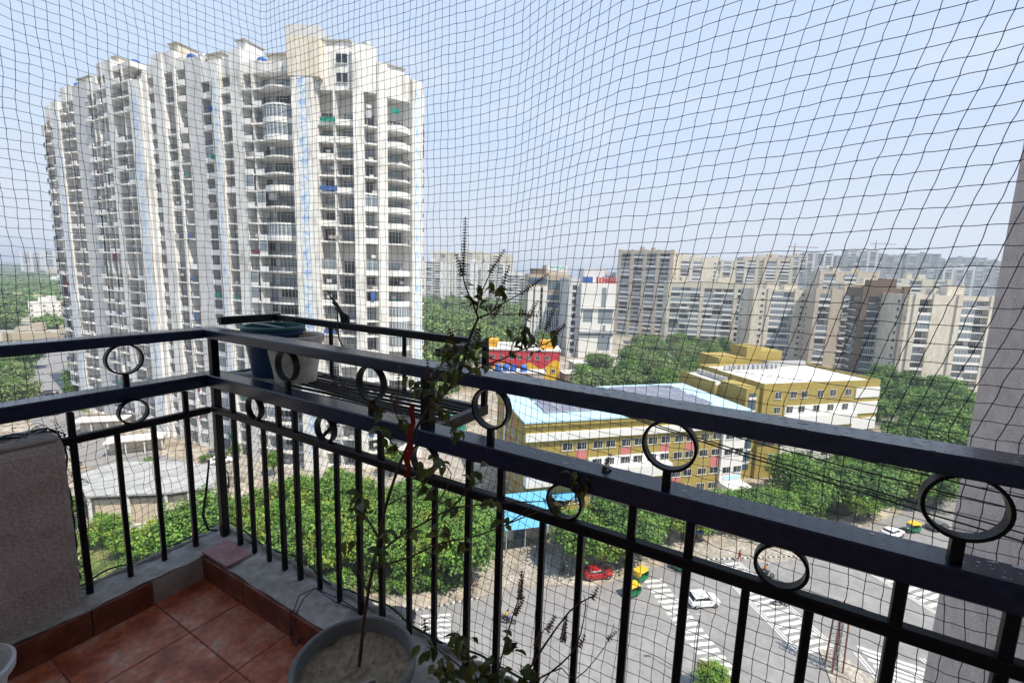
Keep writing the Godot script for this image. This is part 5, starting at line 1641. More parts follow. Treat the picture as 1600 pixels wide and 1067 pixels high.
func make_school() -> void:
	var turn := deg_to_rad(15.6)
	var s := thing("school_building", "mustard-yellow school block with pink panels and a pale blue solar roof", "building", street(2.7, 71.2))
	s.rotation.y = turn
	part_box("wall", mat.olive, s, Vector3(0, 0, -19.5), Vector3(43.4, 15.6, 0))
	part_box("cornice", mat.school_white, s, Vector3(-0.06, 13.1, 0.002), Vector3(43.46, 14.3, 0.65))
	part_box("eaves", mat.olive, s, Vector3(-0.35, 15.6, -19.9), Vector3(43.8, 16.25, 0.55))
	var roof := part_box("roof", mat.roof_blue, s, Vector3(-0.45, 16.25, -20.0), Vector3(43.9, 16.55, 0.7))
	for r in 4:
		for c in 11:
			var mbs := {}
			var t := Transform3D(Basis(Vector3.RIGHT, 0.06), Vector3(4.6 + c * 3.02 + (0.9 if c > 5 else 0.0), 16.72, -3.2 - r * 3.35 - (1.1 if r > 1 else 0.0)))
			pick(mbs, "solar", t).box(Vector3(0.04, 0.0, -3.16), Vector3(2.92, 0.05, -0.04))
			var f := pick(mbs, "solar_frame", t)
			f.box(Vector3(0, -0.02, -3.2), Vector3(2.96, 0.0, 0))
			for e in [[Vector3(0, 0, -3.2), Vector3(0.08, 0.06, 0)], [Vector3(2.88, 0, -3.2), Vector3(2.96, 0.06, 0)], [Vector3(0.08, 0, -0.08), Vector3(2.88, 0.06, 0)], [Vector3(0.08, 0, -3.2), Vector3(2.88, 0.06, -3.12)]]: f.box(e[0], e[1])
			f.box(Vector3(0.3, -0.16, -3.0), Vector3(0.36, -0.02, -2.9))
			finish(mbs, "solar_panel", roof)
	# front: projecting lower storeys with a white fascia, white end bay, windows and pink panels
	part_box("fascia", mat.school_white, s, Vector3(-0.1, 5.6, 0.004), Vector3(27.2, 7.7, 1.6))
	part_box("white_band", mat.school_white, s, Vector3(11.5, 7.72, 0.002), Vector3(27.2, 9.4, 0.06))
	part_box("white_bay", mat.school_white, s, Vector3(38.4, 2.6, 0.004), Vector3(43.3, 12.95, 0.5))
	part_box("sign_board", mat.roof_blue, s, Vector3(39.2, 3.0, 0.505), Vector3(43.0, 3.7, 0.62))
	part_box("porch_roof", mat.school_white, s, Vector3(38.5, 2.3, 0.504), Vector3(43.3, 2.59, 3.4))
	part_box("porch_wall", mat.school_white, s, Vector3(38.5, 0.0, 0.004), Vector3(38.9, 2.3, 3.2))
	part_box("porch_wall", mat.school_white, s, Vector3(42.9, 0.0, 0.004), Vector3(43.3, 2.3, 3.2))
	var xs := [7.5, 10.1, 13.1, 15.5, 18.5, 21.0, 23.8, 26.4, 29.2, 31.6, 34.7, 37.3, 39.8, 42.2]
	for k in xs.size():
		for r in 4:
			var y: float = [11.6, 8.45, 4.9, 1.9][r]
			var z := 0.0
			if r == 1 and xs[k] < 27.0: z = 0.06
			if k >= 12:
				if r == 3: continue
				z = 0.5
			if r >= 2 and xs[k] < 27.2 and r == 2: continue
			if r == 1 and k < 2: continue
			school_window(s, xs[k], y, z + 0.002)
	for e in [[10.1, 9.2, 10.95], [18.5, 9.2, 10.95], [26.4, 9.2, 10.95], [31.6, 9.2, 10.95], [37.3, 5.6, 7.75], [29.2, 2.55, 4.2]]:
		part_box("pink_panel", mat.pink, s, Vector3(e[0] - 0.95, e[1], 0.002), Vector3(e[0] + 0.95, e[2], 0.05))
	for k in 5:
		part_box("louvre_block", mat.school_white, s, Vector3(12.0 + k * 3.0, 3.2, 0.002), Vector3(13.9 + k * 3.0, 4.4, 0.5))
	# left end
	var e2 := Node3D.new()
	e2.name = "end_wall"
	s.add_child(e2)
	e2.transform = Transform3D(Basis(Vector3.UP, -PI / 2), Vector3(0, 0, -19.5))
	part_box("pilaster", mat.school_white, e2, Vector3(6.1, 0, 0.002), Vector3(6.9, 15.5, 0.14))
	part_box("pilaster", mat.school_white, e2, Vector3(18.5, 0, 0.002), Vector3(18.9, 5.0, 0.14))
	for c in 4:
		for r in 4:
			school_window(e2, [3.0, 9.0, 12.0, 15.2][c], [12.0, 8.6, 5.2, 2.0][r], 0.002, 1.3, 1.3)
			if (c + r) % 2 == 0: part_box("pink_panel", mat.pink, e2, Vector3([3.0, 9.0, 12.0, 15.2][c] - 0.7, [12.0, 8.6, 5.2, 2.0][r] + 0.8, 0.002), Vector3([3.0, 9.0, 12.0, 15.2][c] + 0.7, [12.0, 8.6, 5.2, 2.0][r] + 1.9, 0.05))

	var w := thing("school_wing", "mustard and white school wing with a bright flat roof, right of the solar roof", "building", street(50.7, 88.8))
	w.rotation.y = turn
	part_box("wall", mat.olive, w, Vector3(0, 2.9, -20), Vector3(31, 19.2, 0))
	part_box("ground_floor_wall", mat.olive, w, Vector3(0, 0, -19.9), Vector3(7.4, 2.9, -0.01))
	part_box("ground_floor_wall", mat.school_white, w, Vector3(7.4, 0, -19.9), Vector3(22.1, 2.9, -5.0))
	part_box("ground_floor_wall", mat.olive, w, Vector3(22.1, 0, -19.9), Vector3(31, 2.9, -0.01))
	part_box("roof", mat.roof_white, w, Vector3(0.25, 19.2, -19.75), Vector3(30.75, 19.4, -0.25))
	for e in [[Vector3(0, 19.2, -0.25), Vector3(31, 20.0, 0)], [Vector3(0, 19.2, -20), Vector3(31, 20.0, -19.75)], [Vector3(30.75, 19.2, -19.75), Vector3(31, 20.0, -0.25)], [Vector3(0, 19.2, -19.75), Vector3(0.25, 20.0, -0.25)]]:
		part_box("parapet", mat.olive, w, e[0], e[1])
	for e in [[16.2, 18.4], [12.6, 15.2], [9.0, 11.6], [5.4, 8.0]]:
		part_box("white_panel", mat.school_white, w, Vector3(24.2, e[0], 0.004), Vector3(30.96, e[1], 0.22))
	part_box("white_band", mat.school_white, w, Vector3(5.8, 13.2, 0.004), Vector3(24.2, 15.2, 0.10))
	part_box("fascia", mat.school_white, w, Vector3(5.8, 10.8, 0.004), Vector3(24.2, 13.2, 1.1))
	part_box("white_band", mat.school_white, w, Vector3(5.8, 3.0, 0.004), Vector3(24.2, 8.2, 0.10))
	part_box("fascia", mat.school_white, w, Vector3(5.8, 8.2, 0.004), Vector3(24.2, 9.4, 0.9))
	for k in 4: part_box("column", mat.school_white, w, Vector3(7.6 + k * 4.6, 0, -0.55), Vector3(8.1 + k * 4.6, 2.9, -0.05))
	for x in [3.7, 7.6, 10.4, 14.6, 18.0, 22.2]: school_window(w, x, 17.5, 0.002, 1.7, 1.5)
	for x in [3.8, 6.9, 10.0, 13.9, 17.7, 21.7]: school_window(w, x, 14.4, 0.102 if x > 5.8 else 0.002, 1.7, 1.4)
	for x in [3.8, 6.8, 9.5, 13.8, 17.7, 21.6]: school_window(w, x, 4.4, 0.102 if x > 5.8 else 0.002, 1.7, 1.4)
	for x in [1.6, 3.8]: school_window(w, x, 8.2, 0.002, 1.3, 2.0)
	part_box("window_hood", mat.school_white, w, Vector3(0.6, 9.6, 0.004), Vector3(5.2, 9.85, 1.4))
	# stair tower and the lower arm behind it
	part_box("stair_wall", mat.olive, w, Vector3(-3.6, 0, -8), Vector3(-0.004, 19.0, -0.6))
	part_box("stair_glass", mat.glass_blue, w, Vector3(-2.9, 2.0, -0.6), Vector3(-1.2, 18.0, -0.5))
	for k in 6: part_box("transom", mat.school_white, w, Vector3(-2.95, 3.2 + k * 2.7, -0.6), Vector3(-1.15, 3.7 + k * 2.7, -0.42))
	part_box("arm_wall", mat.olive, w, Vector3(-5.0, 0, -20), Vector3(-0.004, 17.9, -8.004))
	part_box("arm_roof", mat.roof_white, w, Vector3(-4.8, 17.9, -19.8), Vector3(-0.004, 18.1, -8.2))
	for e in [[Vector3(-5.0, 17.9, -20), Vector3(-4.8, 18.6, -8.004)]]: part_box("parapet", mat.olive, w, e[0], e[1])
	part_box("penthouse", mat.olive, w, Vector3(14.0, 19.4, -26.0), Vector3(18.4, 24.0, -20.4))
	part_box("penthouse", mat.olive, w, Vector3(18.41, 19.4, -26.5), Vector3(25.0, 22.9, -20.4))
	part_box("penthouse", mat.olive, w, Vector3(6.0, 0, -28), Vector3(13.99, 21.4, -20.4))
	var unit := MB.new()
	unit.bevel(Vector3(-0.5, 0, -0.35), Vector3(0.5, 1.15, 0.35), 0.05)
	var um := unit.mesh(mat.sheet_grey)
	for k in 12: put("condenser_unit", um, w, Transform3D(Basis(Vector3.UP, 0.02 * k), Vector3(4.0 + k * 1.35, 19.401, -15.5 - (k % 3) * 0.1)))
	for k in 7: put("condenser_unit", um, w, Transform3D(Basis(Vector3.UP, PI / 2), Vector3(-1.2, 18.101, -9.6 - k * 1.4)))
	var panel := MB.new()
	panel.xf = Transform3D(Basis(Vector3.RIGHT, 0.5), Vector3.ZERO)
	panel.box(Vector3(0, 0, 0), Vector3(1.0, 0.06, 1.7))
	var pm := panel.mesh(mat.solar)
	for k in 6: put("solar_heater", pm, w, Transform3D(Basis(), Vector3(12.0 + k * 1.15, 20.3, -17.6)))
	part_box("roof_walk", mat.sheet_grey, w, Vector3(18, 19.41, -19.2), Vector3(30.2, 20.6, -17.8))

func make_roadside_sheds() -> void:
	# blue tin canopy by the road
	var c := thing("tin_canopy", "bright blue corrugated tin canopy in front of the yellow school", "canopy", street(4.0, 62.0))
	c.rotation.y = deg_to_rad(15.6)
	var m := MB.new()
	for k in 40:
		var x0 := -4.6 + k * 0.22
		for h in 2:
			var a := x0 + h * 0.11
			var y0 := 0.05 * (h % 2); var y1 := 0.05 * ((h + 1) % 2)
			m.quad(Vector3(a, 4.3 + y0, 1.5), Vector3(a, 5.6 + y0, -6.5), Vector3(a + 0.11, 5.6 + y1, -6.5), Vector3(a + 0.11, 4.3 + y1, 1.5))
	shape("roof_sheet", m, mat.tin_blue, c)
	for x in [-4.4, -1.6, 1.3, 4.0]:
		part_box("post", mat.galvanised, c, Vector3(x, 0, 1.1), Vector3(x + 0.12, 4.3, 1.22))
		part_box("post", mat.galvanised, c, Vector3(x, 0, -6.2), Vector3(x + 0.12, 5.5, -6.08))
	part_box("shop_wall", mat.tan_wall, c, Vector3(-4.5, 0, -6.0), Vector3(4.1, 3.6, -2.6))
	for k in 4: part_box("shutter", [mat.frame, mat.glass_blue, mat.tan_wall, mat.sheet_grey][k], c, Vector3(-4.2 + k * 2.05, 0.2, -2.59), Vector3(-2.6 + k * 2.05, 2.4, -2.5))
	var c2 := thing("tin_canopy", "second blue tin canopy, higher and behind the first", "canopy", street(6.6, 72.0))
	c2.rotation.y = deg_to_rad(15.6)
	m = MB.new()
	m.box(Vector3(-6, 3.4, -1.5), Vector3(5, 3.5, 2.4))
	shape("roof_sheet", m, mat.tin_blue, c2)
	for x in [-5.8, -0.5, 4.7]: part_box("post", mat.galvanised, c2, Vector3(x, 0, 2.1), Vector3(x + 0.1, 3.4, 2.2))
	var k := thing("guard_hut", "small white hut right of the blue tin canopy", "hut", street(10.2, 63.5))
	k.rotation.y = deg_to_rad(15.6)
	part_box("wall", mat.school_white, k, Vector3(-1.6, 0, -2), Vector3(1.6, 2.6, 1.2))
	part_box("roof", mat.tin_blue, k, Vector3(-1.9, 2.6, -2.3), Vector3(1.9, 2.75, 1.6))
	part_box("door", mat.tarp_blue, k, Vector3(0.3, 0, 1.2), Vector3(1.2, 2.0, 1.25))
	# the pale shed roof in the tower's court
	var sh := thing("shed", "long low shed with a curved grey sheet roof in the court at the left", "shed", street(-61, 71))
	var poly := PackedVector2Array()
	for p in [Vector2(-72, 71), Vector2(-69.6, 77), Vector2(-61, 78.2), Vector2(-52, 76.7), Vector2(-47.3, 69.1), Vector2(-53, 66.4), Vector2(-64, 64.6)]: poly.append(Vector2(p.x + 61, -(p.y - 71)))
	m = MB.new()
	m.prism(poly, 4.3, 4.55)
	shape("roof_sheet", m, mat.sheet_grey, sh)
	var inner := PackedVector2Array()
	for p in poly: inner.append(p * 0.86)
	m = MB.new()
	m.prism(inner, 0, 3.4)
	shape("wall", m, mat.beige_wall, sh)
	for k2 in poly.size():
		var p := poly[k2] * 0.95
		var q := poly[(k2 + 1) % poly.size()] * 0.95
		for t in 2:
			var r := p.lerp(q, t * 0.5)
			part_box("post", mat.school_white, sh, Vector3(r.x - 0.15, 0, r.y - 0.15), Vector3(r.x + 0.15, 4.3, r.y + 0.15))
	var lw := thing("boundary_wall", "low white wall along the front of the grey shed", "wall", street(-58, 63.0))
	var seg := [Vector2(-66, 62.3), Vector2(-60, 62.5), Vector2(-54, 64.0), Vector2(-47, 66.5)]
	for q in seg.size() - 1:
		var a: Vector2 = seg[q]; var b: Vector2 = seg[q + 1]
		m = MB.new()
		var d := (b - a).normalized()
		m.xf = Transform3D(Basis(Vector3(d.x, 0, -d.y), Vector3.UP, Vector3(d.y, 0, d.x)), street(a.x, a.y) - lw.position)
		m.box(Vector3(0, 0, -0.12), Vector3(a.distance_to(b), 0.9, 0.12))
		shape("wall_run", m, mat.school_white, lw)
	# bus-shelter roofs beside the left road
	for e in [[-96, 103, 0.3, "pale flat roofed shelter beside the left road"], [-79, 92, 0.5, "flat roofed guard room below the leftmost tower"]]:
		var b := thing("road_shelter", e[3], "shelter", street(e[0], e[1]))
		b.rotation.y = e[2]
		part_box("roof", mat.roof_white, b, Vector3(-5, 3.0, -2), Vector3(5, 3.25, 2))
		part_box("wall", mat.beige_wall, b, Vector3(-4.6, 0, -1.8), Vector3(4.6, 2.95, -0.4))
		for x in [-4.7, -1.6, 1.5, 4.5]: part_box("post", mat.frame, b, Vector3(x, 0, 1.5), Vector3(x + 0.2, 3.0, 1.7))

# ---------------------------------------------------------------- middle distance
func make_middle_distance() -> void:
	# red and yellow house
	var r := thing("painted_house", "bright red and yellow house with blue water tanks before it", "building", street(4.3, 172))
	part_box("wall", mat.yellow_wall, r, Vector3(-14.3, 0, -10), Vector3(14.3, 11.2, 0))
	var wave := MB.new()
	for k in 40:
		var x0 := -14.3 + k * 28.6 / 40.0; var x1 := x0 + 28.6 / 40.0
		var f := func(x: float) -> float: return 5.4 + 1.2 * sin(x * 0.62) + (1.3 if x > 6.0 else 0.0) * smoothstep(6.0, 13.0, x)
		wave.quad(Vector3(x0, f.call(x0), 0.03), Vector3(x0, 11.2, 0.03), Vector3(x1, 11.2, 0.03), Vector3(x1, f.call(x1), 0.03))
	shape("red_field", wave, mat.red_wall, r)
	part_box("parapet", mat.school_white, r, Vector3(-14.6, 11.2, -10.3), Vector3(14.6, 11.9, 0.3))
	part_box("stair_head", mat.orange_wall, r, Vector3(6.5, 11.9, -6), Vector3(12.5, 15.0, -1.5))
	part_box("stair_head", mat.orange_wall, r, Vector3(-13.5, 11.9, -7), Vector3(-9.5, 14.8, -2))
	part_box("sunshade", mat.school_white, r, Vector3(-10, 11.9, -5), Vector3(5, 13.6, -1.2))
	for x in [-11.5, -8.0, -4.4, -1.2, 2.2, 5.8, 9.4]: school_window(r, x, 8.6, 0.04, 1.5, 1.5)
	for x in [8.6, 12.0]: school_window(r, x, 3.6, 0.04, 1.5, 1.5)
	var lowh := thing("low_house", "low pale house carrying blue water tanks, before the red house", "building", street(2.0, 158))
	part_box("wall", mat.beige_wall, lowh, Vector3(-9, 0, -6), Vector3(10, 5.4, 0))
	part_box("roof", mat.roof_white, lowh, Vector3(-9.3, 5.4, -6.3), Vector3(10.3, 5.7, 0.3))
	for x in [-6.0, -2.0, 2.0, 6.5]: school_window(lowh, x, 3.4, 0.002, 1.4, 1.3)
	var tm := MB.new()
	tm.lathe(Vector3.ZERO, [Vector2(0, 0), Vector2(1.15, 0), Vector2(1.2, 0.5), Vector2(1.15, 0.6), Vector2(1.2, 1.2), Vector2(1.15, 1.3), Vector2(1.2, 2.0), Vector2(0.9, 2.4), Vector2(0.35, 2.55), Vector2(0, 2.58)], 18)
	var tmesh := tm.mesh(mat.tank_blue)
	for k in 4:
		var t := thing("water_tank", ["leftmost blue water tank on the low house roof", "second blue water tank on the low house roof", "third blue water tank on the low house roof", "rightmost blue water tank, standing apart on the low house roof"][k], "water tank", street(-4.6 + k * 2.7 + (0.9 if k == 3 else 0.0), 159.5, 5.7), "blue water tanks")
		put("tank_body", tmesh, t)
	# small sheds round them
	var sheds := [[-14, 150, 7, 5, 4.0, "tan_wall", "tan shed left of the low house"], [-20, 176, 9, 7, 4.5, "beige_wall", "beige shed with a flat roof left of the red house"], [24, 168, 8, 6, 4.0, "brown_wall", "brown brick shed right of the red house"], [31, 186, 10, 7, 4.5, "sheet_grey", "grey roofed shed below the glass office"], [52, 205, 12, 7, 4.0, "school_white", "white hut at the foot of the hospital"], [-9, 118, 5, 6, 3.4, "tan_wall", "tan hut beside the lane left of the school"], [-13, 112, 4, 4, 3.0, "tarp_green", "green roofed stall beside the lane left of the school"]]
	for e in sheds:
		var b := thing("shed", e[6], "shed", street(e[0], e[1]))
		b.rotation.y = deg_to_rad(12)
		part_box("wall", mat[e[5]], b, Vector3(-e[2] / 2.0, 0, -e[3]), Vector3(e[2] / 2.0, e[4] - 0.3, 0))
		part_box("roof", mat.roof_white if e[5] != "tarp_green" else mat.tarp_green, b, Vector3(-e[2] / 2.0 - 0.3, e[4] - 0.3, -e[3] - 0.3), Vector3(e[2] / 2.0 + 0.3, e[4], 0.3))
		for q in 2: school_window(b, (q - 0.5) * e[2] * 0.45, 1.9, 0.002, 1.1, 1.1)

	# glass office
	var g := thing("glass_office", "tan office tower with dark glass bands and white fins", "building", street(19, 245))
	g.rotation.y = deg_to_rad(4)
	part_box("wall", mat.tan_wall, g, Vector3(-11.5, 0, -20), Vector3(12, 40.5, 0))
	part_box("roof_block", mat.beige_wall, g, Vector3(-2, 40.5, -16), Vector3(10, 45.5, -1))
	part_box("roof_block", mat.brown_wall, g, Vector3(-9, 40.5, -14), Vector3(-2.01, 43.5, -1))
	part_box("sign_board", mat.school_white, g, Vector3(-1.2, 42.2, -0.99), Vector3(9.4, 45.3, -0.9))
	for k in 8: part_box("sign_letter", mat.sign_teal, g, Vector3(0.2 + k * 1.05, 44.0 - 0.1 * (k % 2), -0.89), Vector3(0.9 + k * 1.05, 45.0 - 0.15 * (k % 3), -0.84))
	part_box("glass_band", mat.glass_blue, g, Vector3(-0.6, 32.5, 0.004), Vector3(10.6, 37.5, 0.08))
	part_box("glass_band", mat.glass_blue, g, Vector3(-0.9, 27.0, 0.004), Vector3(11.9, 29.8, 0.3))
	part_box("spandrel", mat.beige_wall, g, Vector3(-0.9, 25.9, 0.004), Vector3(11.9, 26.99, 0.5))
	part_box("glass_band", mat.glass_blue, g, Vector3(-0.9, 23.0, 0.004), Vector3(11.9, 25.89, 0.3))
	part_box("spandrel", mat.beige_wall, g, Vector3(-0.9, 21.6, 0.004), Vector3(11.9, 22.99, 0.5))
	part_box("glass_band", mat.glass_blue, g, Vector3(-0.9, 9.5, 0.004), Vector3(10.9, 21.59, 0.1))
	part_box("spandrel", mat.brown_wall, g, Vector3(-0.9, 7.2, 0.004), Vector3(11.9, 9.49, 0.3))
	part_box("glass_band", mat.glass_blue, g, Vector3(-0.9, 0.5, 0.004), Vector3(10.9, 7.19, 0.1))
	for k in 11: part_box("mullion", mat.school_white, g, Vector3(0.0 + k * 1.0, 9.6, 0.1), Vector3(0.3 + k * 1.0, 21.5, 0.4))
	for k in 11: part_box("mullion", mat.school_white, g, Vector3(0.0 + k * 1.0, 0.6, 0.1), Vector3(0.3 + k * 1.0, 7.1, 0.4))
	for k in 5: part_box("mullion", mat.galvanised, g, Vector3(1.2 + k * 1.9, 32.5, 0.08), Vector3(1.4 + k * 1.9, 37.5, 0.16))
	for k in 3: part_box("transom", mat.galvanised, g, Vector3(-0.6, 33.6 + k * 1.3, 0.082), Vector3(10.6, 33.75 + k * 1.3, 0.15))
	for e in [[-11.4, -8.6], [-7.6, -4.8], [-3.4, -1.0]]: part_box("white_fin", mat.school_white, g, Vector3(e[0], 0, 0.004), Vector3(e[1], 34.0, 1.0))
	for k in 10: part_box("window", mat.glass, g, Vector3(-4.7, 1.2 + k * 3.3, 0.004), Vector3(-3.5, 3.6 + k * 3.3, 0.06))
	part_box("glass_band", mat.glass_blue, g, Vector3(-11.2, 35.2, 0.004), Vector3(-1.4, 38.6, 0.2))

	var h := thing("hospital", "white hospital block with grey glass panels and red rooftop lettering", "building", street(40, 224))
	h.rotation.y = deg_to_rad(8)
	part_box("wall", mat.school_white, h, Vector3(-7, 0, -20), Vector3(10.5, 37.0, 0))
	part_box("side_wall", mat.grey_wall, h, Vector3(-12.5, 0, -22), Vector3(-7.01, 39.0, -3))
	for e in [[-5.5, -0.8, 18.0, 24.0], [2.2, 9.5, 17.5, 24.5], [3.0, 9.0, 4.0, 10.5], [3.4, 5.6, 25.5, 35.0], [4.8, 6.2, 12.5, 16.5], [-6.9, 10.4, 11.2, 12.4], [4.6, 6.0, 10.6, 15.0]]:
		part_box("glass_panel", mat.glass_pale, h, Vector3(e[0], e[2], 0.004), Vector3(e[1], e[3], 0.09 + 0.01 * e[0]if e[0] > 0 else 0.08))
	for k in 10: part_box("window", mat.glass, h, Vector3(-10.6, 2.0 + k * 3.5, -2.99), Vector3(-8.6, 4.2 + k * 3.5, -2.9))
	part_box("ledge", mat.school_white, h, Vector3(-7.2, 24.6, 0.004), Vector3(10.7, 25.3, 0.9))
	part_box("ledge", mat.sheet_grey, h, Vector3(-7.2, 12.5, 0.004), Vector3(10.7, 13.4, 1.2))
	part_box("sign_logo", mat.tarp_blue, h, Vector3(-6.5, 37.0, -0.6), Vector3(-1.5, 40.0, -0.4))
	for k in 7: part_box("sign_letter", mat.sign_red, h, Vector3(0.2 + k * 1.5, 37.0, -0.6), Vector3(1.3 + k * 1.5, 40.2 - 0.4 * (k % 2), -0.4))
	part_box("roof_block", mat.grey_wall, h, Vector3(-4, 37.0, -18), Vector3(7, 44.0, -8))

	# apartment blocks on the right, near to far
	var nearset := {"single": true, "wall": "ivory_wall", "back": "recess"}
	block("apartment_block", "white apartment block with balconies at the far right, beside the building wing", Vector2(147, 172), deg_to_rad(-6), 34, 16, 37.5, "NPBPNNPBBPN", "WNW", "", merged(nearset, {"seed": 3, "styles": [0, 1, 0, 2], "rooms": 3}))
	block("unfinished_block", "dark brown apartment block with deep open floors, right of centre", Vector2(141.5, 186), deg_to_rad(-14), 16, 14, 39.5, "PBBP", "SBS", "BB", {"single": true, "wall": "brown_wall", "back": "brown_wall", "seed": 8, "styles": [0, 0], "rooms": 2})
	var rest := [
		["beige apartment block with stacked balconies, left of the dark brown block", Vector2(141, 214), -10, 27, 15, 38.0, "PBPNBBNP", "NWN", "", "beige_wall", 21, 2],
		["pale apartment block with white bays behind the school's white roof", Vector2(118, 228), -8, 30, 14, 37.0, "NWPBBPWN", "WN", "", "ivory_wall", 22, 2],
		["long cream block with glazed-in balconies behind the grove", Vector2(88, 262), -10, 50, 15, 39.0, "PBBBPBBBPBBP", "NWN", "", "cream_wall", 23, 3],
		["tall beige tower with ribbed balconies, leftmost of the right-hand blocks", Vector2(72, 322), -29, 37, 22, 59.0, "PBPBPBPBP", "BPB", "NSN", "beige_wall", 24, 2],
		["tall white tower just behind the ribbed beige tower", Vector2(117, 345), -6, 34, 16, 57.0, "NPBPBPNW", "WN", "", "ivory_wall", 25, 2],
		["tall cream tower with grey balconies in the second row", Vector2(160, 405), -6, 42, 18, 58.0, "PBNBPBNBP", "WNW", "", "cream_wall", 26, 3],
		["tall grey-white tower in the second row, right of the cream tower", Vector2(212, 430), -8, 44, 18, 63.0, "PBPSPBPBP", "WNW", "", "beige_wall", 27, 3],
		["white slab block glimpsed above the dark brown block", Vector2(176, 248), -10, 34, 14, 41.0, "NWPBBPWN", "WN", "", "ivory_wall", 28, 2],
		["grey-white slab block in the second row behind the dark brown block", Vector2(222, 335), -12, 38, 16, 50.0, "PBNBPNW", "WN", "", "beige_wall", 31, 2],
		["pale cream slab in the second row at the far right", Vector2(268, 332), -12, 40, 16, 46.0, "PBNBPNBP", "WN", "", "cream_wall", 32, 2],
		["pale block between the hospital and the ribbed beige tower", Vector2(56, 345), -4, 20, 14, 44.0, "WNBW", "", "", "grey_wall", 29, 1]]
	for e in rest:
		block("apartment_block", e[0], e[1], deg_to_rad(e[2]), e[3], e[4], e[5], e[6], e[7], e[8], {"wall": e[9], "back": "recess", "seed": e[10], "rooms": e[11], "styles": [2, 0, 1, 2, 0]})
	# far skyline at right, some of it under construction
	var sky := [[300, 640, 30, 66, "beige_wall"], [338, 655, 34, 76, "grey_wall"], [385, 668, 34, 80, "beige_wall"], [432, 690, 38, 86, "grey_wall"], [486, 700, 34, 84, "concrete"], [545, 760, 44, 98, "grey_wall"], [600, 772, 40, 92, "concrete"], [655, 775, 48, 96, "concrete"], [712, 800, 40, 88, "concrete"], [262, 560, 30, 62, "cream_wall"], [360, 560, 30, 60, "white_wall"], [762, 800, 44, 94, "concrete"], [815, 805, 44, 90, "concrete"], [640, 690, 40, 72, "grey_wall"]]
	var nth := ["first", "second", "third", "fourth", "fifth", "sixth", "seventh", "eighth", "ninth", "tenth", "eleventh", "twelfth", "thirteenth", "fourteenth", "fifteenth", "sixteenth", "seventeenth", "eighteenth", "nineteenth", "twentieth", "twenty-first", "twenty-second"]
	for k in sky.size():
		var e: Array = sky[k]
		block("distant_tower", "%s hazy high-rise tower of the right-hand skyline" % nth[k], Vector2(e[0], e[1]), deg_to_rad(-12), e[2], 22, e[3], "PBPSBPBP", "BPB", "", {"wall": e[4], "back": "recess", "seed": 60 + k, "rooms": 2, "fh": 3.4}, "hazy towers of the right-hand skyline")
	for e in [[404, 672, 92, "construction crane above the left of the hazy skyline"], [604, 780, 110, "construction crane above the middle of the hazy skyline"], [655, 782, 104, "construction crane above the right of the hazy skyline"]]:
		var c := thing("tower_crane", e[3], "crane", street(e[0], e[1]), "cranes on the skyline")
		part_box("mast", mat.rust, c, Vector3(-0.6, 0, -0.6), Vector3(0.6, e[2], 0.6))
		part_box("jib", mat.rust, c, Vector3(-10, e[2] + 0.02, -0.4), Vector3(34, e[2] + 0.9, 0.4))
		part_box("cab", mat.frame, c, Vector3(0.62, e[2] - 2.4, -0.7), Vector3(2.2, e[2], 0.7))
		part_box("apex", mat.rust, c, Vector3(-0.4, e[2] + 0.92, -0.3), Vector3(0.4, e[2] + 6.0, 0.3))
	# cream and white towers beyond the wood
	var far := [[-108, 610, 34, 66, "cream_wall", "WNBNWPW"], [-72, 615, 32, 68, "cream_wall", "WNBNWPW"], [-38, 612, 36, 66, "cream_wall", "NWBWNPWN"], [-112, 545, 36, 52, "white_wall", "WPBSBPWW"], [-74, 548, 34, 54, "white_wall", "WBSBPWW"], [-38, 545, 30, 52, "white_wall", "WPBSBW"], [-8, 480, 20, 42, "white_wall", "BBB"]]
	for k in far.size():
		var e: Array = far[k]
		block("distant_tower", "%s cream or white tower beyond the wood" % nth[k], Vector2(e[0], e[1]), deg_to_rad(2), e[2], 20, e[3], e[5], "", "", {"wall": e[4], "back": "recess", "seed": 90 + k, "rooms": 1, "styles": [1, 2, 0]}, "towers beyond the wood")
	# low town at the far left
	var town := [[-330, 308, 26, 11, 0], [-300, 300, 18, 13, 1], [-286, 318, 34, 9, 2], [-395, 350, 30, 9, 1], [-350, 360, 28, 8, 2], [-310, 372, 26, 9, 0], [-420, 420, 40, 10, 2], [-370, 430, 40, 9, 1], [-330, 440, 36, 8, 0], [-230, 206, 30, 6, 2], [-205, 214, 20, 6, 1], [-255, 196, 26, 6, 1], [-520, 520, 60, 10, 0], [-460, 540, 50, 9, 1], [-600, 600, 60, 12, 1], [-690, 660, 70, 12, 0], [-560, 660, 70, 11, 2], [-760, 760, 80, 14, 0], [-640, 760, 70, 13, 1], [-880, 860, 90, 15, 2], [-740, 880, 80, 16, 0], [-980, 960, 90, 18, 1]]
	for k in town.size():
		var e: Array = town[k]
		var wl: String = ["white_wall", "beige_wall", "tan_wall"][e[4]]
		block("town_house", "%s low flat-roofed building of the town at the far left" % nth[k], Vector2(e[0], e[1]), deg_to_rad(18), e[2], 14, e[3], "WNWPWWNW", "", "WNW", {"wall": wl, "back": "recess", "seed": 130 + k, "rooms": 2, "fh": 3.2}, "low buildings at the far left")
	var haze := [[-1180, 1150, 60, 62], [-1090, 1160, 50, 70], [-1015, 1150, 46, 76], [-950, 1170, 50, 66], [-1270, 1180, 60, 56]]
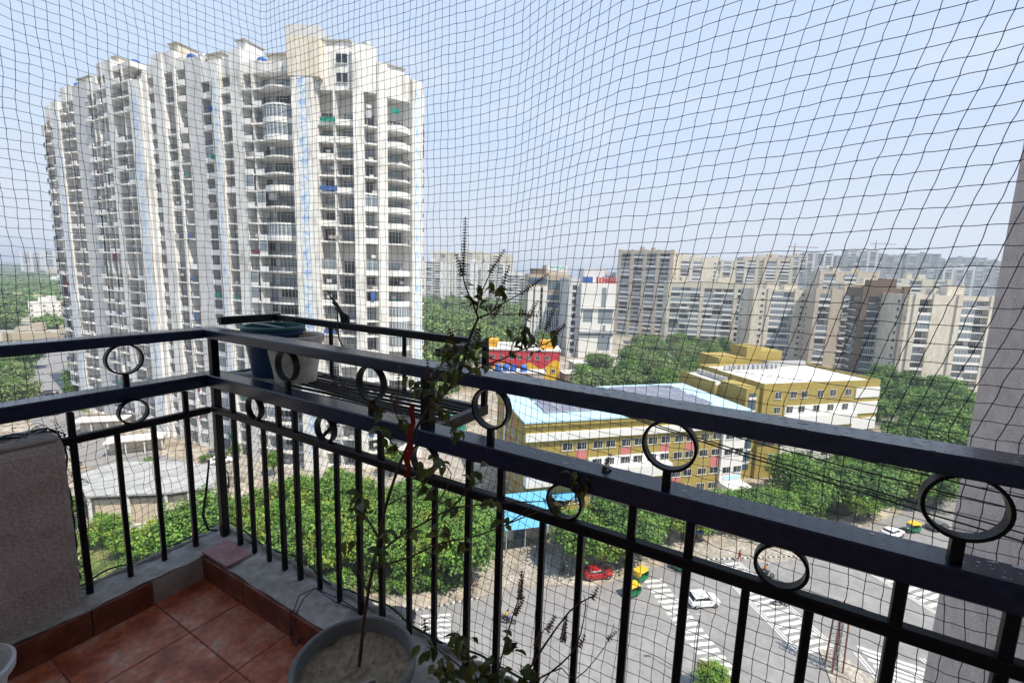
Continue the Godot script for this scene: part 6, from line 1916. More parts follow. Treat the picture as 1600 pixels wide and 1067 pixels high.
	for k in haze.size():
		var e: Array = haze[k]
		block("distant_tower", "%s faint high-rise in the haze at the far left horizon" % nth[k], Vector2(e[0], e[1]), deg_to_rad(30), e[2], 24, e[3], "PBPBPBP", "", "PBP", {"wall": "grey_wall", "back": "recess", "seed": 160 + k, "rooms": 1, "fh": 3.6}, "faint towers at the left horizon")

func merged(a: Dictionary, b: Dictionary) -> Dictionary:
	var r := a.duplicate()
	r.merge(b, true)
	return r

# ---------------------------------------------------------------- ground and roads
func sheet(called: String, pts: Array, y: float, m: Material, kind := "structure") -> MeshInstance3D:
	var poly := PackedVector2Array()
	for p in pts: poly.append(Vector2(p[0], -p[1]))
	var ids := Geometry2D.triangulate_polygon(poly)
	var mb := MB.new()
	for t in range(0, ids.size(), 3):
		var a := poly[ids[t]]; var b := poly[ids[t + 1]]; var c := poly[ids[t + 2]]
		if (b - a).cross(c - a) < 0.0:
			var w := b
			b = c; c = w
		mb.tri(Vector3(a.x, y, a.y), Vector3(b.x, y, b.y), Vector3(c.x, y, c.y))
	var o := shape(called, mb, m, self)
	o.set_meta("kind", kind)
	return o

func make_ground() -> void:
	sheet("terrain", [[-9000, -800], [9000, -800], [9000, 9500], [-9000, 9500]], -0.12, mat.country)
	sheet("ground", [[-300, -60], [220, -60], [260, 300], [-340, 330]], 0.0, mat.ground)
	sheet("road", [[-80, 20], [-80, 42], [-30, 45.0], [-12, 48.2], [-3.3, 51.1], [1.5, 53.6], [8, 54.0], [13, 54.6], [20, 58.4], [27, 60.5], [33, 61.6], [44.7, 62.5], [50, 65], [61.5, 72], [75, 78.5], [100, 88], [120, 88], [112, 68], [90, 55], [110, 40], [110, 20]], 0.012, mat.asphalt)
	sheet("traffic_island", [[32.2, 20], [33.4, 40.5], [35.2, 45.2], [37.4, 44.0], [38.6, 40.0], [38.2, 20]], 0.13, mat.pavement)
	sheet("sand_verge", [[24, 59.8], [33, 61.0], [38, 60.4], [44, 61.8], [42, 66.2], [33, 66.5], [25, 64.0]], 0.02, mat.pavement)
	sheet("forecourt", [[-3.3, 51.4], [1.6, 53.9], [9.5, 54.4], [9.0, 66], [-3.0, 66]], 0.008, mat.pavement)
	sheet("left_road", [[-60, 86], [-76, 92], [-98, 105], [-131, 129], [-184, 185], [-252, 260], [-259, 257], [-191, 180], [-137.5, 122.5], [-104, 97], [-84, 85], [-66, 80]], 0.01, mat.asphalt)
	sheet("court_road", [[-62, 84], [-40, 80], [-20, 78], [-4, 77], [-4, 81], [-14, 104], [-24, 118], [-30, 116], [-22, 100], [-13, 86], [-38, 86], [-60, 92]], 0.009, mat.pavement)
	for e in [["belt_lawn", [[-44, 52.0], [-12, 51.5], [-5, 53.4], [-4.5, 68], [-40, 72]], 0.005], ["garden_lawn", [[-80, 44], [-42, 46], [-42, 62], [-76, 63]], 0.005], ["playground_lawn", [[47, 67.5], [62, 76], [104, 92], [98, 104], [48, 84]], 0.005], ["grove_lawn", [[18, 116], [70, 120], [130, 205], [40, 210]], 0.005], ["verge_lawn", [[-120, 108], [-190, 160], [-240, 205], [-214, 236], [-150, 168], [-108, 122]], 0.005]]:
		var l := sheet(e[0], e[1], e[2], mat.lawn)
	for e in [["kerb", [-12.2, 48.35], [-3.1, 51.25], 26], ["kerb", [26.5, 60.4], [44.2, 62.4], 44]]:
		var a := Vector2(e[1][0], e[1][1]); var b := Vector2(e[2][0], e[2][1])
		var root := thing("painted_kerb", "black and white painted kerb stones along the %s" % ("belt of trees at the left" if a.x < 0 else "sandy verge at the right"), "kerb", street(a.x, a.y))
		var d := (b - a).normalized()
		var stone := MB.new()
		var L: float = a.distance_to(b) / e[3]
		stone.bevel(Vector3(0.015, 0, -0.12), Vector3(L - 0.015, 0.16, 0.12), 0.03)
		var m0 := stone.mesh(mat.kerb_white); var m1 := stone.mesh(mat.kerb_dark)
		for k in e[3]:
			put("kerb_stone", m0 if k % 2 else m1, root, Transform3D(Basis(Vector3(d.x, 0, -d.y), Vector3.UP, Vector3(d.y, 0, d.x)), street(d.x * L * k, d.y * L * k)))

# zebra crossing along a centre line; bars lie across it
func zebra(label: String, a: Vector2, b: Vector2, wa: float, wb: float, bars: int, bar_turn: float, border: bool) -> void:
	var root := thing("zebra_crossing", label, "road marking", street(a.x, a.y, 0.018), "zebra crossings of the junction")
	for k in bars:
		var t := (k + 0.5) / bars
		var c := a.lerp(b, t) - a
		var w := lerpf(wa, wb, t)
		var th := a.distance_to(b) / bars * 0.27
		var m := MB.new()
		m.xf = Transform3D(Basis(Vector3.UP, bar_turn), street(c.x, c.y))
		var n := 6
		for q in n:                                   # worn, slightly uneven edges
			var x0 := -w / 2 + w * q / n; var x1 := -w / 2 + w * (q + 1) / n
			var e0 := 0.05 * sin(q * 2.1 + k); var e1 := 0.05 * sin((q + 1) * 2.1 + k)
			m.quad(Vector3(x0, 0, -th + e0), Vector3(x1, 0, -th + e1), Vector3(x1, 0, th + e1 * 0.7), Vector3(x0, 0, th + e0 * 0.7))
		shape("bar", m, mat.road_paint, root)
	if border:
		var u := (b - a).normalized()
		var v := Vector2(u.y, -u.x)
		for s in [-1.0, 1.0]:
			for o in [0.25, 0.62]:
				var m := MB.new()
				var p0: Vector2 = v * s * (wa / 2 + o); var p1: Vector2 = (b - a) + v * s * (wb / 2 + o)
				var h := v * 0.09
				m.quad(street((p0 - h).x, (p0 - h).y), street((p1 - h).x, (p1 - h).y), street((p1 + h).x, (p1 + h).y), street((p0 + h).x, (p0 + h).y))
				shape("border_line", m, mat.road_paint, root)

func make_markings() -> void:
	zebra("zebra crossing in front of the parked rickshaws, white bars without border", Vector2(19.9, 56.2), Vector2(23.2, 41.0), 2.7, 2.9, 16, deg_to_rad(10), false)
	zebra("zebra crossing with double border lines where the motorcycle rides", Vector2(31.7, 60.3), Vector2(35.0, 44.6), 3.2, 3.8, 17, deg_to_rad(14), true)
	zebra("zebra crossing with border lines near the building wing", Vector2(53.4, 62.0), Vector2(57.0, 51.0), 4.4, 4.6, 12, deg_to_rad(20), true)
	zebra("zebra crossing at the bottom right corner by the wing", Vector2(42.5, 44.6), Vector2(42.0, 37.0), 6.0, 6.0, 9, deg_to_rad(-30), true)
	zebra("short zebra crossing at the left, beside the black car", Vector2(-8.0, 48.6), Vector2(-7.0, 42.6), 3.5, 3.5, 8, deg_to_rad(6), false)

# ---------------------------------------------------------------- vehicles
func loft(mb: MB, st: Array) -> void:      # stations [x, half width, y0, y1, shoulder half width]
	var rings := []
	for s in st:
		var r := PackedVector3Array()
		var b := minf(0.10, (s[3] - s[2]) * 0.3)
		for p in [[-s[1] * 0.92, s[2]], [-s[1], s[2] + b], [-s[1], s[3] - b * 1.2], [-s[4], s[3]], [s[4], s[3]], [s[1], s[3] - b * 1.2], [s[1], s[2] + b], [s[1] * 0.92, s[2]]]:
			r.append(Vector3(s[0], p[1], p[0]))
		rings.append(r)
	for k in rings.size() - 1:
		for q in 8:
			var t := (q + 1) % 8
			mb.quad(rings[k][q], rings[k][t], rings[k + 1][t], rings[k + 1][q])
	for q in range(1, 7):
		mb.tri(rings[0][0], rings[0][q + 1], rings[0][q])
		mb.tri(rings[-1][0], rings[-1][q], rings[-1][q + 1])

func wheel(parent: Node3D, at: Vector3, r: float, w: float) -> void:
	var t := MB.new()
	t.xf = Transform3D(Basis(Vector3.RIGHT, PI / 2), at)
	t.lathe(Vector3.ZERO, [Vector2(r * 0.62, -w / 2), Vector2(r * 0.93, -w / 2), Vector2(r, -w * 0.32), Vector2(r, w * 0.32), Vector2(r * 0.93, w / 2), Vector2(r * 0.62, w / 2)], 18)
	var o := shape("wheel", t, mat.tyre, parent)
	var h := MB.new()
	h.xf = t.xf
	h.lathe(Vector3.ZERO, [Vector2(0, -w * 0.40), Vector2(r * 0.3, -w * 0.44), Vector2(r * 0.62, -w * 0.36), Vector2(r * 0.62, w * 0.36), Vector2(r * 0.3, w * 0.44), Vector2(0, w * 0.40)], 14)
	shape("rim", h, mat.rim, o)

func car(label: String, x: float, d: float, turn: float, paint: String, tall: bool, group := "cars on the roads") -> Node3D:
	var c := thing("car", label, "car", street(x, d, 0.016), group)
	c.rotation.y = turn
	var H := 1.62 if tall else 1.46
	var m := MB.new()
	loft(m, [[-1.95, 0.70, 0.42, 0.86, 0.62], [-1.88, 0.82, 0.30, 1.00, 0.74], [-1.3, 0.88, 0.24, 1.04, 0.80], [0.75, 0.88, 0.24, 1.00, 0.80], [1.5, 0.85, 0.26, 0.92, 0.74], [1.86, 0.76, 0.32, 0.82, 0.66], [1.96, 0.62, 0.42, 0.72, 0.52]])
	shape("body", m, mat[paint], c)
	m = MB.new()
	var back := -1.72 if tall else -1.55
	loft(m, [[back, 0.70, 0.96, 1.08, 0.66], [back + 0.30, 0.76, 0.96, H - 0.09, 0.60], [0.10, 0.77, 0.96, H - 0.06, 0.61], [0.98, 0.74, 0.94, 1.02, 0.70]])
	shape("window_band", m, mat.glass, c)
	m = MB.new()
	loft(m, [[back + 0.22, 0.64, H - 0.16, H - 0.05, 0.52], [back + 0.5, 0.66, H - 0.12, H, 0.56], [-0.1, 0.66, H - 0.12, H, 0.56], [0.28, 0.62, H - 0.17, H - 0.06, 0.52]])
	shape("roof", m, mat[paint], c)
	for sd in [-1.0, 1.0]:
		for px in [[back + 0.12, 0.98, back + 0.36, H - 0.12], [-0.55, 0.98, -0.52, H - 0.10], [0.9, 0.98, 0.24, H - 0.13]]:
			m = MB.new()
			m.tube(PackedVector3Array([Vector3(px[0], px[1], sd * 0.775), Vector3(px[2], px[3], sd * 0.665)]), [0.045], 4)
			shape("pillar", m, mat[paint], c)
		part_box("headlight", mat.lamp_clear, c, Vector3(1.80, 0.62, sd * 0.62 - 0.14), Vector3(1.92, 0.76, sd * 0.62 + 0.14))
		part_box("tail_light", mat.lamp_red, c, Vector3(-1.93, 0.72, sd * 0.66 - 0.12), Vector3(-1.86, 0.96, sd * 0.66 + 0.10))
		wheel(c, Vector3(-1.22, 0.32, sd * 0.78), 0.32, 0.22)
		wheel(c, Vector3(1.22, 0.32, sd * 0.78), 0.32, 0.22)
		part_box("mirror", mat[paint], c, Vector3(0.62, 0.98, sd * 0.95 - 0.07), Vector3(0.76, 1.10, sd * 0.95 + 0.07))
	part_box("bumper", mat.tyre, c, Vector3(-1.96, 0.30, -0.7), Vector3(-1.84, 0.46, 0.7))
	return c

func rickshaw(label: String, x: float, d: float, turn: float) -> void:
	var c := thing("auto_rickshaw", label, "auto rickshaw", street(x, d, 0.016), "green and yellow auto rickshaws")
	c.rotation.y = turn
	var m := MB.new()
	loft(m, [[-1.25, 0.60, 0.34, 0.95, 0.58], [-1.1, 0.65, 0.28, 1.02, 0.62], [0.1, 0.65, 0.28, 0.62, 0.62], [0.6, 0.52, 0.30, 0.66, 0.48], [0.95, 0.36, 0.34, 1.0, 0.30], [1.22, 0.16, 0.42, 0.86, 0.12]])
	shape("body", m, mat.auto_green, c)
	m = MB.new()
	loft(m, [[-1.22, 0.58, 0.95, 1.45, 0.50], [-1.12, 0.64, 1.02, 1.66, 0.56], [-0.55, 0.64, 1.35, 1.72, 0.56], [0.45, 0.58, 1.50, 1.70, 0.52], [0.72, 0.50, 1.46, 1.60, 0.44]])
	shape("hood", m, mat.auto_yellow, c)
	m = MB.new()
	m.quad(Vector3(0.86, 0.98, -0.42), Vector3(0.70, 1.52, -0.44), Vector3(0.70, 1.52, 0.44), Vector3(0.86, 0.98, 0.42))
	shape("windscreen", m, mat.glass_pale, c)
	part_box("seat", mat.tyre, c, Vector3(-0.95, 0.62, -0.55), Vector3(-0.4, 0.80, 0.55))
	for s in [-1.0, 1.0]:
		m = MB.new()
		m.tube(PackedVector3Array([Vector3(0.86, 0.9, s * 0.44), Vector3(0.68, 1.55, s * 0.48)]), [0.03], 4)
		shape("pillar", m, mat.tyre, c)
		m = MB.new()
		m.tube(PackedVector3Array([Vector3(-0.35, 0.6, s * 0.62), Vector3(-0.4, 1.5, s * 0.60)]), [0.03], 4)
		shape("pillar", m, mat.tyre, c)
		wheel(c, Vector3(-0.78, 0.24, s * 0.56), 0.24, 0.12)
	wheel(c, Vector3(0.98, 0.24, 0), 0.24, 0.11)
	part_box("headlight", mat.lamp_clear, c, Vector3(1.16, 0.78, -0.08), Vector3(1.26, 0.94, 0.08))

func motorcycle(label: String, x: float, d: float, turn: float, paint: String) -> Node3D:
	var c := thing("motorcycle", label, "motorcycle", street(x, d, 0.016), "motorcycles on the road")
	c.rotation.y = turn
	wheel(c, Vector3(-0.64, 0.30, 0), 0.30, 0.11)
	wheel(c, Vector3(0.66, 0.30, 0), 0.30, 0.09)
	var m := MB.new()
	loft(m, [[-0.2, 0.10, 0.62, 0.84, 0.07], [0.05, 0.16, 0.58, 0.94, 0.10], [0.32, 0.13, 0.62, 0.96, 0.08], [0.42, 0.06, 0.74, 0.90, 0.04]])
	shape("tank", m, mat[paint], c)
	m = MB.new()
	loft(m, [[-0.86, 0.08, 0.76, 0.84, 0.07], [-0.6, 0.13, 0.70, 0.82, 0.11], [-0.16, 0.11, 0.68, 0.79, 0.09]])
	shape("seat", m, mat.tyre, c)
	part_box("engine", mat.iron, c, Vector3(-0.2, 0.24, -0.14), Vector3(0.24, 0.58, 0.14))
	for s in [-1.0, 1.0]:
		m = MB.new()
		m.tube(PackedVector3Array([Vector3(0.66, 0.30, s * 0.08), Vector3(0.44, 0.96, s * 0.08), Vector3(0.34, 1.02, s * 0.34)]), [0.022], 5)
		shape("fork", m, mat.rim, c)
		m = MB.new()
		m.tube(PackedVector3Array([Vector3(-0.64, 0.30, s * 0.10), Vector3(-0.15, 0.40, s * 0.13)]), [0.025], 5)
		shape("swing_arm", m, mat.iron, c)
	part_box("headlight", mat.lamp_clear, c, Vector3(0.50, 0.84, -0.08), Vector3(0.60, 1.0, 0.08))
	m = MB.new()
	m.tube(PackedVector3Array([Vector3(-0.05, 0.28, 0.16), Vector3(-0.75, 0.34, 0.17)]), [0.035, 0.05], 6)
	shape("exhaust", m, mat.rim, c)
	return c

# ---------------------------------------------------------------- people: one skin over a skeleton
# bones [a, b, radius a, radius b, colour index]; meshed as surface nets
func body(bones: Array, cols: Array, cell: float) -> ArrayMesh:
	var lo := Vector3(9, 9, 9); var hi := -lo
	for b in bones:
		for q in 2:
			var r: float = b[2 + q] + 0.05
			lo = lo.min(b[q] - Vector3(r, r, r)); hi = hi.max(b[q] + Vector3(r, r, r))
	var nx := int((hi.x - lo.x) / cell) + 2; var ny := int((hi.y - lo.y) / cell) + 2; var nz := int((hi.z - lo.z) / cell) + 2
	var f := PackedFloat32Array()
	f.resize(nx * ny * nz)
	f.fill(1.0)
	for b in bones:
		var A: Vector3 = b[0]; var B: Vector3 = b[1]
		var ab := B - A
		var l2 := maxf(ab.length_squared(), 1e-6)
		var r := maxf(b[2], b[3]) + 0.08
		var i0 := ((A.min(B) - Vector3(r, r, r) - lo) / cell).floor(); var i1 := ((A.max(B) + Vector3(r, r, r) - lo) / cell).ceil()
		for i in range(maxi(0, int(i0.x)), mini(nx, int(i1.x) + 1)):
			for j in range(maxi(0, int(i0.y)), mini(ny, int(i1.y) + 1)):
				for k in range(maxi(0, int(i0.z)), mini(nz, int(i1.z) + 1)):
					var p := lo + Vector3(i, j, k) * cell
					var t := clampf((p - A).dot(ab) / l2, 0.0, 1.0)
					var dd := (p - A - ab * t).length() - lerpf(b[2], b[3], t)
					var id := (i * ny + j) * nz + k
					var h := maxf(0.05 - absf(f[id] - dd), 0.0) / 0.05
					f[id] = minf(f[id], dd) - h * h * 0.05 * 0.25
	var vid := {}
	var verts := PackedVector3Array()
	for i in nx - 1:
		for j in ny - 1:
			for k in nz - 1:
				var s := Vector3(); var n := 0; var ins := 0
				var c8 := []
				for q in 8:
					var v := f[((i + (q & 1)) * ny + j + ((q >> 1) & 1)) * nz + k + (q >> 2)]
					c8.append(v)
					if v < 0.0: ins += 1
				if ins == 0 or ins == 8: continue
				for e in [[0, 1], [2, 3], [4, 5], [6, 7], [0, 2], [1, 3], [4, 6], [5, 7], [0, 4], [1, 5], [2, 6], [3, 7]]:
					if (c8[e[0]] < 0.0) != (c8[e[1]] < 0.0):
						var t: float = c8[e[0]] / (c8[e[0]] - c8[e[1]])
						var p0 := Vector3(e[0] & 1, (e[0] >> 1) & 1, e[0] >> 2); var p1 := Vector3(e[1] & 1, (e[1] >> 1) & 1, e[1] >> 2)
						s += p0.lerp(p1, t); n += 1
				vid[(i * ny + j) * nz + k] = verts.size()
				verts.append(lo + (Vector3(i, j, k) + s / n) * cell)
	var vc := PackedColorArray()
	for p in verts:
		var best := 9.0; var bc := 0
		for b in bones:
			var ab: Vector3 = b[1] - b[0]
			var t := clampf((p - b[0]).dot(ab) / maxf(ab.length_squared(), 1e-6), 0.0, 1.0)
			var dd: float = (p - b[0] - ab * t).length() - lerpf(b[2], b[3], t)
			if dd < best:
				best = dd; bc = b[4]
		vc.append(cols[bc])
	var mb := MB.new()
	mb.coloured = true
	for key in vid:
		var k: int = key % nz; var j: int = (key / nz) % ny; var i: int = key / (nz * ny)
		for ax in 3:
			var d := [Vector3i(1, 0, 0), Vector3i(0, 1, 0), Vector3i(0, 0, 1)][ax] as Vector3i
			var a := f[(i * ny + j) * nz + k]
			if i + d.x >= nx or j + d.y >= ny or k + d.z >= nz: continue
			var b2 := f[((i + d.x) * ny + j + d.y) * nz + k + d.z]
			if (a < 0.0) == (b2 < 0.0): continue
			var u := [Vector3i(0, 1, 0), Vector3i(0, 0, 1), Vector3i(1, 0, 0)][ax] as Vector3i
			var w := [Vector3i(0, 0, 1), Vector3i(1, 0, 0), Vector3i(0, 1, 0)][ax] as Vector3i
			var ids := []
			for o in [Vector3i.ZERO, u, u + w, w]:
				ids.append(vid.get(((i - o.x) * ny + j - o.y) * nz + k - o.z, -1))
			if -1 in ids: continue
			if a < 0.0: ids = [ids[0], ids[3], ids[2], ids[1]]
			mb.col = vc[ids[0]]
			mb.quad(verts[ids[0]], verts[ids[1]], verts[ids[2]], verts[ids[3]])
	return mb.mesh(mat.paintwork)

func hand_bones(wrist: Vector3, dir: Vector3, side: Vector3, c: int) -> Array:
	var out := [[wrist, wrist + dir * 0.07, 0.030, 0.032, c]]
	for k in 4:
		var root := wrist + dir * 0.075 + side * (k - 1.5) * 0.019
		var l: float = [0.062, 0.074, 0.070, 0.054][k]
		out.append([root, root + dir * l * 0.55 - Vector3(0, 0.006, 0), 0.010, 0.009, c])
		out.append([root + dir * l * 0.55 - Vector3(0, 0.006, 0), root + dir * l * 0.8 - Vector3(0, 0.03, 0), 0.009, 0.008, c])
	out.append([wrist + dir * 0.02 - side * 0.028, wrist + dir * 0.06 - side * 0.055, 0.012, 0.010, c])
	return out

func person(label: String, at: Vector3, turn: float, bones: Array, cols: Array) -> void:
	var o := thing("person", label, "person", at, "people on the street")
	o.rotation.y = turn
	put("body", body(bones, cols, 0.022), o)

# figure faces +x; 0 skin, 1 shirt, 2 trousers, 3 hair, 4 shoes
func head_bones(c: Vector3) -> Array:
	return [[c + Vector3(0, -0.20, 0), c + Vector3(0, -0.08, 0), 0.055, 0.055, 0], [c + Vector3(0.015, -0.05, 0), c + Vector3(0.01, 0.03, 0), 0.078, 0.092, 0], [c + Vector3(0.085, -0.045, 0), c + Vector3(0.105, -0.02, 0), 0.016, 0.014, 0], [c + Vector3(0.01, -0.02, -0.09), c + Vector3(0.0, 0.01, -0.09), 0.015, 0.018, 0], [c + Vector3(0.01, -0.02, 0.09), c + Vector3(0.0, 0.01, 0.09), 0.015, 0.018, 0], [c + Vector3(-0.03, 0.03, 0), c + Vector3(0.02, 0.06, 0), 0.092, 0.080, 3]]

func walking_bones() -> Array:
	var b := [[Vector3(0, 0.95, -0.06), Vector3(0, 0.95, 0.06), 0.13, 0.13, 2], [Vector3(0, 1.0, 0), Vector3(0.02, 1.38, 0), 0.135, 0.15, 1], [Vector3(0.02, 1.40, -0.13), Vector3(0.02, 1.40, 0.13), 0.075, 0.075, 1]]
	b += head_bones(Vector3(0.03, 1.64, 0))
	for s in [-1.0, 1.0]:
		var knee := Vector3(0.10 * s + 0.03, 0.50, 0.10 * s); var ank := Vector3(0.22 * s - 0.05, 0.09, 0.09 * s)
		b += [[Vector3(0, 0.92, 0.085 * s), knee, 0.090, 0.062, 2], [knee, ank, 0.062, 0.042, 2], [ank + Vector3(-0.04, -0.03, 0), ank + Vector3(0.15, -0.045, 0), 0.042, 0.036, 4]]
		var el := Vector3(-0.07 * s, 1.12, 0.23 * s); var wr := Vector3(-0.10 * s + 0.08, 0.88, 0.24 * s)
		b += [[Vector3(0.02, 1.40, 0.18 * s), el, 0.056, 0.045, 1], [el, wr, 0.042, 0.030, 0]]
		b += hand_bones(wr, (wr - el).normalized(), Vector3(0, 0, s).cross((wr - el).normalized()).normalized(), 0)
	return b

func riding_bones() -> Array:
	var b := [[Vector3(-0.30, 0.90, -0.06), Vector3(-0.30, 0.90, 0.06), 0.13, 0.13, 2], [Vector3(-0.30, 0.94, 0), Vector3(-0.14, 1.34, 0), 0.135, 0.15, 1], [Vector3(-0.13, 1.36, -0.13), Vector3(-0.13, 1.36, 0.13), 0.075, 0.075, 1]]
	b += head_bones(Vector3(-0.08, 1.60, 0))
	for s in [-1.0, 1.0]:
		var knee := Vector3(0.12, 0.78, 0.22 * s); var ank := Vector3(-0.08, 0.38, 0.22 * s)
		b += [[Vector3(-0.28, 0.90, 0.10 * s), knee, 0.092, 0.065, 2], [knee, ank, 0.062, 0.042, 2], [ank + Vector3(-0.05, -0.04, 0), ank + Vector3(0.14, -0.05, 0), 0.042, 0.036, 4]]
		var el := Vector3(0.04, 1.14, 0.30 * s); var wr := Vector3(0.26, 1.05, 0.34 * s)
		b += [[Vector3(-0.13, 1.36, 0.18 * s), el, 0.056, 0.045, 1], [el, wr, 0.042, 0.030, 0]]
		b += hand_bones(wr, Vector3(0.93, -0.30, 0.0).normalized(), Vector3(0, 0, s), 0)
	return b

func make_traffic() -> void:
	car("white hatchback driving between the two zebra crossings", 24.9, 51.6, deg_to_rad(8), "car_white", true)
	car("white car parked by the trees at the right, near the wing", 62.8, 68.8, deg_to_rad(24), "car_white", false)
	car("dark grey car parked beside the wing at the right", 72.6, 71.5, deg_to_rad(20), "car_grey", false)
	car("red car half hidden under the trees by the rickshaws", 12.6, 56.2, deg_to_rad(12), "car_red", false)
	car("black car waiting behind the grey pot at the left crossing", -12.0, 47.0, deg_to_rad(6), "car_black", true)
	car("white car parked in the court by the towers, nearer one", -58.5, 88.0, deg_to_rad(30), "car_white", false)
	car("silver-grey car parked in the court by the towers, farther one", -61.5, 91.5, deg_to_rad(24), "car_grey", false)
	car("dark car driving on the left road", -119, 113, deg_to_rad(38), "car_grey", false)
	car("black car farther up the left road, by the tower's corner", -137, 131, deg_to_rad(40), "car_black", false)
	car("white car at the road shelter on the left", -100, 97, deg_to_rad(42), "car_white", false)
	rickshaw("auto rickshaw at the head of the zebra crossing, nearest the trees", 16.5, 52.8, deg_to_rad(20))
	rickshaw("auto rickshaw behind the first one, under the trees", 18.4, 55.8, deg_to_rad(30))
	rickshaw("auto rickshaw parked alone right of the trees", 24.4, 58.2, deg_to_rad(150))
	rickshaw("auto rickshaw parked between the cars at the right", 67.2, 70.2, deg_to_rad(200))
	var cols := [Color(0.22, 0.12, 0.075), Color(0.45, 0.55, 0.62), Color(0.03, 0.035, 0.05), Color(0.012, 0.011, 0.01), Color(0.02, 0.02, 0.02)]
	var rides := [["motorcycle crossing the bordered zebra stripes", 34.8, 51.8, -8.0, "car_black", "rider in pale blue shirt on the motorcycle over the zebra stripes", Color(0.40, 0.52, 0.62)],
		["motorcycle by the sandy verge", 36.2, 57.6, -30.0, "car_grey", "rider in orange shirt on the motorcycle by the sandy verge", Color(0.62, 0.22, 0.06)],
		["motorcycle on the left of the road, seen between balusters", 0.6, 47.4, -12.0, "tarp_blue", "rider in yellow shirt on the motorcycle at the left", Color(0.62, 0.40, 0.03)],
		["motorcycle standing by the blue canopy", 8.0, 57.0, 70.0, "car_black", "rider in dark clothes on the motorcycle by the blue canopy", Color(0.04, 0.04, 0.05)]]
	for e in rides:
		motorcycle(e[0], e[1], e[2], deg_to_rad(e[3]), e[4])
		var c2 := cols.duplicate()
		c2[1] = e[6]
		person(e[5], street(e[1], e[2], 0.016), deg_to_rad(e[3]), riding_bones(), c2)
	var c3 := cols.duplicate()
	c3[1] = Color(0.40, 0.02, 0.02); c3[2] = Color(0.30, 0.015, 0.02)
	person("pedestrian in red walking at the edge of the sandy verge", street(33.9, 60.6, 0.02), deg_to_rad(200), walking_bones(), c3)

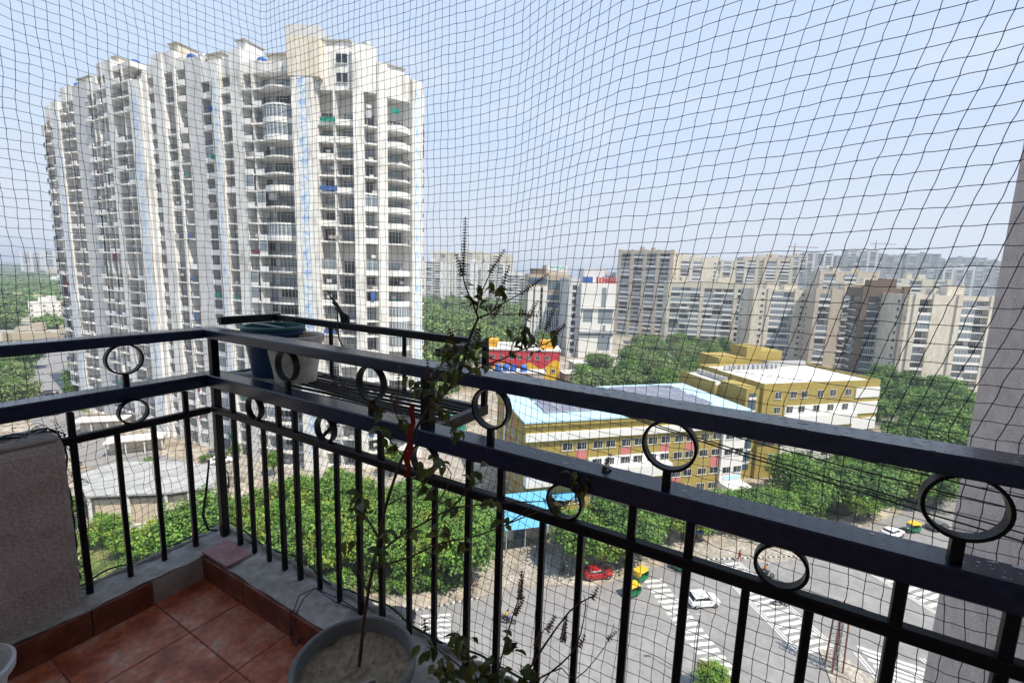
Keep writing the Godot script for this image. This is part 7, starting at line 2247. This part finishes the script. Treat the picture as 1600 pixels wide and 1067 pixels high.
func make_street_furniture() -> void:
	# lattice mast rising from the island below the railing
	var m := thing("lattice_mast", "rusty steel lattice mast rising from the island at the bottom right", "mast", street(35.0, 42.5, 0.13))
	var hgt := 7.6
	for sx in [-1.0, 1.0]:
		for sz in [-1.0, 1.0]:
			var t := MB.new()
			t.tube(PackedVector3Array([Vector3(sx * 0.55, 0, sz * 0.55), Vector3(sx * 0.42, hgt, sz * 0.42)]), [0.085], 6)
			shape("leg", t, mat.rust, m)
	for k in 9:
		var y := 0.4 + k * 0.82
		var a := lerpf(0.55, 0.42, y / hgt); var b := lerpf(0.55, 0.42, minf(1.0, (y + 0.82) / hgt))
		for q in 4:
			var r := Basis(Vector3.UP, q * PI / 2)
			var t := MB.new()
			t.tube(PackedVector3Array([r * Vector3(-a, y, a), r * Vector3(b, minf(hgt, y + 0.82), b)]), [0.04], 4)
			shape("brace", t, mat.galvanised, m)
	for k in 3:
		var t := MB.new()
		t.tube(PackedVector3Array([Vector3(-0.2 + k * 0.2, 0, 0.05 * k), Vector3(-0.2 + k * 0.2, hgt - 0.4, 0.05 * k)]), [0.09], 7)
		shape("pipe", t, mat.galvanised, m)
	var p := thing("lamp_pole", "thin dark pole standing at the bottom edge by the bright tree top", "pole", street(19.4, 40.5))
	var t2 := MB.new()
	t2.tube(PackedVector3Array([Vector3(0, 0, 0), Vector3(0.05, 7.5, 0)]), [0.07, 0.05], 7)
	shape("shaft", t2, mat.iron, p)
	part_box("lamp_head", mat.galvanised, p, Vector3(-0.5, 7.4, -0.1), Vector3(0.15, 7.52, 0.1))
	# playground tents by the school
	for e in [[70.5, 90.0, "tent_orange", "faded orange playground canopy among the trees", 2.4], [76.5, 88.5, "tent_blue", "light blue playground canopy among the trees", 3.0]]:
		var c := thing("playground_canopy", e[3], "canopy", street(e[0], e[1]))
		var q := MB.new()
		var n := 8
		for k in n:
			var a0 := TAU * k / n; var a1 := TAU * (k + 1) / n
			q.tri(Vector3(0, 5.6, 0), Vector3(cos(a1), 0, sin(a1)) * e[4] + Vector3(0, 4.3, 0), Vector3(cos(a0), 0, sin(a0)) * e[4] + Vector3(0, 4.3, 0))
		shape("cover", q, mat[e[2]], c)
		for k in 4:
			var a := TAU * (k * 2 + 0.5) / n
			part_box("post", mat.galvanised, c, Vector3(cos(a) * e[4] * 0.85 - 0.05, 0, sin(a) * e[4] * 0.85 - 0.05), Vector3(cos(a) * e[4] * 0.85 + 0.05, 4.4, sin(a) * e[4] * 0.85 + 0.05))
	var f := thing("school_fence", "low wall and fence along the road in front of the school", "fence", street(30, 66))
	for k in 14:
		var a := Vector2(10.5 + k * 2.5, 66.0 + k * 0.62) - Vector2(30, 66)
		part_box("fence_panel", mat.school_white if k % 2 else mat.tan_wall, f, Vector3(a.x, 0, -a.y - 0.1), Vector3(a.x + 2.5, 1.6, -a.y + 0.1))
	for e in [[33.5, 68.5, "blue tarpaulin stall among the trees before the school", 2.6], [29.5, 65.5, "second blue tarpaulin stall, lower and left of the first", 2.0]]:
		var c := thing("stall", e[2], "stall", street(e[0], e[1]))
		part_box("cover", mat.tarp_blue, c, Vector3(-1.6, e[3] - 0.1, -1.2), Vector3(1.6, e[3], 1.2))
		for x in [-1.5, 1.4]:
			for z in [-1.1, 1.0]: part_box("post", mat.rust, c, Vector3(x, 0, z), Vector3(x + 0.1, e[3] - 0.1, z + 0.1))

func _ready() -> void:
	rng.seed = 20240611
	var s := Vector3(sin(deg_to_rad(120.0)), 0, -cos(deg_to_rad(120.0)))
	balcony_frame = Transform3D(Basis(s, Vector3.UP, s.cross(Vector3.UP)), EYE)
	make_camera_and_light()
	make_materials()
	make_ground()
	make_balcony_shell()
	make_towers()
	make_school()
	make_roadside_sheds()
	make_middle_distance()
	make_tree_kinds()
	make_trees()
	make_markings()
	make_street_furniture()
	make_traffic()
	make_railing()
	make_rack()
	make_net()
	make_balcony_plants()
